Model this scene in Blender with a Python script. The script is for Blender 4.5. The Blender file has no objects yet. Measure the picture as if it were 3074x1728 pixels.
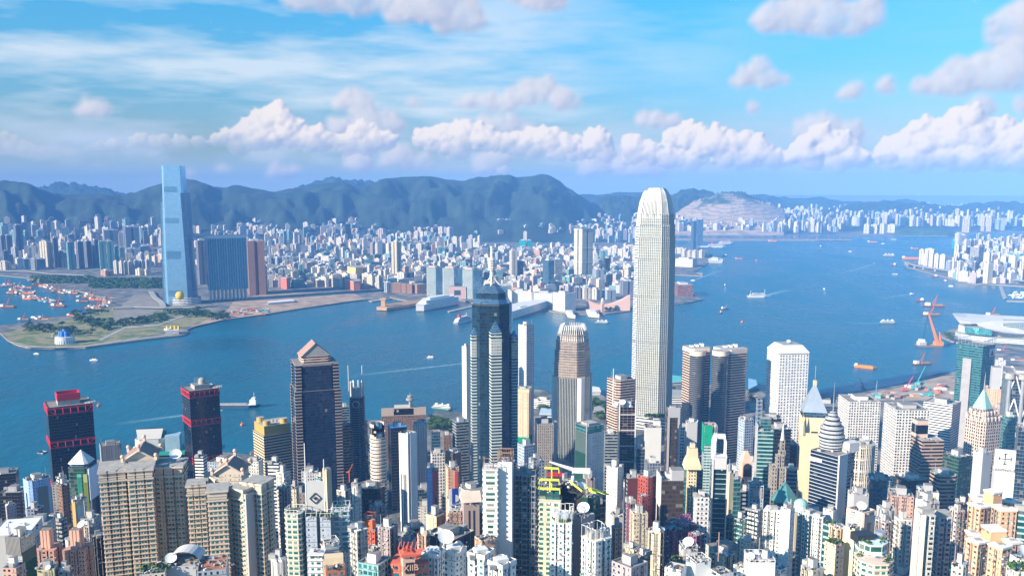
import bpy,math,random
import numpy as np
from mathutils import Vector
R=math.radians
SC=bpy.context.scene
COL=SC.collection
# ---------------------------------------------------------------- camera
F,PY,CH=2800.0,1020.0,415.0  # focal length and axis row in photo pixels, camera height
TH=math.atan((PY-560)/F);CT,ST=math.cos(TH),math.sin(TH)
cd=bpy.data.cameras.new('camera');cam=bpy.data.objects.new('camera',cd);COL.objects.link(cam)
cam.location=(0,0,CH);cam.rotation_euler=(math.pi/2-TH,0,0)
cd.sensor_fit='HORIZONTAL';cd.sensor_width=36;cd.lens=F/3074*36
cd.shift_y=(PY-864)/3074;cd.clip_start=1;cd.clip_end=90000
SC.camera=cam
# ---------------------------------------------------------------- light
SUN_A,SUN_E=57,25  # sun: degrees left of straight-behind, elevation
SUN_DIR=Vector((-math.sin(R(SUN_A))*math.cos(R(SUN_E)),-math.cos(R(SUN_A))*math.cos(R(SUN_E)),math.sin(R(SUN_E))))
sl=bpy.data.lights.new('sun','SUN');sl.energy=5.0;sl.angle=R(.5);sl.color=(1,.86,.68)
so=bpy.data.objects.new('sun',sl);COL.objects.link(so);so.location=(0,0,900)
so.rotation_euler=SUN_DIR.to_track_quat('Z','Y').to_euler()
SC.view_settings.view_transform='Standard';SC.view_settings.look='None'
SC.view_settings.exposure=0.96;SC.view_settings.gamma=1;SC.view_settings.use_curve_mapping=False
SC.cycles.max_bounces=6;SC.cycles.diffuse_bounces=2;SC.cycles.glossy_bounces=3
SC.cycles.volume_bounces=0;SC.cycles.use_denoising=True
def dirpix(u,v):
 r,t=(u-1537)/F,(PY-v)/F
 return r,CT+t*ST,-ST+t*CT
def noise2(rs,h,w,cy,cx):
 g=rs.rand(cy+2,cx+2)
 y=np.linspace(0,cy,h);x=np.linspace(0,cx,w)
 yi=y.astype(int);xi=x.astype(int);fy=(y-yi)[:,None];fx=(x-xi)[None]
 fy=fy*fy*(3-2*fy);fx=fx*fx*(3-2*fx)
 a=g[yi][:,xi];b=g[yi][:,xi+1];c=g[yi+1][:,xi];d=g[yi+1][:,xi+1]
 return(a*(1-fx)+b*fx)*(1-fy)+(c*(1-fx)+d*fx)*fy
def fbm(rs,h,w,cy,cx,o=5):
 s=0;a=1;t=0
 for i in range(o):
  s=s+a*noise2(rs,h,w,int(cy*2**i),int(cx*2**i));t+=a;a*=.52
 return s/t
def blur(a,n):
 for ax in(0,1):
  for _ in range(2):
   c=np.cumsum(np.pad(a,[(n+1,n)if k==ax else(0,0)for k in(0,1)],mode='edge'),axis=ax)
   a=(np.take(c,range(2*n+1,c.shape[ax]),axis=ax)-np.take(c,range(0,c.shape[ax]-2*n-1),axis=ax))/(2*n+1)
 return a
 # clouds: a field of puffs in azimuth/elevation, computed here, used as an environment layer of the sky
AZ,EL,PPD=50.0,24.0,26
CW,CHh=int(2*AZ*PPD),int(EL*PPD)
def to_cl(x,y):  # photo position (2576 wide) -> cloud map px
 dx,dy,dz=dirpix(x*1.1933,y*1.1933)
 az=math.degrees(math.atan2(dx,dy));el=math.degrees(math.atan2(dz,math.hypot(dx,dy)))
 return(az+AZ)*PPD,el*PPD
def clouds():
 rs=np.random.RandomState(7);rnd=random.Random(3)
 yy,xx=np.mgrid[0:CHh,0:CW].astype(np.float32)
 wx=(fbm(rs,CHh,CW,30,125,4)-.5)*18+(fbm(rs,CHh,CW,90,380,3)-.5)*7
 wy=(fbm(rs,CHh,CW,30,125,4)-.5)*18+(fbm(rs,CHh,CW,90,380,3)-.5)*7
 sc=PPD*180/math.pi*1.1933/F  # map px per photo px(2576)
 def layer(puffs,kids,squash=.85):
  H=np.full((CHh,CW),-99.,np.float32);BY=np.zeros((CHh,CW),np.float32)
  allp=[]
  for(x,y,r,base)in puffs:
   cx,cy=to_cl(x,y);rr=r*sc*1.05;by=to_cl(x,base)[1]
   allp.append((cx,cy,rr,0,by))
   for k in range(kids):
    a=rnd.uniform(-.5,3.64);q=rnd.uniform(.45,1.0)
    r2=rr*rnd.uniform(.28,.55)
    allp.append((cx+math.cos(a)*rr*q,cy+math.sin(a)*rr*q*.9,r2,rnd.uniform(0,.5)*rr,by))
    for j in range(3):
     a2=rnd.uniform(0,6.28)
     allp.append((cx+math.cos(a)*rr*q+math.cos(a2)*r2*.9,cy+math.sin(a)*rr*q*.9+math.sin(a2)*r2*.9,r2*rnd.uniform(.3,.5),rnd.uniform(.2,.6)*rr,by))
  for(cx,cy,rr,zo,by)in allp:
   x0,x1=max(0,int(cx-rr-16)),min(CW,int(cx+rr+16));y0,y1=max(0,int(cy-rr-16)),min(CHh,int(cy+rr+16))
   if x1<=x0 or y1<=y0:continue
   X=xx[y0:y1,x0:x1]+wx[y0:y1,x0:x1]*min(1,rr/20);Y=yy[y0:y1,x0:x1]+wy[y0:y1,x0:x1]*min(1,rr/20)
   d2=((X-cx)**2+((Y-cy)/squash)**2)
   h=np.sqrt(np.maximum(rr*rr-d2,0))+zo-np.where(d2>rr*rr,999,0)
   h=np.where(Y<by,-99,h)
   m=h>H[y0:y1,x0:x1]
   H[y0:y1,x0:x1][m]=h[m];BY[y0:y1,x0:x1][m]=by
  return H,BY
 def shade(H,soft,lo,hi,rim,flat):
  a=(H>-50).astype(np.float32);a=blur(a,soft)
  Hf=np.where(H>-50,H,0);Hf=blur(Hf,max(1,soft//2+1))*.55+blur(Hf,5+soft)*.45
  gy,gx=np.gradient(Hf);n=1/np.sqrt(gx*gx+gy*gy+1)
  l=(-gx*-.72+-gy*.55+.42)*n
  l=np.clip(l*.62+.30+(fbm(rs,CHh,CW,50,210,4)-.5)*.35,0,1)
  return a,l
 img=np.zeros((CHh,CW,4),np.float32)
 el=yy/PPD
 # cirrus streaks, mostly left and centre
 n1=fbm(rs,CHh,CW,14,10,5);n2=fbm(rs,CHh,CW,40,30,4)
 w=n1*.7+n2*.3
 azm=xx/PPD-AZ
 amt=np.clip(1.15-(azm+8)/22,.12,1)*np.clip((el-1.5)/2.5,0,1)*np.clip(1.3-(el-7)/8,.3,1)
 ci=np.clip((w-.40)*3.6,0,1)*amt*.80
 C=np.array([.78,.89,1.0])*1.0
 img[...,:3]=C;img[...,3]=ci
 def over(col,a):
  A=img[...,3:4];a=a[...,None];oa=a+A*(1-a)
  img[...,:3]=np.where(oa>1e-4,(col*a+img[...,:3]*A*(1-a))/np.maximum(oa,1e-4),col)
  img[...,3:4]=oa
  # grey-blue haze bank behind the cumulus row
 nb=fbm(rs,CHh,CW,10,22,5)
 bank=np.clip(1-np.abs(el-2.6)/1.9,0,1)*np.clip((nb-.33)*2.6,0,1)*.85
 over(np.ones((CHh,CW,3))*np.array([.52,.70,.92]),bank)
 over(np.ones((CHh,CW,3))*np.array([.50,.71,.97]),np.clip(1.15-el/1.9,0,1)*.85)
 wz=fbm(rs,CHh,CW,26,34,5)
 over(np.ones((CHh,CW,3))*np.array([.74,.80,.96]),np.clip((wz-.46)*4,0,1)*np.clip(1-np.abs(el-1.9)/1.9,0,1)*.5)
 soft=[(1960,45,42,95),(2020,38,48,95),(2090,38,52,97),(2150,50,42,92),(2185,20,28,80),(1910,172,24,222),(1880,196,24,220),(1930,200,26,222),(1965,202,14,218),(1850,205,12,218),
 (1370,226,27,275),(1330,242,30,278),(1280,254,26,280),(1230,258,24,280),(1180,259,18,280),(1410,250,28,278),(1442,262,16,276),(1150,262,10,275),
 (2545,180,55,240),(2485,192,42,238),(2425,196,38,238),(2370,212,28,240),(2320,222,20,240),(2565,120,42,240),(2535,85,30,200),(2590,50,55,200),(2576,262,20,290),
 (230,276,24,296),(255,268,16,290),(200,283,12,294),(1650,306,24,335),(1615,302,20,330),(1690,308,18,330),(2225,222,20,246),(2140,232,22,252),(2120,240,14,252),(1890,276,14,292),
 (780,-10,70,30),(880,-5,60,40),(1080,0,90,60),(1150,40,60,85),(1010,20,50,60),(1360,-10,55,25),(1310,-12,30,20),(900,255,30,275),(860,262,22,275),(1040,262,14,270),
 (2080,335,44,372),(2030,330,30,372),(2130,350,34,380),(2460,275,26,300),(2440,290,22,310),(1270,320,30,340),(1220,318,22,335),(930,318,45,345),(985,315,30,340),(850,320,26,340),(1330,330,20,345),
 (1000,410,40,425),(1060,405,25,425),(900,412,35,428),(1230,425,40,440),(1620,430,60,445),(1500,428,40,444),(700,440,26,452),(740,430,14,445),(560,430,14,440),(480,440,12,450)]
 H,_=layer(soft,7)
 a,l=shade(H,5,0,0,0,0)
 a=np.clip(a*1.25-.12,0,1)*(.55+.6*fbm(rs,CHh,CW,24,100,4));l=l[...,None]
 over((1-l)*np.array([.46,.53,.74])+l*np.array([.90,.88,.93]),np.clip(a,0,.9))
 hard=[(700,293,30,384),(662,310,27,384),(622,327,29,384),(585,345,26,384),(552,357,20,380),(720,330,30,384),(650,350,34,386),(600,366,22,384),(742,358,22,380),
 (780,356,34,384),(832,360,26,388),(905,334,27,388),(880,364,30,388),(942,350,28,388),(975,360,22,386),(800,370,24,386),(915,372,26,390),
 (1070,350,26,390),(1112,345,31,398),(1160,340,34,398),(1202,352,33,398),(1242,362,28,392),(1150,372,30,400),(1100,375,22,392),(1282,362,26,392),(1330,357,27,396),(1382,358,33,410),(1432,366,30,414),(1500,362,33,416),(1462,386,25,416),(1402,388,24,412),(1520,388,22,416),(1300,382,24,394),(1345,382,24,398),
 (1590,370,27,412),(1632,386,28,420),(1692,352,22,420),(1730,348,32,426),(1756,333,18,420),(1792,360,38,430),(1852,366,34,430),(1832,396,30,432),(1902,386,33,432),(1942,402,26,430),(1682,402,27,430),(1742,405,28,432),(1590,402,18,415),(1880,404,26,432),
 (2020,386,33,436),(2060,350,30,420),(2102,372,34,436),(2142,396,30,438),(2042,408,25,438),(2112,414,24,438),(2165,404,14,436),
 (2235,386,30,438),(2280,366,33,438),(2340,350,43,440),(2400,335,46,440),(2460,340,46,440),(2502,328,28,440),(2530,370,40,440),(2560,402,38,440),(2450,390,45,440),(2380,392,40,440),(2302,402,36,440),(2500,408,30,440),(2250,414,20,440),(2575,350,30,440),(2620,360,50,440),(2680,380,40,440),
 (22,366,20,392),(60,378,16,394),(8,352,14,392),(100,384,14,396),(250,374,14,386),(285,368,14,388),(225,380,10,388),(350,362,20,378),(400,364,22,380),(450,366,20,380),(505,360,16,376),(-40,360,30,392),(-100,370,40,392),(1265,436,14,446),(925,345,0,0)]
 hard=[p for p in hard if p[2]>0]
 H,BY=layer(hard,12)
 a,l=shade(H,2,0,0,0,0)
 ero=fbm(rs,CHh,CW,90,375,4)
 a=np.clip((a-.5)*1.6+.62-(ero-.42)*1.3*(1-np.clip((a-.75)*4,0,1)),0,1)
 up=np.clip((yy-BY)/(46*sc),0,1)
 l=np.clip((l*1.25-.14+(ero-.5)*.25)*(.30+.78*up),0,1)[...,None]
 left=np.clip((azm+28)/14,.35,1)
 k=np.clip(l*1.3,0,1)
 col=(1-k)*np.array([.40,.51,.75])+k*np.array([1.0,.94,.92])
 over(col,np.clip(a*1.2-.1,0,1)*np.clip(left+.0,0,1)*(.62+.38*up))
 im=bpy.data.images.new('cloud_layer',CW,CHh,alpha=True,float_buffer=True)
 im.colorspace_settings.name='Non-Color';im.alpha_mode='CHANNEL_PACKED'
 im.pixels.foreach_set(img.astype(np.float32).ravel());im.update()
 return im
class NT:
 def __init__(s,nt):s.nt=nt;s.L=nt.links.new
 def n(s,t,ins=None,**kw):
  nd=s.nt.nodes.new('ShaderNode'+t)
  for k,v in kw.items():setattr(nd,k,v)
  for k,v in(ins or{}).items():
   if isinstance(v,bpy.types.NodeSocket):s.L(v,nd.inputs[k])
   else:nd.inputs[k].default_value=v
  return nd
 def m(s,op,a,b=0.0,c=None):
  ins={0:a,1:b}
  if c is not None:ins[2]=c
  return s.n('Math',ins,operation=op).outputs[0]
 def mix(s,f,a,b):
  nd=s.nt.nodes.new('ShaderNodeMix');nd.data_type='RGBA'
  for k,v in((0,f),(6,a),(7,b)):
   if isinstance(v,bpy.types.NodeSocket):s.L(v,nd.inputs[k])
   else:nd.inputs[k].default_value=(*v,1)if(k>0 and len(v)==3)else v
  return nd.outputs[2]
 def mul(s,a,b):
  nd=s.nt.nodes.new('ShaderNodeMix');nd.data_type='RGBA';nd.blend_type='MULTIPLY';nd.inputs[0].default_value=1
  for k,v in((6,a),(7,b)):
   if isinstance(v,bpy.types.NodeSocket):s.L(v,nd.inputs[k])
   else:nd.inputs[k].default_value=(*v,1)
  return nd.outputs[2]
W=bpy.data.worlds.new('World');SC.world=W;W.use_nodes=True
W.node_tree.nodes.clear();T=NT(W.node_tree)
sky=T.n('TexSky',sky_type='NISHITA',sun_disc=False,sun_elevation=R(SUN_E),sun_rotation=R(180+SUN_A),altitude=400,air_density=1.0,dust_density=.6,ozone_density=2.2)
geo=T.n('TexCoord').outputs['Generated']
sp=T.n('SeparateXYZ',{0:geo})
az=T.m('ARCTAN2',sp.outputs[0],sp.outputs[1])
el=T.m('ARCSINE',sp.outputs[2])
uu=T.m('DIVIDE',T.m('PINGPONG',T.m('ADD',T.m('MULTIPLY',az,180/math.pi),AZ+400),2*AZ),2*AZ)
# azimuth -AZ..AZ maps to 0..1 (offset 400 = 4 half periods)
vv=T.m('DIVIDE',T.m('MULTIPLY',el,180/math.pi),EL)
uv=T.n('CombineXYZ',{0:uu,1:vv}).outputs[0]
ti=T.n('TexImage',{0:uv},extension='EXTEND',interpolation='Linear');ti.image=clouds()
fade=T.m('MULTIPLY',T.m('SMOOTH_MIN',T.m('MAXIMUM',T.m('MULTIPLY',T.m('SUBTRACT',1.0,vv),6),0),1,.1),T.m('GREATER_THAN',vv,-.02))
fade=T.m('MINIMUM',fade,1)
ramp=T.n('ValToRGB',{0:T.m('DIVIDE',T.m('MULTIPLY',el,180/math.pi),20)})
E=ramp.color_ramp.elements
E[0].position=0;E[0].color=(.60,.86,1.22,1);E[1].position=1;E[1].color=(.46,1.66,2.1,1)
for p,c in((.15,(.78,1.0,1.30)),(.35,(.60,1.28,1.62)),(.6,(.42,1.58,2.02))):
 e=E.new(p);e.color=(*c,1)
base=T.mul(sky.outputs[0],ramp.outputs[0])
cl=T.mul(ti.outputs[0],(10.4,10.2,10.1))
mixc=T.mix(T.m('MULTIPLY',ti.outputs[1],fade),base,cl)
bg=T.n('Background',{0:mixc,1:.050})
T.L(bg.outputs[0],T.n('OutputWorld').inputs[0])
# ---------------------------------------------------------------- materials
_mc={}
def newmat(name):
 m=bpy.data.materials.new(name);m.use_nodes=True;m.node_tree.nodes.clear();return m,NT(m.node_tree)
def out(T,sh):T.L(sh,T.n('OutputMaterial').inputs[0])
def plain(col,rough=.8,metal=0,var=.25,scale=.12,spec=.3):
 k=('p',col,rough,metal,var,scale)
 if k in _mc:return _mc[k]
 m,T=newmat('plain');tc=T.n('TexCoord').outputs['Object']
 n=T.n('TexNoise',{'Vector':tc,'Scale':scale,'Detail':4.0,'Roughness':.6}).outputs[0]
 f=T.m('ADD',T.m('MULTIPLY',n,var*2),1-var)
 c=T.mul(col,T.n('CombineXYZ',{0:f,1:f,2:f}).outputs[0])
 p=T.n('BsdfPrincipled',{'Base Color':c,'Roughness':rough,'Metallic':metal,'Specular IOR Level':spec})
 out(T,p.outputs[0]);_mc[k]=m;return m
def fac(wall,glass=(.03,.06,.08),wx=.6,wy=.5,metal=.45,rough=.12,colp=0.,cur=.12,ledge=None,lw=.14,tilt=.02,oy=0.,gv=.8):
 """wall with a window grid; UVs count bays and storeys"""
 k=('f',wall,glass,wx,wy,metal,rough,colp,cur,ledge,lw,tilt,oy,gv)
 if k in _mc:return _mc[k]
 m,T=newmat('facade');tc=T.n('TexCoord');s=T.n('SeparateXYZ',{0:tc.outputs['UV']})
 u,v=s.outputs[0],s.outputs[1]
 fu,fv=T.m('FLOOR',u),T.m('FLOOR',v)
 ru,rv=T.m('FRACT',u),T.m('FRACT',v)
 w1=T.n('TexWhiteNoise',{'Vector':T.n('CombineXYZ',{0:fu,1:fv}).outputs[0]},noise_dimensions='2D')
 w2=T.n('TexWhiteNoise',{'W':fu},noise_dimensions='1D').outputs[0]
 w3=T.n('TexWhiteNoise',{'Vector':T.n('CombineXYZ',{0:fu,1:fv,2:7.3}).outputs[0]},noise_dimensions='3D').outputs[0]
 half=T.m('MULTIPLY',T.m('ADD',T.m('MULTIPLY',T.m('GREATER_THAN',w2,colp),.68),.32),wx/2)if colp>0 else wx/2
 mx=T.m('LESS_THAN',T.m('ABSOLUTE',T.m('SUBTRACT',ru,.5)),half)
 if wx<.8 and wy<.8:half=T.m('MULTIPLY',half,T.m('ADD',T.m('MULTIPLY',T.m('POWER',w3,2),-.5),1.08));mx=T.m('LESS_THAN',T.m('ABSOLUTE',T.m('SUBTRACT',ru,T.m('ADD',T.m('MULTIPLY',w2,.16),.42))),half)
 my=T.m('LESS_THAN',T.m('ABSOLUTE',T.m('SUBTRACT',rv,.5+oy)),wy/2)
 mask=T.m('MULTIPLY',mx,my)if(wx<1 and wy<1)else(my if wx>=1 else mx)
 n=T.n('TexNoise',{'Vector':tc.outputs['Object'],'Scale':.035,'Detail':5.0,'Roughness':.65}).outputs[0]
 st=T.n('Mapping',{0:tc.outputs['Object'],3:(.9,.9,.03)}).outputs[0]
 n2=T.n('TexNoise',{'Vector':st,'Scale':.8,'Detail':3.0}).outputs[0]
 f=T.m('ADD',T.m('ADD',T.m('MULTIPLY',n,.40),T.m('MULTIPLY',n2,.34)),.60)
 if wx<.8 and wy<.8:f=T.m('MULTIPLY',f,T.m('SUBTRACT',1,T.m('MULTIPLY',T.m('MULTIPLY',T.m('LESS_THAN',rv,.2),T.m('GREATER_THAN',w3,.55)),.45)))
 wc=T.mul(wall,T.n('CombineXYZ',{0:f,1:f,2:f}).outputs[0])
 if ledge:wc=T.mix(T.m('LESS_THAN',rv,lw),wc,ledge)
 g=T.m('ADD',T.m('MULTIPLY',w1.outputs[0],gv),1-gv/2)
 gc=T.mul(glass,T.n('CombineXYZ',{0:g,1:g,2:g}).outputs[0])
 sp=T.n('SeparateColor',{0:w1.outputs[1]})
 if cur>0:gc=T.mix(T.m('MULTIPLY',T.m('LESS_THAN',sp.outputs[1],cur),.55),gc,(.50,.48,.42))
 bc=T.mix(mask,wc,gc)
 ro=T.m('ADD',T.m('MULTIPLY',mask,rough-.85),.85)
 me=T.m('MULTIPLY',mask,metal)
 gn=T.n('NewGeometry').outputs['Normal']
 va=T.n('VectorMath',{0:w1.outputs[1],1:(.5,.5,.5)},operation='SUBTRACT').outputs[0]
 vs=T.n('VectorMath',{0:va,3:tilt},operation='SCALE').outputs[0]
 vm=T.n('VectorMath',{0:vs,1:T.n('CombineXYZ',{0:mask,1:mask,2:mask}).outputs[0]},operation='MULTIPLY').outputs[0]
 nn=T.n('VectorMath',{0:T.n('VectorMath',{0:gn,1:vm},operation='ADD').outputs[0]},operation='NORMALIZE').outputs[0]
 p=T.n('BsdfPrincipled',{'Base Color':bc,'Roughness':ro,'Metallic':me,'Normal':nn,'Specular IOR Level':.5})
 out(T,p.outputs[0]);_mc[k]=m;return m
CONC=plain((.34,.34,.33));ROOF=plain((.24,.23,.22),var=.45,scale=.3);ROOFL=plain((.38,.37,.35),var=.55,scale=.35)
WHITE=plain((.72,.71,.69),.6,var=.15);DARK=plain((.03,.035,.04),.5);STEEL=plain((.55,.57,.6),.35,.6)
RED=plain((.62,.035,.06),.5);GREEN=plain((.0,.30,.17),.8,var=.4);YEL=plain((.78,.80,.10),.5)
ORANGE=plain((.75,.17,.06),.6);TILE=plain((.42,.17,.10),.8,var=.4);DISHM=plain((.78,.80,.84),.4)
POOL=plain((.06,.30,.55),.2);LEAF=plain((.05,.12,.03),.8,var=.7,scale=.2);BLUE=plain((.02,.06,.35),.5)
GLASS={'dk':(.03,.06,.09),'bl':(.10,.28,.42),'te':(.05,.24,.26),'br':(.09,.06,.04),'gr':(.05,.16,.12),'bk':(.012,.016,.022),'pl':(.25,.40,.48),'rs':(.09,.12,.13)}
def S(wall,g='dk',wx=.55,wy=.48,**k):
 return fac(wall,GLASS[g],wx,wy,**k)
W1=(.66,.63,.57)
STY={
'white':lambda:S(W1,'rs',.56,.42,colp=.25,metal=.15,cur=.3),'whitep':lambda:S((.74,.72,.69),'rs',.34,.34,colp=.4,metal=.15,cur=.2),
'cream':lambda:S((.70,.60,.45),'rs',.46,.38,colp=.3,metal=.15,cur=.25),'beige':lambda:S((.64,.52,.39),'te',.78,.46,colp=.15,ledge=(.72,.52,.42),lw=.16,oy=.06),
'pink':lambda:S((.56,.35,.28),'dk',.5,.42,colp=.3),'salmon':lambda:S((.78,.46,.32),'dk',.42,.38,colp=.3),
'orange':lambda:S((.80,.46,.27),'rs',.5,.42,colp=.35,ledge=(.8,.7,.6),lw=.06),'mauve':lambda:S((.42,.36,.38),'dk',.42,.4,colp=.3),
'grey':lambda:S((.40,.41,.42),'dk',.5,.42,colp=.2),'greyb':lambda:S((.48,.48,.48),'bk',1,.46),'stone':lambda:S((.36,.32,.28),'bk',.4,.5),
'brown':lambda:S((.24,.15,.11),'bk',.5,.45,colp=.2),'brick':lambda:S((.36,.07,.045),'bk',.45,.45,colp=.2),'purple':lambda:S((.26,.09,.17),'bk',.5,.4,colp=.2),
'blue':lambda:S((.34,.50,.82),'dk',.3,.4,colp=.55),'bluegrey':lambda:S((.42,.50,.60),'dk',.6,.45),'teal':lambda:S((.10,.2,.22),'te',.94,.72,metal=.7,tilt=.04),
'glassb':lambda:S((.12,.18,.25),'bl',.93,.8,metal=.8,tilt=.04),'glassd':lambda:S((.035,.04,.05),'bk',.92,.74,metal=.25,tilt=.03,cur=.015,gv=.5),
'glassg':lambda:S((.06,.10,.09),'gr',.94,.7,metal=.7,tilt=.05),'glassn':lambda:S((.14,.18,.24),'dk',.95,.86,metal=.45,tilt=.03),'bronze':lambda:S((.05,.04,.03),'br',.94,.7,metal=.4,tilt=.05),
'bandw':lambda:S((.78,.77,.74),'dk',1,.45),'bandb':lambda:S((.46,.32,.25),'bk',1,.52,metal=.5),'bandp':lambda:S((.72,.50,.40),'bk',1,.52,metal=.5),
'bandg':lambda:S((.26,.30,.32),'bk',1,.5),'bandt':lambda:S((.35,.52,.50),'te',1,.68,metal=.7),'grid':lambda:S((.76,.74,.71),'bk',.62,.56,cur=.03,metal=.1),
'gridd':lambda:S((.66,.66,.67),'dk',.46,.46,cur=.05),'fins':lambda:S((.62,.62,.6),'bk',.6,1),'lattice':lambda:S((.70,.65,.56),'bk',.62,.86,cur=.02),
'blank':lambda:plain((.60,.59,.57),.8,var=.14,scale=.05),'blankg':lambda:plain((.44,.44,.45),.8,var=.16,scale=.05),'blankc':lambda:plain((.72,.58,.38),.8,var=.12,scale=.05),
'blankt':lambda:plain((.42,.32,.30),.8,var=.12,scale=.05),'blanky':lambda:plain((.78,.70,.42),.8,var=.1,scale=.05),'net':lambda:plain((.05,.07,.10),.9,var=.5,scale=.2),
'greennet':lambda:GREEN,'gold':lambda:plain((.72,.50,.18),.4,.3),'whiteb':lambda:plain((.76,.75,.73),.7,var=.08,scale=.06),
'steps':lambda:S((.62,.50,.42),'bk',.55,.6,cur=.02),
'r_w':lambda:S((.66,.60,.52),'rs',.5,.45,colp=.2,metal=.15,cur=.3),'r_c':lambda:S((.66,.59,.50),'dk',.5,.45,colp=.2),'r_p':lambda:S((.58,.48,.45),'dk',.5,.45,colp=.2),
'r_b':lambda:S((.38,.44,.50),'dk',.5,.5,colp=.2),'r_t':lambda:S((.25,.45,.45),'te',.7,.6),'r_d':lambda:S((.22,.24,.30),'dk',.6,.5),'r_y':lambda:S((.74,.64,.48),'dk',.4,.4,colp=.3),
'r_o':lambda:S((.62,.36,.25),'dk',.5,.4,colp=.2),'tealnet':lambda:plain((.0,.34,.34),.8,var=.4),
}
FH={'glassb':4,'glassd':4,'glassg':4,'glassn':4,'bronze':4,'teal':4,'bandw':3.6,'bandb':3.9,'bandp':3.9,'bandg':3.8,'bandt':3.9,'grid':3.7,'gridd':3.7,'stone':3.8,'lattice':3.8,'steps':3.8}
def mat(s):return s if not isinstance(s,str)else STY[s]()
for k in STY:
 STY[k]=(lambda f:(lambda c=[]:(c or c.append(f())or c)[0]))(STY[k])
 # ---------------------------------------------------------------- mesh builder
class M:
 def __init__(s):s.v=[];s.f=[];s.uv=[];s.mi=[];s.ms=[];s.wall=0
 def slot(s,m):
  m=mat(m)
  if m not in s.ms:s.ms.append(m)
  return s.ms.index(m)
 def face(s,pts,m,uv=None):
  b=len(s.v);s.v+=[tuple(p)for p in pts];s.f.append(tuple(range(b,b+len(pts))))
  s.uv+=uv or[(0,0)]*len(pts);s.mi.append(s.slot(m))
 def prism(s,P,z0,z1,side,top=None,pu=3.,ph=3.1,T=None,bottom=False):
  T=T or P;n=len(P);nf=max(1,round((z1-z0)/ph))
  for i in range(n):
   a,b=P[i],P[(i+1)%n];c,d=T[(i+1)%n],T[i]
   L=math.hypot(b[0]-a[0],b[1]-a[1])
   if L<.01:continue
   nb=max(1,round(L/pu));u0=s.wall*64;s.wall+=1
   s.face([(a[0],a[1],z0),(b[0],b[1],z0),(c[0],c[1],z1),(d[0],d[1],z1)],side,
   [(u0,0),(u0+nb,0),(u0+nb,nf),(u0,nf)])
  if top:s.face([(x,y,z1)for x,y in T],top)
  if bottom:s.face([(x,y,z0)for x,y in P][::-1],side)
  return s
 def box(s,x,y,z,sx,sy,sz,m,rot=0,top=None,pu=3.,ph=3.1):
  c,q=math.cos(rot),math.sin(rot)
  P=[(x+a*c-b*q,y+a*q+b*c)for a,b in((-sx/2,-sy/2),(sx/2,-sy/2),(sx/2,sy/2),(-sx/2,sy/2))]
  return s.prism(P,z,z+sz,m,top or m,pu,ph,bottom=True)
 def tube(s,p0,p1,r,m,n=6,r1=None):
  p0,p1=Vector(p0),Vector(p1);d=(p1-p0).normalized();r1=r if r1 is None else r1
  a=d.orthogonal().normalized();b=d.cross(a)
  c0=[p0+(a*math.cos(t)+b*math.sin(t))*r for t in[6.2832*i/n for i in range(n)]]
  c1=[p1+(a*math.cos(t)+b*math.sin(t))*r1 for t in[6.2832*i/n for i in range(n)]]
  for i in range(n):s.face([c0[i],c0[(i+1)%n],c1[(i+1)%n],c1[i]],m)
  s.face(c1,m);s.face(c0[::-1],m);return s
 def cyl(s,x,y,z0,z1,r,m,n=20,r1=None,top=None,pu=3.,ph=3.1):
  P=[(x+r*math.cos(t),y+r*math.sin(t))for t in[6.2832*i/n for i in range(n)]]
  q=r if r1 is None else r1
  Q=[(x+q*math.cos(t),y+q*math.sin(t))for t in[6.2832*i/n for i in range(n)]]
  nb=s.wall;s.prism(P,z0,z1,m,top or m,pu,ph,T=Q);return s
 def dome(s,x,y,z,r,h,m,n=12,k=5):
  for i in range(k):
   a,b=math.pi/2*i/k,math.pi/2*(i+1)/k
   s.cyl(x,y,z+h*math.sin(a),z+h*math.sin(b),r*math.cos(a),m,n,r1=max(.02,r*math.cos(b)))
  return s
 def ball(s,x,y,z,r,m,n=12,k=8):
  for i in range(k):
   a,b=-math.pi/2+math.pi*i/k,-math.pi/2+math.pi*(i+1)/k
   s.cyl(x,y,z+r*math.sin(a),z+r*math.sin(b),max(.02,r*math.cos(a)),m,n,r1=max(.02,r*math.cos(b)))
  return s
 def ring(s,P,z,t,o,m):
  """a ledge running round an outline"""
  Q=offs(P,o);return s.prism(Q,z,z+t,m,m,1e3,1e3,bottom=True)
 def data(s,name):
  me=bpy.data.meshes.new(name);me.from_pydata(s.v,[],s.f)
  for m in s.ms:me.materials.append(m)
  me.polygons.foreach_set('material_index',s.mi)
  l=me.uv_layers.new(name='UVMap');l.data.foreach_set('uv',np.array(s.uv,np.float32).ravel())
  me.update();return me
 def obj(s,name,parent=None,label=None):
  o=bpy.data.objects.new(name,s.data(name));COL.objects.link(o)
  if parent:o.parent=parent
  if label:o['label']=label
  return o
def offs(P,o):
 n=len(P);Q=[]
 for i in range(n):
  p0,p1,p2=Vector(P[i-1]),Vector(P[i]),Vector(P[(i+1)%n])
  d1=(p1-p0).normalized();d2=(p2-p1).normalized()
  n1=Vector((d1.y,-d1.x));n2=Vector((d2.y,-d2.x));q=n1+n2
  k=q.length_squared
  q=n1 if k<.05 else q*(2/k)
  if q.length>3:q=q.normalized()*3
  Q.append((p1.x+q.x*o,p1.y+q.y*o))
 return Q
def ccw(P):
 a=sum(P[i][0]*P[(i+1)%len(P)][1]-P[(i+1)%len(P)][0]*P[i][1]for i in range(len(P)))
 return P if a>0 else P[::-1]
def thing(name,label,cat,loc,group=None,kind=None):
 o=bpy.data.objects.new(name,None);COL.objects.link(o);o.location=loc;tag(o,label,cat,group,kind);return o
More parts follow.
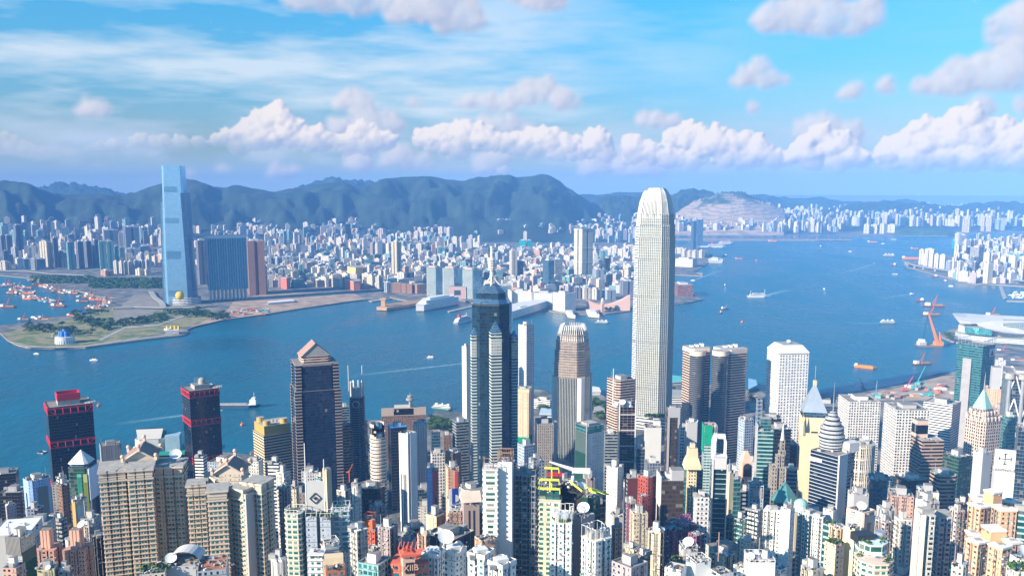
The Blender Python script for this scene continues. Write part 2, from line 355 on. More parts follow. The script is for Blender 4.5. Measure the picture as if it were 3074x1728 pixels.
def tag(o,label=None,cat=None,group=None,kind=None):
 if label:o['label']=label
 if cat:o['category']=cat
 if group:o['group']=group
 if kind:o['kind']=kind
 return o
 # ---------------------------------------------------------------- photo px -> world
CROP={'a':(0,1000,1.989),'b':(700,1000,1.989),'c':(1400,1000,1.989),'d':(2274,1000,1.989),'e':(1900,1000,1.989),
'f':(0,480,2.496),'g':(700,480,2.496),'h':(1400,480,2.496),'i':(2274,480,2.496),'j':(1900,480,2.496),
'k':(0,620,5.171),'l':(600,600,5.171),'m':(1000,600,5.171),'n':(1450,600,4.022),'o':(2000,560,4.258),'p':(2600,600,4.827),
'z':(0,0,.838),'s':(0,0,1.0)}
def px(c,x,y):o=CROP[c];return o[0]+x/o[2],o[1]+y/o[2]
def at(u,v,y):  # pixel + depth -> point
 r,fy,fz=dirpix(u,v);k=y/fy;return r*k,y,CH+fz*k
def ground(u,v,z=0.):
 r,fy,fz=dirpix(u,v);k=(z-CH)/fz;return r*k,fy*k
def gp(c,x,y,z=0.):return ground(*px(c,x,y),z)
def proj(x,y,z):
 d=z-CH;zc=y*CT-d*ST
 return 1537+F*x/zc,PY-F*(y*ST+d*CT)/zc
def footprint(c,xl,xc,xr,yt,dist,k=1.,lmax=130):
 """front roof corner + the two side corners seen in the photo -> corner, the two wall directions, their lengths, roof height"""
 uC,v=px(c,xc,yt);uL=px(c,xl,yt)[0];uR=px(c,xr,yt)[0]
 x0,y0,z=at(uC,v,dist);dz=z-CH;zc=y0*CT-dz*ST
 wl,wr=max(uC-uL,.5),max(uR-uC,.5)
 a=math.atan2(wr,k*wl)+math.atan2(x0,y0)
 d1=(-math.cos(a),math.sin(a));d2=(math.sin(a),math.cos(a))
 def L(d,u,w):
  U=u-1537;den=d[0]*F-U*d[1]*CT
  t=(U*(y0*CT-dz*ST)-x0*F)/den if abs(den)>1e-6 else 20
  return t if 4<t<lmax else min(lmax,max(6,w*zc/F))
 return(x0,y0),d1,d2,L(d1,uL,wl),L(d2,uR,wr),z
def shape(kind,C,d1,d2,L1,L2,seed=0):
 q={'box':[(0,0),(1,0),(1,1),(0,1)],
 'cham':[(.14,0),(.86,0),(1,.14),(1,.86),(.86,1),(.14,1),(0,.86),(0,.14)],
 'oct':[(.29,0),(.71,0),(1,.29),(1,.71),(.71,1),(.29,1),(0,.71),(0,.29)],
 'ell':[(0,0),(1,0),(1,.55),(.5,.55),(.5,1),(0,1)],
 'cross':[(.3,0),(.7,0),(.7,.3),(1,.3),(1,.7),(.7,.7),(.7,1),(.3,1),(.3,.7),(0,.7),(0,.3),(.3,.3)],
 'notch':[(0,0),(.42,0),(.42,.16),(.58,.16),(.58,0),(1,0),(1,.42),(.84,.42),(.84,.58),(1,.58),(1,1),(.58,1),(.58,.84),(.42,.84),(.42,1),(0,1),(0,.58),(.16,.58),(.16,.42),(0,.42)],
 'notch2':[(0,0),(.27,0),(.27,.09),(.36,.09),(.36,0),(.64,0),(.64,.09),(.73,.09),(.73,0),(1,0),(1,.4),(.88,.4),(.88,.6),(1,.6),(1,1),(.6,1),(.6,.9),(.4,.9),(.4,1),(0,1),(0,.6),(.12,.6),(.12,.4),(0,.4)],
 'round':[(.5+.5*math.cos(t),.5+.5*math.sin(t))for t in[6.2832*i/24 for i in range(24)]],
 'roundl':[(0,0),(0,1),(.5,1)]+[(.5+.5*math.sin(t),.5+.5*math.cos(t))for t in[math.pi*i/10 for i in range(1,10)]]+[(.5,0)],
 }[kind]
 return ccw([(C[0]+d1[0]*L1*a+d2[0]*L2*b,C[1]+d1[1]*L1*a+d2[1]*L2*b)for a,b in q])
def gz(y):  # hillside height on the island
 return 4.5+(max(0,1060-y)**1.25)*.036
def loc(P,o):return[(x-o[0],y-o[1])for x,y in P]
def cen(P):return sum(p[0]for p in P)/len(P),sum(p[1]for p in P)/len(P)
def scl(P,k,c=None):
 c=c or cen(P);return[(c[0]+(x-c[0])*k,c[1]+(y-c[1])*k)for x,y in P]
def dish(r,t,x,y,z,rad=2.2):
 m=M();n=12
 for i in range(4):
  a,b=rad*i/4,rad*(i+1)/4
  for j in range(n):
   t0,t1=6.2832*j/n,6.2832*(j+1)/n
   m.face([(a*math.cos(t0),a*math.sin(t0),.2*a*a/rad),(b*math.cos(t0),b*math.sin(t0),.2*b*b/rad),(b*math.cos(t1),b*math.sin(t1),.2*b*b/rad),(a*math.cos(t1),a*math.sin(t1),.2*a*a/rad)],DISHM)
   m.face([(a*math.cos(t1),a*math.sin(t1),.2*a*a/rad-.12),(b*math.cos(t1),b*math.sin(t1),.2*b*b/rad-.12),(b*math.cos(t0),b*math.sin(t0),.2*b*b/rad-.12),(a*math.cos(t0),a*math.sin(t0),.2*a*a/rad-.12)],DISHM)
 m.tube((0,0,-.1),(.0,.0,-rad),.18,STEEL,5)
 o=m.obj('satellite_dish',r);o.location=(x,y,z+rad);o.rotation_euler=(R(38),0,R(random.Random(int(x*7+y)).uniform(-40,60)));M().tube((0,0,-.1),(0,0,rad*.9),.08,STEEL,5).obj('feed_horn',o);return o
def roofstuff(root,P,z,rnd,w='blank',n=3,big=1.,tall=6.):
 """plant rooms, tanks and masts on a roof outline P (local)"""
 c=cen(P);rr=min(math.hypot(p[0]-c[0],p[1]-c[1])for p in P);ang=math.atan2(P[1][1]-P[0][1],P[1][0]-P[0][0])
 M().prism(scl(P,.42*big),z-1,z+tall*rnd.uniform(.5,.9),w,ROOF).obj('stair_block',root)
 ca,sa=math.cos(ang),math.sin(ang)
 for i in range(n):
  a=rnd.uniform(0,6.28);d=rr*.68
  x,y=c[0]+d*math.cos(a),c[1]+d*math.sin(a);t=rnd.random()
  if t<.4:M().box(x,y,z-1,rnd.uniform(2,4),rnd.uniform(2,4.5),rnd.uniform(2,3.4),ROOFL if t<.2 else CONC,ang).obj('water_tank',root)
  elif t<.75:
   m=M()
   for j in range(3):m.box(x+ca*j*1.9,y+sa*j*1.9,z-1,1.5,1.8,1.5,STEEL,ang)
   m.box(x+ca*1.9,y+sa*1.9,z-1.0,6,2.2,.35,CONC,ang);m.obj('cooling_unit',root)
  elif t<.9:M().tube((x,y,z-1),(x,y,z+rnd.uniform(5,11)),.22,STEEL,5).obj('mast',root)
  else:dish(root,0,x,y,z-1,1.6)
def tower(root,P,z0,z,side,top=ROOF,pu=3.,ph=3.1,par=1.1,slab=None,so=.5,st=.45,name='wall',sp=None):
 """walls with parapet as one part, roof deck as another; P local; optional projecting floor slabs"""
 m=M();m.prism(P,z0,z,side,None,pu,ph);I=offs(P,-.35)
 side2=WHITE if par and slab else CONC
 for i in range(len(P)):
  j=(i+1)%len(P)
  m.face([(*P[i],z),(*P[j],z),(*I[j],z),(*I[i],z)],side2)
  m.face([(*I[j],z-par),(*I[i],z-par),(*I[i],z),(*I[j],z)],side2)
 w=m.obj(name,root)
 M().prism(I,z-par-.25,z-par,top,top).obj('roof',root)
 if slab:
  s=M();nf=max(1,round((z-z0)/ph));h=(z-z0)/nf;lo=max(0,nf-46)
  for i in range(lo,nf+1):
   s.ring(P,z0+i*h-(st if i==nf else 0)+(.02 if i<nf else .03),st,so,slab)
  s.obj('floor_ledge',root)
 return w
def clutter(root,P,z,rnd,wall=True):
 """small roof plant and window coolers nobody would count"""
 m=M();c=cen(P);rr=min(math.hypot(p[0]-c[0],p[1]-c[1])for p in P);cols=[ROOFL,CONC,WHITE,DARK,STEEL,plain((.30,.20,.15)),plain((.20,.28,.34))]
 for i in range(26):
  a=rnd.uniform(0,6.28);d=rr*rnd.uniform(.1,.85);m.box(c[0]+d*math.cos(a),c[1]+d*math.sin(a),z-1.12,rnd.uniform(.6,2.4),rnd.uniform(.5,1.6),rnd.uniform(.4,1.6),rnd.choice(cols),rnd.uniform(0,1.5))
 for i in range(5):p=Vector(c).lerp(Vector(rnd.choice(P)),rnd.uniform(.3,.85));q=Vector(c).lerp(Vector(rnd.choice(P)),rnd.uniform(.3,.85));m.tube((*p,z-.7),(*q,z-.7),.14,STEEL,4)
 o=m.obj('roof_plant',root);o['kind']='stuff'
 if wall:
  m=M();O=offs(P,.42)
  for i in range(130):
   e=rnd.randrange(len(P));p=Vector(O[e]).lerp(Vector(O[(e+1)%len(P)]),rnd.uniform(.12,.88));d=Vector(P[(e+1)%len(P)])-Vector(P[e]);k=rnd.random()
   zz=z-3.1*rnd.randrange(1,26)-rnd.uniform(1.6,2.4);an=math.atan2(d.y,d.x)
   if k<.7:m.box(p.x,p.y,zz,.9,.8,.6,rnd.choice([WHITE,ROOFL,CONC]),an)
   elif k<.9:m.box(p.x,p.y,zz+.6,rnd.uniform(1.4,2.6),.9,.18,rnd.choice([CONC,GREEN,ROOFL,DARK]),an)
   else:m.tube((p.x,p.y,z-80),(p.x,p.y,z-1),.16,rnd.choice([CONC,DARK]),4)
  o=m.obj('window_cooler',root);o['kind']='stuff'
NEAR=[]
def B(label,c,xl,xc,xr,yt,dist,st,sh='box',k=1.,roof=3,cap=None,name='office_tower',slab=None,z0=None,top=None,**kw):
 if name=='apartment_block':kw.setdefault('pu',2.5)
 C,d1,d2,L1,L2,z=footprint(c,xl,xc,xr,yt,dist,k)
 P=shape(sh,C,d1,d2,L1,L2);o=cen(P);b=gz(o[1])-6 if z0 is None else z0
 root=thing(name,label,{'office_tower':'office tower','apartment_block':'apartment block','low_building':'building'}.get(name,'building'),(o[0],o[1],b))
 Q=loc(P,o);ph=FH.get(st,3.1)if isinstance(st,str)else 3.8
 tower(root,Q,0,z-b,st,top or(ROOFL if len(label)%3==0 else ROOF),kw.get('pu',3.),kw.get('ph',ph),slab=slab,so=kw.get('so',.5),st=kw.get('sl',.45))
 rnd=random.Random(label)
 if roof:roofstuff(root,Q,z-b,rnd,kw.get('rw','blankg' if rnd.random()<.5 else 'blank'),roof,kw.get('big',1.),kw.get('tall',6.))
 if dist<1060:clutter(root,Q,z-b,rnd,name!='office_tower' and dist<760)
 NEAR.append((o,math.hypot(L1,L2)/2,P))
 return root,Q,z-b,(C,d1,d2,L1,L2,z,o)
 # ---------------------------------------------------------------- setting: sea, land, hills, haze
def sheet(name,pts,z,m,depth=0,side=None):
 me=M();P=ccw(pts)
 if depth:me.prism(P,z-depth,z,side or m,None,1e3,1e3)
 me.face([(x,y,z)for x,y in P],m);o=me.obj(name);o['kind']='structure';return o
m,T=newmat('sea');tc=T.n('TexCoord').outputs['Object']
mp=T.n('Mapping',{0:tc,2:(0,0,R(28)),3:(1,.45,1)}).outputs[0]
n1=T.n('TexNoise',{'Vector':mp,'Scale':.045,'Detail':6.0,'Roughness':.62}).outputs[0]
n2=T.n('TexNoise',{'Vector':mp,'Scale':.0022,'Detail':8.0,'Roughness':.62,'Distortion':1.2}).outputs[0]
n3=T.n('TexNoise',{'Vector':tc,'Scale':.012,'Detail':4.0}).outputs[0]
n4=T.n('TexNoise',{'Vector':mp,'Scale':.16,'Detail':3.0,'Roughness':.6}).outputs[0]
bmp=T.n('Bump',{'Strength':.8,'Distance':2.6,'Height':T.m('ADD',T.m('ADD',n1,T.m('MULTIPLY',n4,.3)),T.m('MULTIPLY',n3,.8))})
f=T.n('MapRange',{0:n2,1:.40,2:.62}).outputs[0]
c=T.mix(f,(.001,.060,.100),(.004,.125,.205))
c=T.mix(T.m('MULTIPLY',T.n('MapRange',{0:n1,1:.52,2:.74}).outputs[0],.35),c,(.02,.17,.24))
c=T.mix(T.m('MULTIPLY',T.n('MapRange',{0:n4,1:.40,2:.66}).outputs[0],.45),c,(.012,.16,.22))
out(T,T.n('BsdfPrincipled',{'Base Color':c,'Roughness':T.m('ADD',T.m('MULTIPLY',f,.12),.24),'IOR':1.33,'Specular IOR Level':.34,'Normal':bmp.outputs[0]}).outputs[0]);SEA=m
sheet('sea',[(-13500,-700),(13500,-700),(13500,13500),(-13500,13500)],0,SEA)
def ground_mat(name,stops,scale,extra=None):
 m,T=newmat(name);tc=T.n('TexCoord').outputs['Object']
 n=T.n('TexNoise',{'Vector':tc,'Scale':scale,'Detail':7.0,'Roughness':.68}).outputs[0]
 r=T.n('ValToRGB',{0:n});e=r.color_ramp.elements
 while len(e)<len(stops):e.new(.5)
 for i,(p,cc)in enumerate(stops):e[i].position=p;e[i].color=(*cc,1)
 out(T,T.n('BsdfPrincipled',{'Base Color':r.outputs[0],'Roughness':.9}).outputs[0]);return m
URBAN=ground_mat('urban_ground',[(.3,(.05,.07,.05)),(.45,(.10,.11,.11)),(.55,(.22,.21,.20)),(.68,(.34,.31,.28))],.02)
EARTH=ground_mat('bare_earth',[(.3,(.14,.12,.10)),(.45,(.34,.25,.18)),(.6,(.52,.38,.26)),(.7,(.30,.28,.25))],.018)
GRASS=ground_mat('grass',[(.32,(.06,.10,.03)),(.44,(.12,.18,.05)),(.56,(.34,.27,.14)),(.68,(.15,.19,.07))],.02)
WOOD=ground_mat('woodland',[(.3,(.012,.035,.012)),(.5,(.03,.075,.02)),(.62,(.055,.11,.03)),(.75,(.09,.13,.05))],.02)
QUAY=ground_mat('quay',[(.3,(.26,.25,.24)),(.6,(.45,.42,.38))],.03)
ASPH=plain((.12,.12,.12),.9)
STONE=plain((.32,.26,.2),.9,var=.5)
kow=[('s',-900,815),('f',0,868),('f',190,886),('f',300,930),('f',440,975),('f',590,985),('f',720,1025),('f',850,1035),('f',845,1075),('f',740,1128),('f',600,1165),('f',380,1180),('f',230,1225),('f',80,1238),('f',0,1250),('s',-160,985),('s',-200,992),
('f',0,1302),('f',60,1358),('f',130,1392),('f',205,1410),('f',400,1417),('f',640,1411),('f',900,1377),('f',1150,1347),('f',1385,1318),('f',1420,1300),('f',1400,1282),('f',1480,1243),('f',1680,1203),('f',1997,1161),('g',200,1166),('g',500,1121),('g',800,1071),('g',990,1052),('g',1060,1048),
('g',1170,1032),('g',1300,1060),('g',1440,1060),('g',1680,1046),('g',1790,1075),('h',340,1120),('h',600,1128),('h',640,1140),('h',740,1152),('h',800,1160),('h',1040,1160),('h',1250,1134),('j',290,1086),('j',380,1080),('j',527,1050),('j',455,1018),('j',380,1000),('j',240,980),('j',200,880),('j',295,862),('j',520,873),('j',440,835),('j',480,832),
('j',570,772),('j',600,742),('j',590,715),('j',500,670),('j',330,640),('j',260,600),('j',600,606),('j',1100,606),('j',1640,606),('j',1650,596),('j',1560,588),('j',1500,582),('j',1700,578),('j',1997,572),('i',900,572),('i',1200,572),('i',1420,573),('i',1520,560),('i',1620,558),('i',1800,548),('s',3400,695),('s',5200,690)]
KP=[gp(c,x,y)for c,x,y in kow]
KP=[(-9000,KP[0][1])]+KP+[(12500,7800),(12500,12800),(-12500,12800),(-12500,4300)]
sheet('kowloon_land',KP,3.2,URBAN,4,STONE)
isl=[('s',-1600,1600),('s',-500,1500),('a',0,1050),('a',110,1052),('a',118,1000),('a',300,850),('a',620,760),('a',850,720),('a',1120,760),('a',1330,720),('a',1500,740),('b',100,720),('b',330,640),('b',640,560),('b',820,530),('b',1150,520),('b',1215,482),('b',1365,482),('c',0,420),('c',300,372),('c',400,342),
('c',470,352),('c',520,385),('c',735,400),('c',735,340),('c',790,352),('c',800,372),('c',840,400),('c',1000,400),('c',1210,330),('c',1280,300),('e',690,345),('e',735,330),('e',800,380),('e',1060,370),('e',1230,360),('d',480,372),('d',620,352),('d',850,312),('d',1100,243),('d',1200,236),('d',1400,150),('i',1530,1385),('i',1440,1360),('i',1380,1332),('i',1375,1310),('i',1420,1290),('i',1490,1262),('i',1600,1200),('i',1900,1190),('s',3400,950)]
IP=[gp(c,x,y)for c,x,y in isl]+[(2600,900),(2600,-650),(-2600,-650),(-2600,900)]
sheet('island_land',IP,4.,URBAN,5,STONE)
np_=[('s',4600,800),('s',3400,870),('i',1997,952),('i',1800,938),('i',1590,930),('i',1480,900),('i',1240,838),('i',1120,806),('i',1098,786),('i',1115,764),('i',1240,740),('i',1480,715),('i',1600,690),('s',3400,720),('s',4600,720)]
sheet('north_point_land',[gp(c,x,y)for c,x,y in np_],3.6,URBAN,4.5,STONE)
for nm,pts in(('breakwater',[('i',1808,950),('i',1832,948),('i',1868,1038),('i',1850,1048),('i',1836,1036)]),('breakwater',[('i',1870,1055),('i',2100,1066),('i',2100,1072),('i',1866,1062)]),('pier',[('j',280,838),('j',522,850),('j',522,872),('j',440,868),('j',440,857),('j',290,852)]),
('pier',[('i',1590,928),('i',1770,922),('i',1800,934),('i',1640,938)]),('pier',[('g',1015,1058),('g',1130,1040),('g',1190,1042),('g',1040,1066)]),('quay',[('g',1605,1138),('g',1780,1098),('g',1800,1104),('g',1620,1144)])):
 sheet(nm,[gp(c,x,y)for c,x,y in pts],3.0,QUAY,5,STONE)
def patch(name,pts,m,z):return sheet(name,[gp(c,x,y,z)for c,x,y in pts],z,m)
patch('park_lawn',[('f',20,1300),('f',230,1240),('f',560,1190),('f',840,1100),('f',1250,1120),('f',1500,1110),('f',1700,1150),('f',1640,1195),('f',1400,1250),('f',1100,1320),('f',880,1362),('f',640,1398),('f',400,1404),('f',215,1398),('f',80,1350)],GRASS,3.4)
patch('building_site',[('f',1420,1255),('f',1680,1195),('f',1997,1152),('g',500,1110),('g',1000,1040),('g',900,1000),('g',300,985),('g',0,1060),('f',1700,1130)],EARTH,3.5)
patch('road_plaza',[('f',850,1150),('f',1000,1010),('f',1200,1010),('f',1240,1110),('f',1000,1190),('f',830,1200)],plain((.27,.25,.21),.9,var=.5,scale=.03),3.7)
patch('building_site',[('d',640,362),('d',850,322),('d',1100,255),('d',1190,250),('d',1190,400),('d',700,400)],EARTH,4.3)
patch('building_site',[('e',690,352),('e',800,392),('e',1000,385),('e',700,460)],EARTH,4.3)
patch('runway',[('j',262,597),('j',1640,604),('j',1640,596),('j',262,586)],EARTH,3.6)
patch('runway',[('h',0,500),('h',700,520),('h',1270,560),('h',1270,580),('h',600,590),('h',0,530)],EARTH,3.9)
patch('sea_inlet',[('h',545,592),('h',830,600),('h',830,628),('h',560,622)],SEA,4.3)
patch('sea_inlet',[('j',262,586),('j',1600,588),('j',1560,565),('j',262,562)],SEA,4.6)
for pts in([('f',60,1350),('f',215,1392),('f',400,1398),('f',640,1390),('f',880,1352),('f',1400,1290),('f',1400,1297),('f',890,1362),('f',640,1400),('f',400,1408),('f',212,1402),('f',50,1352)],
[('f',740,1345),('f',930,1250),('f',1180,1230),('f',1440,1140),('f',1452,1146),('f',1190,1240),('f',940,1262),('f',760,1352)],[('f',380,1330),('f',385,1300),('f',425,1280),('f',432,1284),('f',398,1304),('f',396,1332)]):
 patch('path',pts,QUAY,3.9)
 # hillside behind the near towers
hm=M();N=40
for i in range(N):
 for j in range(N):
  q=[(-1500+3000*(i+a)/N,60+1010*(j+b)/N)for a,b in((0,0),(1,0),(1,1),(0,1))]
  hm.face([(x,y,gz(y)-.4)for x,y in q],URBAN)
hm.obj('hillside')['kind']='structure'
# ridges
def ridge(name,prof,D,depth,m,seed,amp=.36,base=0,conv=1.1933,nn=260,rows=48):
 """prof: skyline points in 2576-wide photo px; a hill range whose crest stands at depth D"""
 rs=np.random.RandomState(seed)
 xs=np.array([p[0]for p in prof],float)*conv;ys=np.array([p[1]for p in prof],float)*conv
 u=np.linspace(xs[0],xs[-1],nn);v=np.interp(u,xs,ys)
 cr=fbm(rs,1,nn,1,40,4)[0]-.5
 zk=at(0,560,D)[2]-at(0,561,D)[2]
 g=fbm(rs,rows,nn,5,max(6,int((xs[-1]-xs[0])/75)),5)-.5;g2=1-np.abs(fbm(rs,rows,nn,4,max(4,int((xs[-1]-xs[0])/110)),5)*2-1)*1.6
 V=[];
 for r in range(rows):
  t=r/(rows-1)*1.6  # 0 front foot, 1 crest, 1.6 behind
  for i in range(nn):
   x0,y0,zc=at(u[i],v[i],D)
   s=t if t<=1 else 1-(t-1)/.6*.8
   hgt=(3*s*s-2*s**3)*.55+s*.45
   w=math.sin(math.pi*min(1,max(0,t)))if t<1 else 0
   z=base+(zc-base)*hgt+cr[i]*15*zk*math.exp(-((t-1)/.1)**2)+w*(zc-base)*(g[r,i]*amp*1.3+(g2[r,i]-.5)*amp)
   y=D-depth+depth*t
   V.append((x0*y/D,y,max(z,base-3)))
 m_=bpy.data.meshes.new(name)
 m_.from_pydata(V,[],[(r*nn+i,r*nn+i+1,(r+1)*nn+i+1,(r+1)*nn+i)for r in range(rows-1)for i in range(nn-1)])
 m_.materials.append(m);m_.update()
 for p in m_.polygons:p.use_smooth=True
 o=bpy.data.objects.new(name,m_);COL.objects.link(o);o['kind']='structure';return o
HILL=ground_mat('hill_forest',[(.32,(.007,.020,.015)),(.5,(.014,.038,.022)),(.62,(.026,.058,.03)),(.76,(.09,.10,.07))],.006)
main=[(-120,470),(-40,458),(0,458),(40,455),(70,461),(95,473),(125,485),(170,490),(215,488),(260,487),(310,489),(345,484),(395,466),(440,456),(470,453),(492,455),(520,463),(555,471),(600,467),(640,474),(692,484),(722,476),(770,470),(800,463),(838,457),(862,455),(895,470),(940,459),(975,447),(1002,443),(1040,446),(1080,444),(1130,451),(1165,453),(1200,442),(1262,442),(1302,448),(1340,440),(1358,437),(1380,441),(1408,452),(1440,478),(1475,502),(1500,520),(1540,534),(1600,545)]
ridge('mountain_range',main,9300,2300,HILL,5)
ridge('foothill',[(1480,520),(1500,502),(1530,491),(1570,490),(1600,492),(1640,500),(1690,492),(1712,478),(1740,474),(1770,478),(1800,488),(1850,500),(1900,515),(1960,530)],9700,1500,HILL,9)
ridge('distant_mountain',[(60,480),(90,472),(148,458),(200,462),(238,466),(275,476),(300,482),(345,486),(380,478),(420,480),(470,490)],12800,900,HILL,11)
ridge('distant_mountain',[(700,490),(752,470),(790,458),(832,444),(870,451),(930,454),(965,462),(1010,480)],12600,900,HILL,12)
ridge('distant_mountain',[(1420,492),(1460,488),(1500,492),(1560,486),(1640,484),(1700,492),(1800,500),(1890,489),(1925,487),(1965,494),(2010,498),(2060,497),(2130,506),(2200,510),(2262,500),(2300,506),(2360,520),(2450,526),(2600,530),(2720,520)],12400,900,HILL,13)
ridge('foothill',[(2060,530),(2105,520),(2150,512),(2190,506),(2232,503),(2268,508),(2296,512),(2320,508),(2362,517),(2400,516),(2440,511),(2480,508),(2520,506),(2576,508),(2640,500),(2720,505)],10300,1500,HILL,14)
ridge('foothill',[(430,560),(480,548),(540,540),(600,548),(700,552),(760,548),(800,560)],8600,700,WOOD,15)
# quarried hill
m,T=newmat('quarry');gm=T.n('NewGeometry').outputs['Position'];tc=gm;s_=T.n('SeparateXYZ',{0:gm})
n=T.n('TexNoise',{'Vector':tc,'Scale':.0035,'Detail':8.0,'Roughness':.65}).outputs[0]
band=T.m('GREATER_THAN',T.m('FRACT',T.m('DIVIDE',T.m('ADD',s_.outputs[2],T.m('MULTIPLY',n,160)),30)),.42)
bare=T.mix(band,(.30,.25,.18),(.50,.36,.25))
msk=T.m('MULTIPLY',T.n('MapRange',{0:T.m('ADD',T.m('MULTIPLY',s_.outputs[2],-.004),T.m('SUBTRACT',T.m('MULTIPLY',n,1.9),.45)),1:-.72,2:-.5}).outputs[0],1)
out(T,T.n('BsdfPrincipled',{'Base Color':T.mix(msk,(.03,.07,.025),bare),'Roughness':.9}).outputs[0])
ridge('quarry_hill',[(1700,524),(1735,508),(1770,496),(1800,488),(1838,481),(1872,484),(1905,497),(1945,514),(1975,528)],9100,1100,m,21,amp=.03)
# green mounds among the Kowloon blocks
def mound(c,x0,x1,yb,h,m=WOOD,asp=.5,name='wooded_hill'):
 (ax,ay),(bx,by)=gp(c,x0,yb),gp(c,x1,yb);cx,cy=(ax+bx)/2,(ay+by)/2;rx=abs(bx-ax)/2;n=34
 rs=np.random.RandomState(int(x0));g=fbm(rs,n,n,5,5,4);V=[]
 for j in range(n):
  for i in range(n):
   p,q=i/(n-1)*2-1,j/(n-1)*2-1;d=max(0,1-p*p-q*q)
   V.append((cx+p*rx,cy+q*rx*asp+rx*asp*.8,2+h*(d**.7)*(.55+.9*g[j,i])))
 me=bpy.data.meshes.new(name);me.from_pydata(V,[],[(j*n+i,j*n+i+1,(j+1)*n+i+1,(j+1)*n+i)for j in range(n-1)for i in range(n-1)])
 me.materials.append(m);me.update();o=bpy.data.objects.new(name,me);COL.objects.link(o);o['kind']='structure'
mound('g',130,560,565,55);mound('g',900,1130,750,26);mound('g',1640,2060,720,38,asp=.4);mound('h',60,320,775,30,asp=.4);mound('g',1480,1660,560,30)
mound('i',250,640,470,70,asp=.3);mound('i',1050,1560,568,62,asp=.5);mound('g',740,860,540,30);mound('g',760,1000,940,10,asp=.25);mound('f',650,1240,940,8,asp=.3);mound('f',200,420,880,8,asp=.2)
# haze
hx=M();hx.prism([(-13600,-760),(13600,-760),(13600,13600),(-13600,13600)],-6,572,CONC,CONC,bottom=True)
ho=hx.obj('haze');ho['kind']='stuff';ho['label']='pale blue haze over the whole harbour';ho['category']='haze'
m,T=newmat('haze')
T.L(T.n('VolumePrincipled',{'Color':(.16,.43,1.0,1),'Density':7.2e-5,'Anisotropy':-.35}).outputs[0],T.n('OutputMaterial').inputs['Volume'])
ho.data.materials.clear();ho.data.materials.append(m)
# ---------------------------------------------------------------- island towers
def blk(root,b,c,xl,xc,xr,yt,dist,st,sh='box',k=1.,roof=0,name='wing',slab=None,top=None,base=None,**kw):
 C,d1,d2,L1,L2,z=footprint(c,xl,xc,xr,yt,dist,k)
 P=shape(sh,C,d1,d2,L1,L2);o=root.location;Q=loc(P,(o.x,o.y));ph=FH.get(st,3.1)
 tower(root,Q,base or 0,z-b,st,top or ROOF,kw.get('pu',3.),kw.get('ph',ph),slab=slab,name=name,so=kw.get('so',.5),st=kw.get('sl',.45),par=kw.get('par',1.1))
 if roof:roofstuff(root,Q,z-b,random.Random(root['label']+str(xl)),'blank',roof,kw.get('big',1.),kw.get('tall',6.))
 if dist<760 and st!='beige':clutter(root,Q,z-b,random.Random(root['label']+str(xl)+name),root.name.startswith('apart')and sh[:3]in('not','ell'))
 NEAR.append((cen(P),math.hypot(L1,L2)/2,P))
 return Q,z-b,(C,d1,d2,L1,L2,z)
def G(label,name,cat,rows,base=None):
 """one building made of several blocks; returns root, base height and the blocks"""
 r=rows[0];C,d1,d2,L1,L2,z=footprint(*r[:6])
 b=gz(C[1])-6 if base is None else base
 root=thing(name,label,cat,(C[0],C[1],b));res=[]
 for r in rows:
  kw=r[8]if len(r)>8 else{}
  res.append(blk(root,b,*r[:8],**kw)if len(r)>7 else blk(root,b,*r[:7]))
 return root,b,res
def sign(root,text,loc_,rotz,size,m,tilt=90,ext=.08):
 cu=bpy.data.curves.new('lettering','FONT');cu.body=text;cu.size=size;cu.extrude=ext;cu.align_x='CENTER';cu.align_y='CENTER'
 t=bpy.data.objects.new('tmp',cu);COL.objects.link(t);bpy.context.view_layer.update()
 me=bpy.data.meshes.new_from_object(t.evaluated_get(bpy.context.evaluated_depsgraph_get()));bpy.data.objects.remove(t)
 me.materials.clear();me.materials.append(m);o=bpy.data.objects.new('lettering',me);COL.objects.link(o)
 if root:o.parent=root
 o.location=loc_;o.rotation_euler=(R(tilt),0,rotz);return o
def wl(root,p,z=0):return(p[0]-root.location.x,p[1]-root.location.y,z-root.location.z)  # world -> local
def face_pt(f,side,s,out_=.15):
 """point on the left ('L') or right ('R') wall, s = 0 at the front corner .. 1, plus its outward normal"""
 C,d1,d2,L1,L2,z=f[:6];d,L,o=(d1,L1,d2)if side=='L' else(d2,L2,d1)
 return(C[0]+d[0]*L*s-o[0]*out_,C[1]+d[1]*L*s-o[1]*out_),(-o[0],-o[1])
def panel(root,f,side,s0,s1,z0,z1,m,name,out_=.2,th=.3,ret=False):
 p0,n=face_pt(f,side,s0,out_);p1,_=face_pt(f,side,s1,out_)
 q0=(p0[0]-n[0]*-th,p0[1]-n[1]*-th);q1=(p1[0]+n[0]*th,p1[1]+n[1]*th)
 P=ccw([wl(root,p)[:2]for p in(p0,p1,q1,q0)]);b=root.location.z
 mm=M().prism(P,z0-b,z1-b,m,m,1e3,1e3,bottom=True)
 return mm.obj(name,root)
def facing(n):return math.atan2(n[1],n[0])+math.pi/2
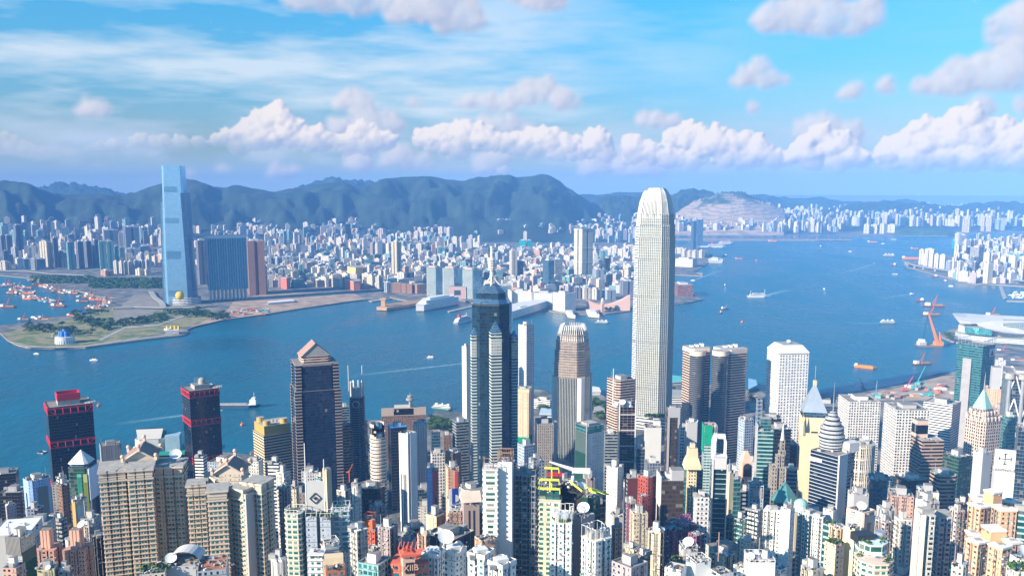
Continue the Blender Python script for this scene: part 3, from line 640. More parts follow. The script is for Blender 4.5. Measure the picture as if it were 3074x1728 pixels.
# --- table of plain towers: label, crop, left, corner, right, top, depth, style, outline, extras
TB=[
('dark grey glass office block at the left edge of the photo, beside the water','a',-70,92,110,832,1130,'glassd','box',dict(k=.7,pu=2.5)),
('pale blue tower with a brown cluttered roof, left of the red and black tower','a',130,172,305,885,900,'blue','cham',dict(name='apartment_block',roof=5)),
('black glass tower with red truss bands and a red penthouse, far left of the waterfront','a',263,283,552,445,1180,'glassd','box',dict(roof=0,pu=2.)),
('black glass tower with red truss bands and white radome roof, beside the cargo ship','a',1082,1130,1308,346,1272,'glassd','box',dict(roof=0,pu=2.)),
('small dark grey square tower at the waterfront between the two red and black towers','a',592,600,725,674,1300,'grey','box',dict(roof=4)),
('slim brown and cream tower standing right of the pale blue tower','a',338,366,412,905,800,'brown','box',dict(name='apartment_block')),
('thin white tower rising behind the slim brown and cream tower','a',335,350,398,862,850,'bandw','box',dict(name='apartment_block',roof=1)),
('slim tower with an orange tiled side and white front, below the pyramid roofed glass tower','a',430,450,498,1008,760,'blankc','box',dict(name='apartment_block',roof=2)),
('white tower with orange brown back wall, behind the slim orange sided tower','a',462,500,516,985,790,'white','box',dict(name='apartment_block',roof=2)),
('narrow white tower with dark floor bands, in front of the slim brown tower','a',322,362,397,1112,740,'bandw','box',dict(name='apartment_block',roof=1)),
('small pinkish grey stepped block at the left edge before the dark glass block','a',30,38,96,1032,950,'mauve','box',dict(name='apartment_block',roof=1)),
('tall dark navy tower squeezed between the pink blocks and the big beige tower','a',545,550,620,1216,640,'glassd','box',dict(name='apartment_block',roof=2)),
('yellow low block with a flat grey roof at the bottom left','a',220,322,345,1402,500,'blanky','box',dict(name='low_building',roof=2)),
('grey low block beside the yellow low block at the bottom left','a',345,410,425,1412,505,'grey','box',dict(name='low_building',roof=2)),
('pink low gabled block in the bottom left corner','a',12,95,150,1400,480,'pink','ell',dict(name='low_building',roof=2)),
('small white block behind the second beige tower, left of its rooftop house','a',1160,1212,1236,735,1010,'bandw','box',dict(roof=2)),
('pale mid-rise block among the roofs between the orange sided tower and the beige tower','a',488,530,566,1152,690,'r_p','box',dict(name='apartment_block',roof=2)),
('grey cluttered block behind the pale mid-rise near the big beige tower','a',480,560,600,1105,730,'grey','ell',dict(name='apartment_block',roof=4)),
('white roof tank block on the roofs beside the pink blocks','a',388,440,478,1225,650,'whiteb','box',dict(name='low_building',roof=3)),
('blue roofed white block behind the second beige tower','a',1238,1350,1420,775,900,'r_b','box',dict(name='apartment_block',roof=4)),
('low pier building with dark roof beside the first red and black tower','a',228,262,292,806,1420,'grey','box',dict(name='low_building',roof=2,z0=2)),
# b
('white apartment tower behind the second beige tower, left of the dark gabled tower','b',255,300,340,832,700,'white','ell',dict(name='apartment_block')),
('small cream block below the white apartment tower, left of the dark gabled tower','b',340,375,390,918,720,'cream','box',dict(name='apartment_block',roof=2)),
('mauve brown block half hidden behind the second beige tower','b',270,322,345,930,640,'mauve','notch',dict(name='apartment_block')),
('white roofed block with plant rooms above the dark gabled tower left edge','b',90,150,178,765,900,'white','box',dict(roof=4)),
('pale block with a long roof behind the gold roofed office building','b',205,270,292,775,880,'bandw','box',dict(roof=4)),
('brown slab office block with a radar mast on its roof, near the small green park','b',872,884,1150,452,1350,'brown','box',dict(k=.25,roof=2,pu=3)),
('black glass block with a blue roof deck, before the brown slab block','b',922,940,1036,568,1150,'glassd','box',dict(roof=3,top=POOL)),
('dark grey tower right of the black block with a blue roof','b',1074,1086,1156,545,1180,'gridd','box',dict(roof=3)),
('pale blue reflecting glass tower left of the small brown tower','b',1178,1184,1236,588,1100,'glassb','box',dict(roof=0)),
('small dark brown tower near the waterfront park','b',1250,1256,1302,608,1150,'brown','box',dict(roof=1)),
('white grid fronted block in shade behind the blue and red slim tower','b',1178,1186,1262,718,1020,'grid','box',dict(roof=2)),
('brown tower with a curved glass top, left of the striped grey tower','b',1264,1300,1366,718,1000,'brown','cham',dict(roof=3,big=1.5)),
('slim tower with a blue left wall and red right wall','b',1155,1188,1222,815,820,'blue','box',dict(name='apartment_block',roof=2)),
('slim beige and red tower left of the tall dark pyramid topped tower','b',1267,1282,1348,802,850,'salmon','box',dict(name='apartment_block',roof=2)),
('grey blue banded tower with roof pool, left of the dark pyramid topped tower','b',1308,1332,1406,532,1150,'bandg','box',dict(roof=3,top=POOL)),
('narrow windowless white slab rising from the harbour side, left of the pyramid topped tower','b',1365,1392,1412,78,1300,'blank','box',dict(roof=1)),
('tall slim white tower with a dark strip of windows, before the brown slab block','b',988,1046,1096,603,800,'whiteb','box',dict(name='apartment_block',roof=0,k=1)),
('brown striped office tower hidden left of the rounded black tower','b',640,650,700,548,1160,'bandb','box',dict(roof=2)),
('grey roofed block behind the rounded black tower','b',640,648,690,440,1330,'bandg','box',dict(roof=2)),
('thin blank cream slab standing in front of the dark gabled tower','b',533,556,586,812,760,'blankc','box',dict(name='apartment_block',roof=0)),
('short pale green slab beside the thin blank cream slab','b',508,520,536,862,770,'r_t','box',dict(name='apartment_block',roof=1)),
('white curved apartment tower with a red crane on top, below the rounded black tower','b',695,740,775,915,640,'whitep','round',dict(name='apartment_block',roof=2)),
('white stepped block left of the white curved apartment tower','b',617,668,700,938,660,'white','ell',dict(name='apartment_block',roof=3)),
('greyish mauve block behind the red tower','b',815,842,915,1040,650,'mauve','notch',dict(name='apartment_block',roof=2)),
('white slim tower with roof plants, left of the red tower','b',697,738,802,1180,470,'white','box',dict(name='apartment_block',roof=3,slab=WHITE,so=.3,sl=.25)),
('grey pink plain walled tower right of the red tower','b',862,935,982,1165,560,'mauve','box',dict(name='apartment_block',roof=3)),
('pale yellow windowless walled block near the foot of the tall slim white tower','b',1150,1212,1262,1092,600,'blanky','box',dict(name='apartment_block',roof=2)),
('white and orange small tower before the dark netted block','b',1098,1150,1168,1200,520,'salmon','box',dict(name='apartment_block',roof=2)),
('low block wrapped in dark scaffold netting, above the white wavy roofed block','b',1132,1300,1440,1240,520,'net','box',dict(name='low_building',roof=4)),
('orange tiled low block right of the dark netted block','b',1442,1482,1566,1238,480,'salmon','box',dict(name='low_building',roof=0,top=CONC)),
('slim tan tower with a rounded top and dark window column, below the red tower','b',808,838,860,1290,490,'stone','cham',dict(name='apartment_block',roof=0)),
('low greenish white block at the bottom, left of the red stepped block','b',742,865,940,1385,420,'r_t','ell',dict(name='low_building',roof=4)),
('white gable ended block at the bottom, right of the second beige tower','b',256,290,306,1350,450,'whiteb','box',dict(name='low_building',roof=1)),
('cluttered blue roofed low block between the grey pink tower and the tall slim white tower','b',985,1060,1090,1245,560,'r_b','ell',dict(name='low_building',roof=6,top=POOL)),
('small block with round roof terraces at the foot of the tall slim white tower','b',985,1050,1085,1205,640,'r_d','box',dict(name='low_building',roof=5)),
# c
('white windowed tower right of the tall dark pyramid topped tower, before the harbour','h',390,450,508,1238,1350,'gridd','box',dict(roof=3)),
('brown and cream striped octagonal tower left of the tallest white tower','c',830,905,1020,285,1300,'bandp','cham',dict(roof=5)),
('plain pale grey slab with a notched top left of the grey and gold tower','c',1062,1070,1165,562,1000,'blank','box',dict(roof=0)),
('grey framed tower with a gold brown glass front','c',1188,1204,1276,458,1080,'bronze','box',dict(roof=2)),
('white tower with dark square windows right of the grey and gold tower','c',1270,1276,1332,560,1050,'grid','box',dict(roof=2)),
('blank light grey slab tower below the twin round fronted towers','c',1310,1318,1380,532,1030,'blankg','box',dict(roof=2)),
('white office tower with dotted windows in front of the glass topped grey tower','c',838,903,940,802,800,'whitep','box',dict(name='apartment_block',roof=3)),
('dark tower with thin light bands behind the dark red brick tower','c',944,962,1050,862,800,'bandg','cham',dict(roof=4)),
('dark red brick tower with stepped shoulder','c',1025,1085,1142,862,780,'brick','box',dict(roof=2)),
('lower wing of red brick joined at the foot of the brick tower','c',1022,1050,1086,975,770,'brick','box',dict(roof=0)),
('dark bronze glass tower with a white framed left edge','c',1140,1166,1298,880,760,'bronze','box',dict(roof=3)),
('cream slim block with a bare side wall in front of the purple complex','c',1085,1160,1182,1186,520,'cream','box',dict(name='apartment_block',roof=2)),
('cream and orange apartment block left of the cream slim block','c',975,1000,1085,1075,640,'cream','notch',dict(name='apartment_block',roof=2)),
('pink red tower with a blue left wall behind the cream and orange block','c',955,972,1012,1010,690,'purple','box',dict(name='apartment_block',roof=2)),
('slim salmon tower right of the white apartment tower with a grey core','c',865,890,932,1160,560,'salmon','notch',dict(name='apartment_block',roof=1)),
('small salmon block with blank walls at the foot of the cream and orange block','c',948,1000,1026,1290,520,'blankc','box',dict(name='low_building',roof=1)),
('little brown chimney like block beside the small salmon block','c',1030,1052,1076,1330,500,'brown','box',dict(name='low_building',roof=1)),
('low mauve roofed block with a small dish at the bottom centre right','c',868,985,1085,1400,430,'mauve','ell',dict(name='low_building',roof=6)),
('grey tower striped with small windows left of the dark teal slim tower','c',1358,1372,1450,978,680,'gridd','box',dict(roof=2)),
('pale grey blue apartment block between the pyramid topped tower and the ribbed tower','c',305,345,412,672,900,'bluegrey','ell',dict(name='apartment_block',roof=3)),
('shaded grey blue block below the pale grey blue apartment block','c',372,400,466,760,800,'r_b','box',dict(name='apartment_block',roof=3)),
('low stone office building behind the ribbed tower left side','c',410,425,522,545,1250,'stone','box',dict(roof=2,k=.6)),
('small grey block with a red roof room behind the yellow beamed tower','c',708,722,768,868,640,'blankt','box',dict(name='apartment_block',roof=1)),
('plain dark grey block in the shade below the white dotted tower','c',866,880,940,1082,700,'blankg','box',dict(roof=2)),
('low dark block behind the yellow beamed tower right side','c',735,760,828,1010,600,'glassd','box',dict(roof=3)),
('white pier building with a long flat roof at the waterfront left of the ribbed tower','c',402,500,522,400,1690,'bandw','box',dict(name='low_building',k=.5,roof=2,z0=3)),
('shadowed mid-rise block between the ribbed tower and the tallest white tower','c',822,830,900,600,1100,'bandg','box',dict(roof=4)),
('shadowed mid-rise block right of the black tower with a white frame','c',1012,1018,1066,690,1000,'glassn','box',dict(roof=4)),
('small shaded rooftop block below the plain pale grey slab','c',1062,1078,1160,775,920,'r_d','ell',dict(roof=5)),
# e / d
('banded white grey tower behind the teal banded tower, right of the round fronted pair','e',630,668,722,520,1050,'bluegrey','box',dict(roof=5)),
('teal glass tower with pale floor bands and a lattice mast on top','e',735,748,840,582,900,'bandt','box',dict(roof=3)),
('black glass block right of the teal banded tower','e',800,838,945,572,1000,'glassd','box',dict(roof=1,pu=2)),
('dark block with a pale green roof behind the black glass block','e',780,790,888,505,1080,'glassd','box',dict(roof=3,top=ROOFL)),
('dark low block right of the grey stone tower with a spire','e',905,915,985,665,1040,'glassd','box',dict(roof=1)),
('dark office tower with a white plant room in front of the cream pyramid topped tower','e',908,918,982,812,820,'bandg','box',dict(roof=2,rw='blank')),
('grey green shaded tower right of the dark teal slim tower','e',592,604,644,862,740,'teal','box',dict(roof=2)),
('cream pilastered slim tower beside the dark teal slim tower','e',560,578,602,822,740,'blankc','box',dict(roof=2)),
('grey tower with a square emblem in front of the pink arch topped tower','e',688,698,782,905,790,'bluegrey','box',dict(roof=1)),
('dark windowed wing left of the grey tower with a square emblem','e',640,646,692,940,800,'bandg','box',dict(roof=1)),
('bluish blank slab right of the grey tower with a square emblem','e',778,784,820,930,800,'bandg','box',dict(roof=0)),
('white ornate office block behind the pink arch topped tower','e',680,690,735,760,930,'gridd','box',dict(roof=3)),
('grey glass curved front tower left of the white residential pair','e',685,745,775,1060,680,'bandw','box',dict(name='apartment_block',roof=2)),
('small white and teal tower with curved balconies','e',603,652,684,1115,690,'bandt','box',dict(name='apartment_block',roof=2)),
('round teal glass block beside the small white and teal tower','e',550,580,606,1098,700,'teal','round',dict(name='apartment_block',roof=1)),
('small cream stepped block at the foot of the white curved balcony towers','e',625,680,742,1250,600,'cream','ell',dict(name='low_building',roof=3)),
('low white roofed house with dormers below the dark teal slim tower','e',470,540,610,1330,540,'cream','box',dict(name='low_building',roof=2)),
('white tower with square punched windows left of its twin, facing the harbour','e',1228,1290,1480,408,1250,'grid','box',dict(roof=5,pu=3.6)),
('white tower with square punched windows right of its twin, in front of the building site','d',757,832,1030,458,1130,'grid','box',dict(roof=5,pu=3.6)),
('grey glass office block between the white pyramid hat tower and the white punched window tower','e',974,984,1068,372,1400,'gridd','box',dict(roof=3)),
('low dark glass block behind the cream pyramid topped tower','e',1066,1080,1230,430,1390,'glassn','box',dict(roof=3,k=.6)),
('wide white office block with long brown window bands, right of the punched window twins','d',992,1165,1216,432,1230,'bandw','box',dict(roof=2)),
('pinkish stepped tower right of the green glass tower','d',1362,1378,1470,330,1350,'salmon','box',dict(roof=1,big=1.4,tall=40)),
('pink brown terraced tower base in front of the green glass tower','d',1405,1420,1485,445,1280,'pink','box',dict(roof=2)),
('teal glass tower at the right, behind the green pyramid roofed tower','d',1462,1500,1548,498,1120,'teal','box',dict(roof=2)),
('terracotta banded office tower with a square brick penthouse','d',918,985,1115,640,1000,'bandb','box',dict(roof=0)),
('lower terracotta banded block with green roof machinery','d',1022,1082,1200,850,880,'bandb','cham',dict(roof=7,top=GREEN)),
('low teal glass block with a slanted grey roof','d',1108,1205,1276,740,980,'glassg','box',dict(roof=1)),
('slim grey white tower right of the low teal glass block','d',1290,1348,1400,712,850,'blankg','box',dict(roof=1)),
('low black glass block with a teal round sign, below the right punched window tower','d',822,900,1020,880,850,'glassd','box',dict(roof=4)),
('pale teal glass box building left of the black low block','d',658,672,795,872,800,'glassb','box',dict(roof=4)),
('concrete grey block with roof ducts behind the tower with a lattice box top','d',540,578,666,960,730,'blankg','box',dict(roof=6)),
('pink gable topped block in front of the black low block','d',780,800,936,965,720,'pink','box',dict(name='apartment_block',roof=2)),
('white block with a small yellow sign below the lower terracotta banded block','d',950,972,1085,945,750,'blank','box',dict(name='low_building',roof=3)),
('white flat roofed lift tower block right of the pink gable topped block','d',944,1012,1088,1010,620,'blank','box',dict(name='apartment_block',roof=3)),
('white blank topped tower behind the tower with a lattice box top','d',712,758,828,1050,620,'blank','box',dict(name='apartment_block',roof=1)),
('white and pink apartment block below the white blank topped tower','d',700,765,822,1130,570,'r_p','notch',dict(name='apartment_block',roof=3)),
('white apartment tower with dark balconies left of the tall blank sided pair','d',818,850,922,1118,560,'white','notch2',dict(name='apartment_block',roof=3,slab=WHITE,so=.25,sl=.25)),
('slim pink apartment tower between the tall grey pair and the orange blocks','d',1148,1196,1240,1062,580,'r_p','notch',dict(name='apartment_block',roof=2)),
('low beige block at the bottom below the peach tower','d',260,330,400,1415,430,'cream','box',dict(name='low_building',roof=3)),
('white low block with a dish at the bottom, left of the white residential pair','d',-10,70,110,1362,430,'whiteb','box',dict(name='low_building',roof=4)),
('teal striped glass tower at the right edge above the white dish block','d',1550,1562,1650,1048,560,'bandt','box',dict(roof=2)),
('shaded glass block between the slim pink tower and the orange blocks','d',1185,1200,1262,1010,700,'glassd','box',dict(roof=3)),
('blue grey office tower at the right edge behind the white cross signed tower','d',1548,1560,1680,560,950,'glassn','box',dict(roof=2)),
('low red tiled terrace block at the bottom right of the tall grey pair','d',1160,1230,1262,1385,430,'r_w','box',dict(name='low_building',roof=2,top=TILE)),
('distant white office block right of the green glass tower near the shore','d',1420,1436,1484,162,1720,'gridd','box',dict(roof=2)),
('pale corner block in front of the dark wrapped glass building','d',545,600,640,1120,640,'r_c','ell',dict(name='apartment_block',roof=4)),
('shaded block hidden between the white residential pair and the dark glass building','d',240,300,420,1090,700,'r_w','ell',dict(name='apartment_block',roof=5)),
]
BLD={}
for r in TB:
 label,c,xl,xc,xr,yt,dist,st,sh,ex=r
 BLD[label]=B(label,c,xl,xc,xr,yt,dist,st,sh,**ex)
def bld(s):
 for k in BLD:
  if s in k:return BLD[k]
 raise KeyError(s)
 # red trusses, penthouses of the two black towers
for s,zs,box in(('far left of the waterfront',(0,110,260),1),('beside the cargo',(0,100,230),0)):
 root,Q,h,f=bld(s);z=f[5]
 for dz in zs:
  m=M();zz=h-dz*.42-(9 if dz else 10.6)
  for t in(0,7.6):m.ring(Q,zz+t,1.4,.5,RED)
  I=offs(Q,.35)
  for i in range(4):
   a,b=Vector(I[i]),Vector(I[(i+1)%4]);n=6
   for j in range(n):
    p,q=a.lerp(b,j/n),a.lerp(b,(j+1)/n)
    m.tube((*p,zz+.5),(*p,zz+8),.5,RED,4)
    if j in(0,n-1):m.tube((*p,zz+(.8 if j else 8)),(*q,zz+(8 if j else .8)),.5,RED,4)
  m.obj('truss_band',root)
 m=M();m.prism(scl(Q,.5),h-2,h+5,ROOFL,ROOF);m.obj('stair_block',root)
 if box:
  P5=scl(Q,.5);m=M()
  for i in range(4):
   a,b=Vector(P5[i]),Vector(P5[(i+1)%4]);d=(b-a).normalized();nn=Vector((-d.y,d.x))*.6
   m.prism(ccw([tuple(a-nn),tuple(b-nn),tuple(b+nn),tuple(a+nn)]),h+5,h+14,RED,RED)
  m.obj('penthouse',root)
 else:
  m=M().cyl(3,0,h+5,h+10,5,ROOFL,14);m.dome(3,0,h+10,5,4,CONC);m.obj('radome',root)
  for i in range(5):M().tube((-9+i*2.2,5,h+4),(-9+i*2.2,5,h+13),.25,STEEL,4).obj('mast',root)
 for i in range(6):M().box(Q[0][0]*.75+i*1.2,Q[0][1]*.7+(i%3)*5,h-1,4,2.5,2,CONC).obj('cooling_unit',root)
 # window strips on the tall slim white tower, red wall of the slim blue tower, brick penthouse etc.
root,Q,h,f=bld('tall slim white tower with a dark strip')
for s0,s1 in((.28,.42),(.48,.58),(.74,.86)):
 panel(root,f,'L',s0,s1,f[5]-150,f[5]-5,S((.75,.74,.7),'dk',.7,.55),'window_strip')
panel(root,f,'R',.1,.34,f[5]-150,f[5]+2,WHITE,'pilaster',.2,.9)
panel(root,f,'L',.0,.1,f[5]-150,f[5]+2,WHITE,'pilaster',.2,.9)
root,Q,h,f=bld('slim tower with a blue left wall');panel(root,f,'R',.0,1,f[5]-90,f[5]+1,S((.5,.10,.10),'dk',.4,.4),'red_wall',.1,.3)
root,Q,h,f=bld('slim beige and red');panel(root,f,'R',.6,.9,f[5]-90,f[5]-4,S((.55,.10,.08),'dk',.5,.5),'red_bay',.1,.8)
root,Q,h,f=bld('pale yellow windowless');panel(root,f,'R',.0,1,f[5]-60,f[5]-1,S((.40,.22,.16),'dk',.5,.5),'tiled_wall',.05,.3)
root,Q,h,f=bld('pale blue tower');panel(root,f,'R',.35,.8,f[5]-120,f[5]-8,S((.22,.22,.24),'bk',.9,.4),'window_strip',-1.2,1.6)
panel(root,f,'L',.4,.55,f[5]-60,f[5]-14,DARK,'window_strip',.1,.2)
root,Q,h,f=bld('thin blank cream');M().prism(scl(Q,.96),h,h+.3,ROOF,ROOF).obj('roof_slab',root)
root,Q,h,f=bld('slim orange')if 0 else bld('orange tiled side');panel(root,f,'L',0,.96,f[5]-80,f[5]+.5,plain((.62,.30,.10),.7),'tiled_wall',.1,.4);panel(root,f,'R',.15,.85,f[5]-80,f[5]-3,S((.74,.73,.7),'dk',.4,.4),'window_wall',.1,.3)
root,Q,h,f=bld('grey framed tower')
panel(root,f,'R',0,.16,f[5]-120,f[5]+2,'blankg','pilaster',.1,1);panel(root,f,'R',.84,1,f[5]-120,f[5]+2,'blankg','pilaster',.1,1);panel(root,f,'R',.0,1,f[5]-9,f[5]+3,'blankg','parapet',.2,1.2)
root,Q,h,f=bld('square brick penthouse');M().prism(scl(Q,.5,Q[2]),h-1,h+19,'bandp',ROOF,ph=30).obj('penthouse',root)
root,Q,h,f=bld('dark bronze glass');panel(root,f,'L',0,1,f[5]-110,f[5]+4,S((.66,.66,.64),'bk',.6,.5),'white_frame',.1,.6)
M().prism(scl(Q,.55,Q[0]),h-1,h+9,'blankg',ROOF).obj('plant_room',root)
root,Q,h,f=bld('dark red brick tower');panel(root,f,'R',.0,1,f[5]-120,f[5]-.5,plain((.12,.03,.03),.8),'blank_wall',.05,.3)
root,Q,h,f=bld('teal glass tower with pale floor');panel(root,f,'L',0,1,f[5]-120,f[5]+6,'blankg','side_wall',.1,.5)
m=M();c0=cen(Q)
for i in range(4):m.tube((c0[0]-8+(i%2)*5,c0[1]+(i//2)*5,h),(c0[0]-8+(i%2)*4,c0[1]+(i//2)*4,h+30),.5,STEEL,4)
for i in range(7):m.box(c0[0]-6,c0[1]+2,h+4+i*4,5.4,5.4,.4,STEEL)
m.obj('lattice_mast',root);M().prism(scl(Q,.7),h-1,h+12,'teal',ROOFL).obj('plant_room',root)
root,Q,h,f=bld('square emblem in front');m=M();p,n=face_pt(f,'R',.5,.4);lp=wl(root,p)
M().box(lp[0],lp[1],h-12,9,.5,10,'blankt',facing(n)).obj('emblem_frame',root);M().box(lp[0]+n[0]*.4,lp[1]+n[1]*.4,h-9.5,5,.5,5,'blankg',facing(n)).obj('emblem',root)
root,Q,h,f=bld('plain pale grey slab');M().prism(scl(Q,.42,Q[1]),h-1,h+5,'blank',ROOF).obj('roof_block',root)
root,Q,h,f=bld('brown slab office');panel(root,f,'R',0,1,f[5]-11,f[5]+1,S((.45,.36,.3),'bk',.45,.8,oy=0),'parapet',.3,.8)
M().tube((10,0,h),(10,0,h+12),2,CONC,8).cyl(10,0,h+12,h+15,6,CONC,12).cyl(10,0,h+17,h+19,4,CONC,12).tube((10,0,h+12),(10,0,h+24),.4,STEEL).obj('radar_mast',root)
root,Q,h,f=bld('white curved apartment tower with a red crane');CRN=plain((.50,.12,.05),.6)
m=M();m.tube((-6,6,h),(-6,6,h+9),.5,CRN,4).tube((-6,6,h+8),(-3,5,h+14),.35,CRN,4).tube((-6,6,h+8),(-8,7,h+7),.5,CRN,4);m.obj('roof_crane',root)
root,Q,h,f=bld('teal round sign');panel(root,f,'R',.42,.95,f[5]-60,f[5]-2,'glassg','glass_screen',.2,.4)
p,n=face_pt(f,'R',.66,.9);lp=wl(root,p);m=M();P=[(5.5*math.cos(t),5.5*math.sin(t))for t in[6.2832*i/20 for i in range(20)]]
m.prism(P,0,.6,CONC,plain((.35,.5,.45),.6));o=m.obj('round_sign',root);o.location=(lp[0],lp[1],h-9);o.rotation_euler=(R(90),0,facing(n))
root,Q,h,f=bld('small yellow sign');panel(root,f,'R',.3,.8,f[5]-8,f[5]-3,YEL,'yellow_sign',.2,.3)
root,Q,h,f=bld('dark teal slim')if 0 else bld('black glass block with a blue');M().prism(scl(Q,1.03),h,h+1,BLUE,POOL).obj('roof_rim',root)
root,Q,h,f=bld('pinkish stepped tower')
# ---------------------------------------------------------------- landmark towers
def frame_(C,d1,d2,L1,L2):  # centre and rotation of a footprint
 return(C[0]+(d1[0]*L1+d2[0]*L2)/2,C[1]+(d1[1]*L1+d2[1]*L2)/2),math.atan2(d2[1],d2[0])
def rsq(w,d,ch,rot):  # rectangle w x d with chamfer ch, rotated
 P=[(-w/2+ch,-d/2),(w/2-ch,-d/2),(w/2,-d/2+ch),(w/2,d/2-ch),(w/2-ch,d/2),(-w/2+ch,d/2),(-w/2,d/2-ch),(-w/2,-d/2+ch)]if ch else[(-w/2,-d/2),(w/2,-d/2),(w/2,d/2),(-w/2,d/2)]
 c,s=math.cos(rot),math.sin(rot);return[(x*c-y*s,x*s+y*c)for x,y in P]
 # tallest white tower on the island
x0,y0,_=at(1970,570,1590);RT=R(-24)
r2=thing('skyscraper','tallest white tower with fine vertical ribs and a claw shaped crown, right of centre','skyscraper',(x0,y0,4))
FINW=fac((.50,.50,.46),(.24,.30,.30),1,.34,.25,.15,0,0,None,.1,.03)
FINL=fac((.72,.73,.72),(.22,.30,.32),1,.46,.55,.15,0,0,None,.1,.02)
def prof2(z):return float(np.interp(z,[0,250,305,344,366,386,399,406,409],[61,60.5,59.5,57,53,47,39,31,25]))
RIBM=plain((.54,.55,.52),.5,.2)
steps=[0,70,150,228,290,325,346,364]
for i in range(len(steps)-1):
 w=prof2(steps[i+1])if i else 61.5
 m=M();P=rsq(w,w,w*.17,RT)
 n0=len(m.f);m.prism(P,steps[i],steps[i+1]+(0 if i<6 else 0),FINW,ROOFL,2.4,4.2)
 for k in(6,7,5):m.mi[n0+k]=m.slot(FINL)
 m.obj('tower_shaft',r2)
 rb=M()
 for q in range(8):
  a,b=Vector(P[q]),Vector(P[(q+1)%8]);L=(b-a).length;nn=max(2,int(L/3.2));dn=(b-a).normalized();no=Vector((dn.y,-dn.x))
  if q in(5,6,7):continue
  for j in range(nn+1):
   p=a.lerp(b,j/nn)+no*.3
   rb.box(p.x,p.y,steps[i],.7,1.7,steps[i+1]-steps[i]+2,RIBM,math.atan2(dn.y,dn.x))
 rb.obj('rib',r2)
 if i:M().prism(offs(P,.5),steps[i]-1,steps[i]+1.2,CONC,CONC,bottom=True).obj('belt',r2)
M().prism(rsq(44,44,8,RT),364,384,DARK,ROOF).prism(rsq(30,30,6,RT),384,396,DARK,ROOF).obj('crown_core',r2)
cr=M()
for q in range(8):
 P=rsq(1,1,.17,RT);a,b=Vector(P[q]),Vector(P[(q+1)%8]);nn=14 if q%2==0 else 5;dn=(b-a).normalized()
 for j in range(nn+1):
  s=a.lerp(b,j/nn);zz=[358,366,376,386,394,400,405,408.5]if q%2==0 else[358,366,376,386,394,399,402,404]
  for z_a,z_b in zip(zz,zz[1:]):
   wa,wb=prof2(z_a),prof2(z_b);th=.55
   A=[(s.x*wa+dn.x*e*th,s.y*wa+dn.y*e*th)for e in(-1,1)];Bq=[(s.x*wb+dn.x*e*th,s.y*wb+dn.y*e*th)for e in(-1,1)]
   A2=[(p[0]*.93,p[1]*.93)for p in A];B2=[(p[0]*.93,p[1]*.93)for p in Bq]
   cr.prism(ccw([A[0],A[1],A2[1],A2[0]]),z_a,z_b,WHITE,WHITE,1e3,1e3,T=ccw([Bq[0],Bq[1],B2[1],B2[0]]))
cr.obj('crown_claw',r2)
m=M()
for q in(6,7,5):  # solid white shoulders left of the crown
 zz=[346,366,386,396,403]
 for z_a,z_b in zip(zz,zz[1:]):
  A=rsq(prof2(z_a),prof2(z_a),prof2(z_a)*.17,RT);Bq=rsq(prof2(z_b),prof2(z_b),prof2(z_b)*.17,RT)
  a,b,c,d=A[q],A[(q+1)%8],Bq[(q+1)%8],Bq[q]
  m.face([(*a,z_a),(*b,z_a),(*c,z_b),(*d,z_b)],WHITE);m.face([(d[0]*.97,d[1]*.97,z_b),(c[0]*.97,c[1]*.97,z_b),(b[0]*.97,b[1]*.97,z_a),(a[0]*.97,a[1]*.97,z_a)],CONC)
m.obj('crown_shoulder',r2)
M().prism(rsq(92,80,6,RT),0,22,'bandw',ROOFL,ph=5).obj('podium',r2)
def foliage(m,x,y,z,rx,ry,rz,n,rnd,mt=None,s=1.):
 mt=mt or LEAF
 for i in range(n):
  a,b,q=rnd.uniform(0,6.28),math.acos(rnd.uniform(-.6,1)),rnd.uniform(.5,1)**.5
  c=Vector((x+rx*math.cos(a)*math.sin(b)*q,y+ry*math.sin(a)*math.sin(b)*q,z+rz*math.cos(b)*q))
  u=Vector((rnd.gauss(0,1),rnd.gauss(0,1),rnd.gauss(0,1))).normalized()*s*rnd.uniform(.5,1.2);w=u.orthogonal().normalized()*s*rnd.uniform(.5,1.1)
  m.face([c-u-w,c+u-w,c+u+w,c-u+w],mt)
m=M();rr_=random.Random(4)
for i in range(14):foliage(m,-14+i*3.4,-46+(i%3)*2,27,4,3,3.5,60,rr_,s=.9)
m.obj('roof_garden',r2)
# ribbed tower with finger crown
x1,y1,_=at(1719,1000,1400);RT1=R(-20)
r1=thing('skyscraper','ribbed tower with pale fingers at its top, between the pyramid topped and tallest towers','skyscraper',(x1,y1,4))
UP=fac((.38,.31,.26),(.05,.09,.13),.72,.62,.4,.15,0,.1,None,.1,.04)
LOW=fac((.44,.46,.45),(.02,.04,.04),.66,1,.6,.12,0,0,None,.1,.03)
for z0_,z1_,w,mt in((0,126,50,LOW),(126,150,49,UP),(150,168,47.5,UP),(168,182,44.5,UP),(182,192,40.5,UP)):
 M().prism(rsq(w,w,w*.2,RT1),z0_,z1_,mt,ROOF,2.6,3.9).obj('tower_shaft',r1)
m=M()
for zz in range(128,192,4):
 w=49.4 if zz<150 else 47.9 if zz<168 else 44.9 if zz<182 else 40.9
 m.ring(rsq(w,w,w*.2,RT1),zz,.9,.3,plain((.44,.34,.28),.7))
m.obj('floor_ledge',r1)
c_,s_2=math.cos(RT1),math.sin(RT1)
for sx,sy in((-1,-1),(1,-1),(-1,1),(1,1)):
 lx,ly=sx*19.5,sy*19.5
 M().prism([(lx*c_-ly*s_2+a,lx*s_2+ly*c_+b)for a,b in rsq(13,13,4,RT1)],0,128,'blank',ROOFL).obj('corner_pier',r1)
m=M()
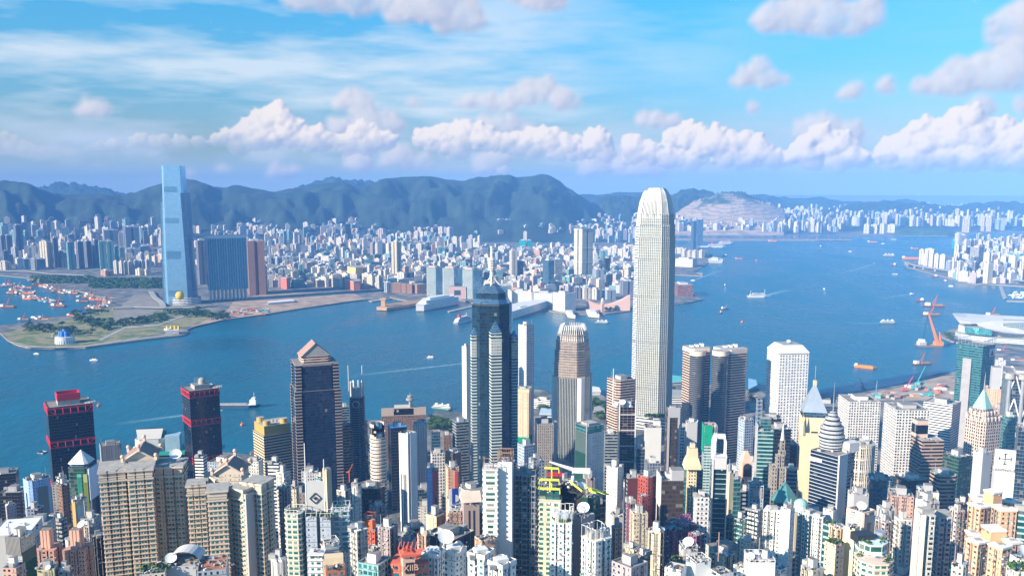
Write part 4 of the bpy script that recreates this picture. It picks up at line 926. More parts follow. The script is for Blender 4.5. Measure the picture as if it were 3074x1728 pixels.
for q in range(8):
 P=rsq(1,1,.2,RT1);a,b=Vector(P[q]),Vector(P[(q+1)%8]);nn=7 if q%2==0 else 3;dn=(b-a).normalized()
 for j in range(nn+1):
  s=a.lerp(b,j/nn)
  for z_a,z_b,wa,wb in((180,190,43.5,40.5),(190,198,40.5,37),(198,206,37,32)):
   A=[(s.x*wa+dn.x*e*.55,s.y*wa+dn.y*e*.55)for e in(-1,1)];Bq=[(s.x*wb+dn.x*e*.4,s.y*wb+dn.y*e*.4)for e in(-1,1)]
   m.prism(ccw([A[0],A[1],(A[1][0]*.93,A[1][1]*.93),(A[0][0]*.93,A[0][1]*.93)]),z_a,z_b,WHITE,WHITE,1e3,1e3,T=ccw([Bq[0],Bq[1],(Bq[1][0]*.95,Bq[1][1]*.95),(Bq[0][0]*.95,Bq[0][1]*.95)]))
m.obj('crown_finger',r1);M().prism(rsq(30,30,6,RT1),190,199,DARK,ROOF).obj('crown_core',r1)
# tall dark tower with pyramid roof and mast
xc_,yc_,_=at(1477,905,1145);RC=R(-7)
r3=thing('skyscraper','tall dark tower with pale corner prisms, pyramid roof and long antenna mast, centre','skyscraper',(xc_,yc_,4))
DK=fac((.02,.035,.05),(.02,.055,.09),.97,.9,.4,.1,0,.01,None,.1,.03)
LT=fac((.54,.62,.60),(.04,.08,.10),1,.5,.7,.15,0,.03,None,.1,.03)
LT2=fac((.60,.60,.54),(.26,.32,.32),.8,.5,.3,.3,0,.1,None,.1,.02)
M().prism(rsq(46,46,11,RC),0,268,DK,DK,3,4).obj('tower_shaft',r3)
m=M();z=268;spec=[(46,11,268,44,270,DARK),(44,10,270,37,276,'glassb'),(37,8,276,36,283,DK),(38,9,283,37,284,'glassb'),(35,8,284,18,292,'glassb')]
for w,ch,za,w2,zb,mt in spec:m.prism(rsq(w,w,ch,RC),za,zb,mt,DARK,3,2.2,T=rsq(w2,w2,ch*w2/w,RC))
m.obj('pyramid_roof',r3)
m=M();m.tube((0,0,291),(0,0,339),1.3,WHITE,6,.8)
for i in range(4):
 a=i*math.pi/2+RC;m.tube((10*math.cos(a),10*math.sin(a),291),(0,0,303),.8,WHITE,5)
mast_=m.obj('mast',r3)
for i,zz in enumerate(range(302,340,2)):
 w=2.6 if zz<309 else(4.6 if zz<325 else 2.2)
 M().cyl(0,0,zz,zz+1,w,WHITE,10).obj('antenna_ring',mast_)
m=M()
for i in range(26):
 a=i*2.4;zz=308+(i%8)*2;m.box(3.2*math.cos(a),3.2*math.sin(a),zz,1.1,1.1,1.4,WHITE,a)
m.obj('aerial',mast_)
def prismtower(lx,ly,w,h,hp,rot):
 m=M();P=[(lx+a,ly+b)for a,b in rsq(w,w,0,rot)]
 m.prism(P,0,h-26,LT,DARK,3,3.9).prism(P,h-26,h-8,LT2,DARK,3,3.9).prism(P,h-8,h,LT,DARK,3,3.9);m.obj('corner_prism',r3)
 M().prism(P,h,h+hp,'glassb',DARK,3,3,T=scl(P,.04)).obj('prism_cap',r3)
for u,dep,w,h,hp in((1425,1133,9.5,231,11),(1487,1116,13,237,14),(1543,1145,8,227,9)):
 xx,yy_,_=at(u,1000,dep);prismtower(xx-xc_,yy_-yc_,w,h,hp,RC+R(33 if u==1488 else 20))
 # dark gabled tower
root,b,bl=G('very dark tower with banded corners and a pinkish gabled roof, left of centre','skyscraper','skyscraper',[
('b',343,440,640,345,1100,'glassn','cham',1.,0,'lower_shaft'),],base=0)if 0 else(None,0,None)
C,d1,d2,L1,L2,z=footprint('b',343,372,640,352,1100)
(cx_,cy_),rt=frame_(C,d1,d2,L1,L2)
r4=thing('skyscraper','very dark tower with banded corners and a pinkish gabled roof, left of centre','skyscraper',(cx_,cy_,4))
ND=fac((.02,.03,.05),(.02,.04,.09),.97,.86,.35,.1,0,.01,None,.1,.05)
zt=z-4;ztop=at(1000,1000+195/1.989,1100)[2]-4
M().prism(rsq(L2,L1,8,rt),0,zt,ND,ROOF,3,3.9).obj('lower_shaft',r4)
M().prism(rsq(L2*.93,L1*.93,8,rt),zt,ztop,ND,ROOF,3,3.9).obj('upper_shaft',r4)
M().prism(rsq(L2*.95,L1*.95,8,rt),ztop-2,ztop+.5,plain((.25,.20,.2)),ROOF,3,3.9,bottom=True).obj('cornice',r4)
cc,ss=math.cos(rt),math.sin(rt);BR=fac((.34,.28,.26),(.02,.03,.05),1,.55,.6,.1,0,0)
for sx,sy in((-1,-1),(1,-1),(-1,1),(1,1)):
 for w_,q,h0,h1 in((8,1.0,0,zt+.5),(7,.93,zt,ztop)):
  lx,ly=sx*(L2*q/2-w_/2+.9),sy*(L1*q/2-w_/2+.9)
  M().prism([(lx*cc-ly*ss+a,lx*ss+ly*cc+b2)for a,b2 in rsq(w_,w_,0,rt)],h0,h1,BR,ROOF,3,3.9).obj('banded_corner',r4)
PK=fac((.56,.36,.30),(.22,.12,.10),.5,1,0,.6,0,0)
m=M();w,d,e=L2*.66,L1*.62,9
def Pl(x,y,z):return(x*cc-y*ss,x*ss+y*cc,z)
zr=ztop
m.prism(rsq(w,d,3,rt),zr,zr+9,'bandp',None,3,3)
m.face([Pl(-w/2,-d/2,zr+9),Pl(w/2,-d/2,zr+9),Pl(0,-d/2,zr+24)],CONC)
m.face([Pl(w/2,d/2,zr+9),Pl(-w/2,d/2,zr+9),Pl(0,d/2,zr+24)],CONC)
for sg in(-1,1):
 q=[Pl(sg*(w/2+1),-d/2-1,zr+8),Pl(sg*(w/2+1),d/2+1,zr+8),Pl(0,d/2+1,zr+24.6),Pl(0,-d/2-1,zr+24.6)]
 m.face(q if sg>0 else q[::-1],PK,[(0,0),(12,0),(12,6),(0,6)]if sg>0 else[(0,6),(12,6),(12,0),(0,0)])
m.obj('gabled_roof',r4)
# rounded black tower with twin masts
C,d1,d2,L1,L2,z=footprint('b',672,700,812,392,1180);(cx_,cy_),rt=frame_(C,d1,d2,L1,L2)
r5=thing('office_tower','rounded black glass tower with twin white masts, right of the dark gabled tower','office tower',(cx_,cy_,4))
h=z-4;RB=fac((.12,.15,.17),(.02,.05,.08),1,.66,.4,.1,0,.02,None,.1,.03)
M().prism(rsq(L2,L1,11,rt),0,h-34,RB,ROOF,3,3.9).obj('tower_shaft',r5)
M().cyl(0,-3,0,h,L2*.40,RB,24).obj('round_front',r5)
M().cyl(0,-2,h,h+12,L2*.30,'blankg',20).obj('crown',r5)
for i in range(8):M().prism([(L2*.33*math.cos(i*.785)+a,L2*.33*math.sin(i*.785)+b2)for a,b2 in rsq(2.4,1.2,0,i*.785)],h,h+20,WHITE,WHITE).obj('crown_fin',r5)
for u in(692,774):xx,_,_=at(700+u/1.989,1150,cy_);M().tube((xx-cx_,-4,h+8),(xx-cx_,-4,h+42),.45,WHITE,5).obj('mast',r5)
m=M()
for i in range(20):a,b2=i*.314,(i+1)*.314;m.tube((4.4*math.cos(a),0,4.4*math.sin(a)),(4.4*math.cos(b2),0,4.4*math.sin(b2)),.35,WHITE,4)
o=m.obj('ring_emblem',r5);o.location=(0,-3-L2*.41,h-8)
# curved banded tower with crown ring
C,d1,d2,L1,L2,z=footprint('b',806,836,922,632,950);(cx_,cy_),rt=frame_(C,d1,d2,L1,L2)
r6=thing('office_tower','curved dark tower with cream floor bands and open crown, left of the slim white tower','office tower',(cx_,cy_,gz(cy_)-6))
h=z-r6.location.z;BA=fac((.74,.64,.54),(.02,.02,.03),1,.6,.6,.12,0,0)
P=[(L2*.52*math.cos(t),L1*.55*math.sin(t))for t in[6.2832*i/22 for i in range(22)]];P=[(x*cc-y*ss,x*ss+y*cc)for x,y in P]
M().prism(P,0,h,BA,ROOF,3,3.9).obj('tower_shaft',r6)
m=M()
for i in range(18):m.ring(P,h-3-i*3.9,1.3,.5,plain((.74,.64,.54),.8))
m.obj('floor_ledge',r6)
m=M()
for i in range(22):
 if i in(15,16,17,18,19):continue
 a,b2=P[i],P[(i+1)%22];m.prism(ccw([a,b2,(b2[0]*.9,b2[1]*.9),(a[0]*.9,a[1]*.9)]),h,h+(15 if 0<i<14 else 8),'bandp',CONC,ph=30)
m.obj('crown_wall',r6);M().prism(scl(P,.6),h-1,h+4,WHITE,ROOFL).obj('crown_deck',r6)
m=M();m.dome(0,5,h+8,L2*.28,7,'glassb',14,5);m.obj('glass_dome',r6)
# gold roofed block
root,Q,h,f=B('gold roofed office block with beige bands, left of the dark gabled tower','b',118,182,352,612,1180,fac((.66,.52,.34),(.06,.05,.05),1,.42,.3,.2,0,0),'box',roof=0)
GD=plain((.70,.48,.14),.4,.35);m=M();m.prism(scl(Q,.92),h,h+12,GD,ROOFL,3,3).obj('gold_crown',root)
for k in range(3):p=scl(Q,.6)[(k+2)%4];M().cyl(p[0],p[1],h+11,h+18,5,GD,16,top=ROOFL).obj('gold_drum',root)
for k in range(4):M().box(-6+k*5,2,h+12,3.5,4,3,ROOFL).obj('cooling_unit',root)
# glass tower with a white pyramid roof
root,Q,h,f=B('green reflecting glass tower with a white pyramid canopy roof, left','a',398,520,578,805,900,'glassg','cham',roof=0,pu=4)
M().prism(scl(Q,.8),h-1,h+4,'glassb',ROOF).obj('plant_room',root)
M().prism(scl(Q,1.0),h+4,h+16,WHITE,WHITE,1e3,1e3,T=scl(Q,.03),bottom=True).obj('pyramid_roof',root)
panel(root,f,'R',.02,.98,f[5]-110,f[5]-1,S((.66,.72,.84),'dk',.8,.4),'side_bay',.1,1.2)
panel(root,f,'L',.02,.22,f[5]-90,f[5]-6,fac((.3,.36,.12),(.34,.40,.06),.94,.8,.7,.1,0,0,None,.1,.1),'yellow_glass',.1,.3)
panel(root,f,'L',.3,.52,f[5]-36,f[5]-6,fac((.1,.4,.3),(.08,.45,.33),.94,.8,.7,.1,0,0,None,.1,.1),'green_glass',.1,.3)
# truss walled hall with white roof
root,b,bl=G('big hall with a white flat roof and truss openings in its side wall, lower left','sports_hall','hall',[('a',-60,172,252,1195,660,'blank','box',dict(k=1.2,name='wall',top=plain((.82,.82,.82),.6,var=.08),par=.3))])
Q,h,f=bl[0];tm=M();T5=[]
for i in range(7):
 s0,s1=.12+i*.11,.12+i*.11+.09
 for zz in(9,17,25):
  a,n=face_pt(f,'R',s0,.3);c2,_=face_pt(f,'R',s1,.3);a,c2=wl(root,a),wl(root,c2)
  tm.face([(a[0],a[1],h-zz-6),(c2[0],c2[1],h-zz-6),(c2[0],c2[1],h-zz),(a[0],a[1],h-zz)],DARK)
  tm.tube((a[0]+n[0]*.3,a[1]+n[1]*.3,h-zz-6),(c2[0]+n[0]*.3,c2[1]+n[1]*.3,h-zz),.35,WHITE,4);tm.tube((a[0]+n[0]*.3,a[1]+n[1]*.3,h-zz),(c2[0]+n[0]*.3,c2[1]+n[1]*.3,h-zz-6),.35,WHITE,4)
tm.obj('truss_opening',root)
root,b,bl=G('grey office block with vertical slats and a green glass side, bottom left','office_tower','office tower',[('a',30,122,204,1222,570,S((.44,.44,.43),'bk',.22,.3,colp=.3),'box',dict(k=1.3,roof=5,name='wall'))])
Q,h,f=bl[0];panel(root,f,'R',0,1,f[5]-60,f[5]-10,'glassg','glass_wall',.1,.3);m=M()
for i in range(12):p,n=face_pt(f,'L',.04+i*.083,.5);q=wl(root,p);m.box(q[0],q[1],h-11,.5,.8,12,CONC,facing(n))
m.obj('slat_screen',root)
# pink twin blocks
for lb,xl,xc,xr,bx in(('left of the two pink brown apartment blocks in front of the hall',200,320,372,0),('right of the two pink brown apartment blocks in front of the hall',372,500,558,1)):
 root,Q,h,f=B(lb,'a',xl,xc,xr,1295,600,'pink','notch2',name='apartment_block',roof=4,slab=plain((.56,.30,.24),.8),so=.22,sl=.25,big=.1,tall=.3)
 M().prism(scl(Q,.45),h-1,h+13,plain((.72,.44,.34),.8),ROOF).obj('lift_house',root)
 if bx:M().tube((4,0,h+13),(4,0,h+14),.3,STEEL);dish(root,0,4,0,h+13,3)
 # two beige towers with classical roof houses
BEI='beige';SL=plain((.60,.46,.36),.8)
def beige(label,rows,house,balls):
 rws=[(*r[:6],BEI,r[6],dict(name='wing',slab=SL,so=.55,sl=.4,pu=2.6,par=1.4))for r in rows]
 root,b,bl=G(label,'apartment_block','apartment block',rws)
 for Q,h,f in bl:
  M().prism(offs(Q,1.0),h-6,h-4.8,plain((.60,.52,.43)),None,1e3,1e3,bottom=True).prism(offs(Q,1.3),h-.3,h+.9,plain((.62,.54,.44)),ROOFL,bottom=True).obj('cornice',root)
  M().prism(offs(Q,.25),h-4.8,h-.3,plain((.58,.50,.41)),None).obj('frieze',root)
 c,xl,xc,xr,yt,dist,pk=house
 C,d1,d2,L1,L2,z=footprint(c,xl,xc,xr,yt,dist);P=loc(shape('box',C,d1,d2,L1,L2),root.location[:2]);z-=b
 M().prism(P,z-14,z,S((.62,.54,.44),'dk',.3,.3,colp=.5),None).obj('roof_house',root)
 BRN=plain((.34,.22,.18),.7);m=M();A,Bp,Cc,D=P[0],P[1],P[2],P[3]
 # gable ridge runs away from the camera: find front edge (the lowest mean y)
 ed=sorted(range(4),key=lambda i:P[i][1]+P[(i+1)%4][1])[0]
 p=[P[(ed+i)%4]for i in range(4)];mf=((p[0][0]+p[1][0])/2,(p[0][1]+p[1][1])/2);mb=((p[2][0]+p[3][0])/2,(p[2][1]+p[3][1])/2)
 o2=offs(p,1.2);ff=(mf[0]+(mf[0]-mb[0])*.08,mf[1]+(mf[1]-mb[1])*.08);bb=(mb[0]-(mf[0]-mb[0])*.08,mb[1]-(mf[1]-mb[1])*.08)
 m.face([(*o2[1],z),(*o2[2],z),(*bb,z+pk),(*ff,z+pk)],BRN);m.face([(*o2[3],z),(*o2[0],z),(*ff,z+pk),(*bb,z+pk)],BRN)
 m.face([(*p[0],z),(*p[1],z),(*mf,z+pk-.7)],plain((.64,.55,.46)));m.face([(*p[2],z),(*p[3],z),(*mb,z+pk-.7)],plain((.64,.55,.46)))
 for q in((o2[0],ff),(o2[1],ff),(o2[3],bb),(o2[2],bb)):m.tube((*q[0],z),(*q[1],z+pk),.6,plain((.66,.56,.46)),6)
 m.obj('gable_roof',root)
 for q,zz in((o2[0],z),(o2[1],z),(o2[2],z),(o2[3],z),(ff,z+pk),(bb,z+pk)):
  mm=M();mm.box(q[0],q[1],zz-.5,1.6,1.6,2.6,plain((.62,.50,.42)));mm.ball(q[0],q[1],zz+3,1.35,plain((.70,.48,.36),.5));mm.obj('ball_finial',root)
 return root,b,bl
ra,b,bl=beige('big beige apartment tower with gabled roof house and ball finials, left one of the pair',[('a',593,744,752,822,570,'notch2'),('a',762,904,918,812,570,'notch2'),('a',926,1082,1112,798,588,'notch2'),('a',740,770,930,800,594,'box')],
('a',745,922,948,748,590,6.5),0)
dish(ra,0,wl(ra,at(1048/1.989,1370,600))[0],30,bl[2][1]+1,4);
rb_,b,bl=beige('big beige apartment tower with gabled roof house and ball finials, right one of the pair',[('a',1118,1222,1232,908,570,'notch2'),('a',1240,1350,1358,940,545,'box'),('a',1372,1450,1530,940,548,'box'),('b',55,165,240,905,552,'notch2'),('a',1225,1300,1480,880,590,'box')],
('a',1280,1440,1480,835,585,6.5),0)
panel(rb_,bl[2][2],'R',0,.6,100,bl[2][2][5]-2,'blankg','blank_bay',.2,2)
panel(rb_,bl[1][2],'R',-.4,0,100,bl[1][2][5]-4,DARK,'light_well',.1,.3)if 0 else None
# twin round fronted towers
def exch(label,xr0,xr1,rnd_,rect,yt,dist):
 C,d1,d2,L1,L2,z=footprint('e',*rect,yt,dist)
 r=thing('office_tower',label,'office tower',(C[0],C[1],4));h=z-4
 BP=fac((.70,.48,.36),(.03,.04,.05),1,.54,.3,.12,0,.02)
 P=loc(shape('cham',C,d1,d2,L1,L2),C);m=M();m.prism(P,0,h,BP,ROOF,3,4).obj('tower_shaft',r)
 M().prism(offs(P,.4),h-5,h+1.5,plain((.80,.62,.48)),ROOFL,bottom=True).obj('parapet',r)
 (u0,v0),(u1,_)=px('e',rnd_[0],rnd_[1]),px('e',rnd_[2],rnd_[1]);x,y,zz=at((u0+u1)/2,v0,dist-2);rad=(u1-u0)/2*dist/F*1.02
 M().cyl(x-C[0],y-C[1]+rad*.35,0,zz-4,rad,fac((.24,.21,.20),(.04,.07,.10),1,.74,.5,.1,0,.02,None,.1,.02),28,top=ROOF).obj('round_bay',r)
 M().cyl(x-C[0],y-C[1]+rad*.35,zz-10,zz-3,rad*1.03,plain((.80,.62,.48)),28,top=ROOFL).obj('bay_crown',r)
 c=cen(P)
 for k in range(3):M().box(c[0]-8+k*8,c[1]+2*k,h,6,6,4+k,WHITE,top=ROOFL).obj('plant_room',r)
 return r
exch('left of the twin pink banded towers with rounded glass fronts',0,0,(345,108,437),(290,352,474),100,1382)
exch('right of the twin pink banded towers with rounded glass fronts',0,0,(480,108,575),(468,570,698),108,1374)
# white tower with round-cornered square hat
C,d1,d2,L1,L2,z=footprint('e',803,876,1052,128,1388)
rj=thing('office_tower','white tower dotted with small windows under a flat pyramid hat, facing the harbour','office tower',(C[0],C[1],4));h=z-4
P=loc(shape('box',C,d1,d2,L1,L2),C);M().prism(P,0,h,fac((.82,.81,.80),(.02,.03,.05),.50,.50,.3,.15,0,0),ROOF,4.8,4.4).obj('wall',rj)
M().prism(offs(P,-1),h,h+1.2,DARK,None).obj('dark_gap',rj)
m=M();m.prism(offs(P,.4),h+1.2,h+3,WHITE,None,bottom=True).prism(offs(P,.4),h+3,h+13,WHITE,CONC,T=scl(offs(P,.4),.66));m.obj('pyramid_hat',rj)
M().prism(scl(P,.6),h+13,h+13.5,CONC,CONC).obj('roof_deck',rj);dish(rj,0,*cen(P),h+13,3)
# cream tower with metal pyramid
root,b,bl=G('cream tower with a silver pyramid roof and pinnacles, right of centre','office_tower','office tower',[
('e',990,1006,1165,592,900,'blankc','box',dict(name='lower_shaft')),('e',993,1010,1164,500,905,'blankc','box',dict(name='upper_shaft'))])
Q,h,f=bl[1]
panel(root,f,'R',.12,.9,f[5]-34,f[5]-14,S((.72,.58,.38),'bk',.34,1),'arcade',.1,.3)
panel(root,bl[0][2],'L',.3,.8,120,bl[0][2][5]-4,S((.72,.56,.34),'bk',1,.5),'window_strip',.1,.3)
M().prism(offs(Q,-1.5),h,h+5,'glassb',None).obj('lantern_base',root)
M().prism(offs(Q,-.5),h+5,h+30,plain((.50,.56,.62),.35,.5),WHITE,1e3,1e3,T=scl(Q,.1),bottom=True).obj('pyramid_roof',root)
m=M();c=cen(Q);m.box(c[0],c[1],h+30,3,3,5,'blankc');m.tube((*c,h+34),(*c,h+50),.35,STEEL);m.obj('lantern',root)
for s,side in((.04,'L'),(.06,'R'),(.97,'R')):
 p,n=face_pt(bl[0][2],side,s,.1);q=wl(root,p);M().prism([(q[0]+a,q[1]+b2)for a,b2 in rsq(3,3,0,.3)],bl[0][1]-2,bl[0][1]+18,'blankc',WHITE,T=[(q[0]+a,q[1]+b2)for a,b2 in rsq(.2,.2,0,.3)]).obj('pinnacle',root)
 # dark glass building with stacked drums
root,b,bl=G('dark blue glass office building wrapped in white lines, stacked silver drums on its roof','office_tower','office tower',[('e',1062,1225,1325,735,760,fac((.42,.46,.5),(.03,.06,.12),1,.78,.75,.1,0,.02,None,.1,.05),'box',dict(name='wall',pu=4,k=.9))])
Q,h,f=bl[0];c=Vector(cen(Q))+Vector((2,10));DR=fac((.5,.52,.54),(.08,.1,.13),1,.45,.5,.2,0,0)
zz=h
for rad,hh in((10,8),(11,4),(10,7),(7.6,4),(6.2,4),(4.2,3),(2.6,2)):
 M().cyl(c.x,c.y,zz-.01,zz+hh,rad,DR,24,top=ROOFL).obj('drum',root);zz+=hh
M().tube((c.x,c.y,zz),(c.x,c.y,zz+26),.5,STEEL,5,.1).obj('spire',root)
M().box(c.x+14,c.y-8,h-.5,11,9,8,'blank',.4).obj('plant_room',root)
panel(root,f,'R',.0,.5,60,f[5]+1,S((.62,.62,.60),'bl',1,.14),'grey_bay',.3,1.4)
for i in range(3):p,n=face_pt(f,'L',.66+i*.12,.6);q=wl(root,p);M().box(q[0],q[1],h-9-i*.3,6,1,3,WHITE,facing(n)).obj('sign_board',root)
roofstuff(root,scl(Q,.9),h,random.Random(8),'blank',5,.2,1)
# round lattice tower
x,y,z=at(*px('e',1386,672),900);rad=90/1.989*930/F
rl=thing('office_tower','round tower clad in a cream lattice with a flat crowded roof','office tower',(x,y+rad,gz(y)-6));h=z-rl.location.z
M().cyl(0,0,0,h,rad,fac((.66,.60,.52),(.02,.03,.04),.66,.84,.4,.2,0,.02),30,top=ROOFL).obj('wall',rl)
m=M()
for i in range(int(h/12)):m.cyl(0,0,h-3-i*12,h-1.6-i*12,rad+.35,plain((.66,.60,.52)),30)
m.obj('belt',rl)
m=M()
for i in range(48):a=i*.1309;m.box(rad*math.cos(a)*1.01,rad*math.sin(a)*1.01,0,.55,.55,h,plain((.70,.64,.56)),a)
m.obj('lattice_rib',rl)
for i in range(7):M().box(rad*.5*math.cos(i*.9),rad*.5*math.sin(i*.9),h,5,4,2.6,ROOFL,i).obj('cooling_unit',rl)
dish(rl,0,6,2,h,3.4)
# green pyramid roofed tower
root,b,bl=G('stepped pinkish grey tower with a green glass pyramid roof, right','office_tower','office tower',[
('d',1228,1352,1472,515,1050,'steps','cham',dict(name='lower_shaft',roof=0)),('d',1255,1355,1440,480,1056,'steps','cham',dict(name='upper_shaft')),('d',1275,1355,1415,455,1062,'stone','cham',dict(name='crown_tier'))])
Q,h,f=bl[2];M().prism(Q,h,h+22,plain((.36,.60,.52),.4,.2),WHITE,1e3,1e3,T=scl(Q,.06),bottom=True).obj('pyramid_roof',root)
c=cen(Q);M().tube((*c,h+20),(*c,h+42),.8,plain((.4,.35,.33)),6,.15).obj('spire',root)
for Q2,h2,f2 in bl[:2]:
 m=M()
 for i in range(len(Q2)):
  a,b2=Vector(Q2[i]),Vector(Q2[(i+1)%len(Q2)]);n_=max(2,int((b2-a).length/5))
  for j in range(n_):p=a.lerp(b2,(j+.5)/n_);M().box(p.x,p.y,h2-3,1.8,1.8,5,plain((.62,.50,.44)),math.atan2((b2-a).y,(b2-a).x)).obj('merlon',root)
  # green glass tower by the shore
root,b,bl=G('tall green glass tower with a grey core and open roof frame, by the shore','office_tower','office tower',[('d',1197,1348,1422,78,1430,fac((.08,.20,.22),(.05,.22,.25),1,.72,.6,.1,0,.02,None,.1,.03),'box',dict(name='wall',ph=4))],base=0)
Q,h,f=bl[0];panel(root,f,'L',.38,.72,4,f[5]-22,plain((.34,.33,.34),.8),'blank_core',.3,2.5);panel(root,f,'R',.5,.95,f[5]-19,f[5]-6,WHITE,'sign_board',.4,.5)
p,n=face_pt(f,'R',.72,1.2);q=wl(root,p);mm=M();tx=Vector((-n[1],n[0]))*5
mm.face([(q[0]-tx.x,q[1]-tx.y,h-17),(q[0]+tx.x,q[1]+tx.y,h-17),(q[0],q[1],h-8)][::1],RED);mm.face([(q[0]-tx.x,q[1]-tx.y,h-17),(q[0]+tx.x,q[1]+tx.y,h-17),(q[0],q[1],h-8)][::-1],RED);mm.obj('red_triangle_logo',root)
m=M()
for i in range(len(Q)):
 a,b2=Vector(Q[i]),Vector(Q[(i+1)%4])
 for j in range(7):p=a.lerp(b2,j/7);m.tube((p.x,p.y,h),(p.x,p.y,h+(6+j if i%2 else 10)),.4,STEEL,4)
 m.tube((*a,h+8),(*b2,h+8),.5,STEEL,4)
m.obj('roof_frame',root)
# truss braced silver tower at the right edge
root,b,bl=G('silver blue tower with white diagonal braces and drum tops at the right edge','office_tower','office tower',[('d',1468,1500,1680,250,1180,'glassn','box',dict(name='wall',k=.6))])
Q,h,f=bl[0];m=M();mm=M()
for i in range(6):
 for s in(0,.5):
  a,n=face_pt(f,'R',s,1);c2,_=face_pt(f,'R',s+.5,1);a,c2=wl(root,a),wl(root,c2);z1_=h-i*30
  mm.tube((a[0],a[1],z1_-30),((a[0]+c2[0])/2,(a[1]+c2[1])/2,z1_),.9,WHITE,4).tube((c2[0],c2[1],z1_-30),((a[0]+c2[0])/2,(a[1]+c2[1])/2,z1_),.9,WHITE,4)
mm.obj('brace',root)
for s in(.05,.5):a,n=face_pt(f,'R',s,1);a=wl(root,a);M().cyl(a[0],a[1],0,h+2,2.4,STEEL,10).cyl(a[0],a[1],h-4,h+3,6,ROOFL,14).obj('column',root)
roofstuff(root,Q,h,random.Random(3),'blankg',5)
# white tower with the cross board
root,b,bl=G('white blank walled tower with a roof board showing a flared cross, right','office_tower','office tower',[('d',1405,1418,1538,818,760,'blank','box',dict(name='wall',k=1.))])
Q,h,f=bl[0];p,n=face_pt(f,'R',.46,-3);q=wl(root,p);M().box(q[0],q[1],h-1,15.5,3.5,19,'whiteb',facing(n)).obj('roof_board',root)
m=M();fr=facing(n);e=Vector((math.cos(fr),math.sin(fr),0));cc0=Vector((q[0]+n[0]*1.95,q[1]+n[1]*1.95,h+10.5));up=Vector((0,0,1))
for k in range(4):
 a=k*math.pi/2;dd=e*math.cos(a)+up*math.sin(a);pp=e*-math.sin(a)+up*math.cos(a)
 m.face([cc0-pp*.3,cc0+pp*.3,cc0+dd*4.3+pp*.45,cc0+dd*4.3-pp*.45][::-1],DARK);m.face([cc0+dd*4.2-pp*1.7,cc0+dd*4.2+pp*1.7,cc0+dd*4.9+pp*1.7,cc0+dd*4.9-pp*1.7][::-1],DARK)
 m.face([cc0-pp*.3,cc0+pp*.3,cc0+dd*4.3+pp*.45,cc0+dd*4.3-pp*.45],DARK);m.face([cc0+dd*4.2-pp*1.7,cc0+dd*4.2+pp*1.7,cc0+dd*4.9+pp*1.7,cc0+dd*4.9-pp*1.7],DARK)
m.obj('flared_cross',root)
p2,_=face_pt(f,'R',.46,.3);q2=wl(root,p2);sign(root,'LIGHTHOUSE',(q2[0],q2[1],h+1.2),fr,3.2,DARK)
# ---------------------------------------------------------------- mid-levels blocks in front
AP='apartment_block';APC='apartment block';OT='office_tower';OC='office tower'
def railing(root,Q,h,n='roof_railing',hh=1.6,m_=None):
 m=M()
 for i in range(len(Q)):
  a,b=Vector(Q[i]),Vector(Q[(i+1)%len(Q)]);k=max(1,int((b-a).length/2.2))
  for j in range(k):p=a.lerp(b,j/k);m.tube((p.x,p.y,h-.1),(p.x,p.y,h+hh),.14,m_ or WHITE,4)
  m.tube((*a,h+hh),(*b,h+hh),.16,m_ or WHITE,4)
 m.obj(n,root)
 # white blank slab tower
root,b,bl=G('tall white tower with a bare windowless slab and scaffolding on its roof, bottom centre',AP,APC,[
('c',185,272,282,768,493,'whiteb','box',dict(name='blank_slab',k=1.2)),('c',100,184,190,812,490,S((.84,.83,.80),'gr',.62,.5,metal=.2,cur=.25),'box',dict(name='balcony_wing',slab=WHITE,so=.5,sl=.8,pu=6,k=1.4)),
('c',282,412,432,850,500,S((.20,.22,.24),'dk',.76,.62,metal=.5,cur=.2),'notch2',dict(name='dark_wing',slab=plain((.30,.32,.34)),so=.4,sl=.3,pu=4,top=POOL))])
Q,h,f=bl[0];railing(root,Q,h,'scaffold',5,plain((.35,.22,.15)));railing(root,scl(Q,.7),h,'scaffold',5,plain((.35,.22,.15)))
railing(root,bl[1][0],bl[1][1],'scaffold',3,plain((.35,.22,.15)));railing(root,bl[2][0],bl[2][1],'scaffold',3.2,plain((.35,.22,.15)))
for i in range(4):c=cen(bl[2][0]);M().box(c[0]-6+i*4,c[1]+i%2*5,bl[2][1]-1,3,3,3,ROOFL).obj('water_tank',root)
# yellow beamed tower
root,b,bl=G('cream tower with a dark glass crown, yellow steel beams and a white boom on top',AP,APC,[
('c',425,560,572,1010,535,S((.72,.68,.50),'te',.6,.55,metal=.3),'box',dict(name='lower_wall',pu=4,slab=plain((.7,.66,.5)),so=.2,sl=.3)),
('c',436,560,572,942,540,S((.03,.04,.04),'te',.8,.8,metal=.6),'box',dict(name='glass_crown',pu=4)),('c',562,660,700,915,545,'glassd','box',dict(name='core')),('c',690,760,800,985,540,'glassg','box',dict(name='glass_wing')),('c',560,600,640,895,552,'blankt','box',dict(name='pillar'))])
for k,(s0,s1,dz)in enumerate(((0,.95,2),(.05,.95,7),(.5,1.6,6),(.1,.8,13))):
 Q,h,f=bl[1];a,n=face_pt(f,'L',s0,2-k*2);c2,_=face_pt(f,'L',s1,2-k*2);a,c2=wl(root,a),wl(root,c2)
 m=M();m.tube((a[0],a[1],h+dz),(c2[0],c2[1],h+dz),.75,YEL,4).tube((a[0],a[1],h+dz-3),(a[0],a[1],h+dz),.4,YEL,4);m.tube(((a[0]+c2[0])/2,(a[1]+c2[1])/2,h),((a[0]+c2[0])/2,(a[1]+c2[1])/2,h+dz),.5,YEL,4);m.obj('yellow_beam',root)
Q,h,f=bl[3];c=cen(Q)
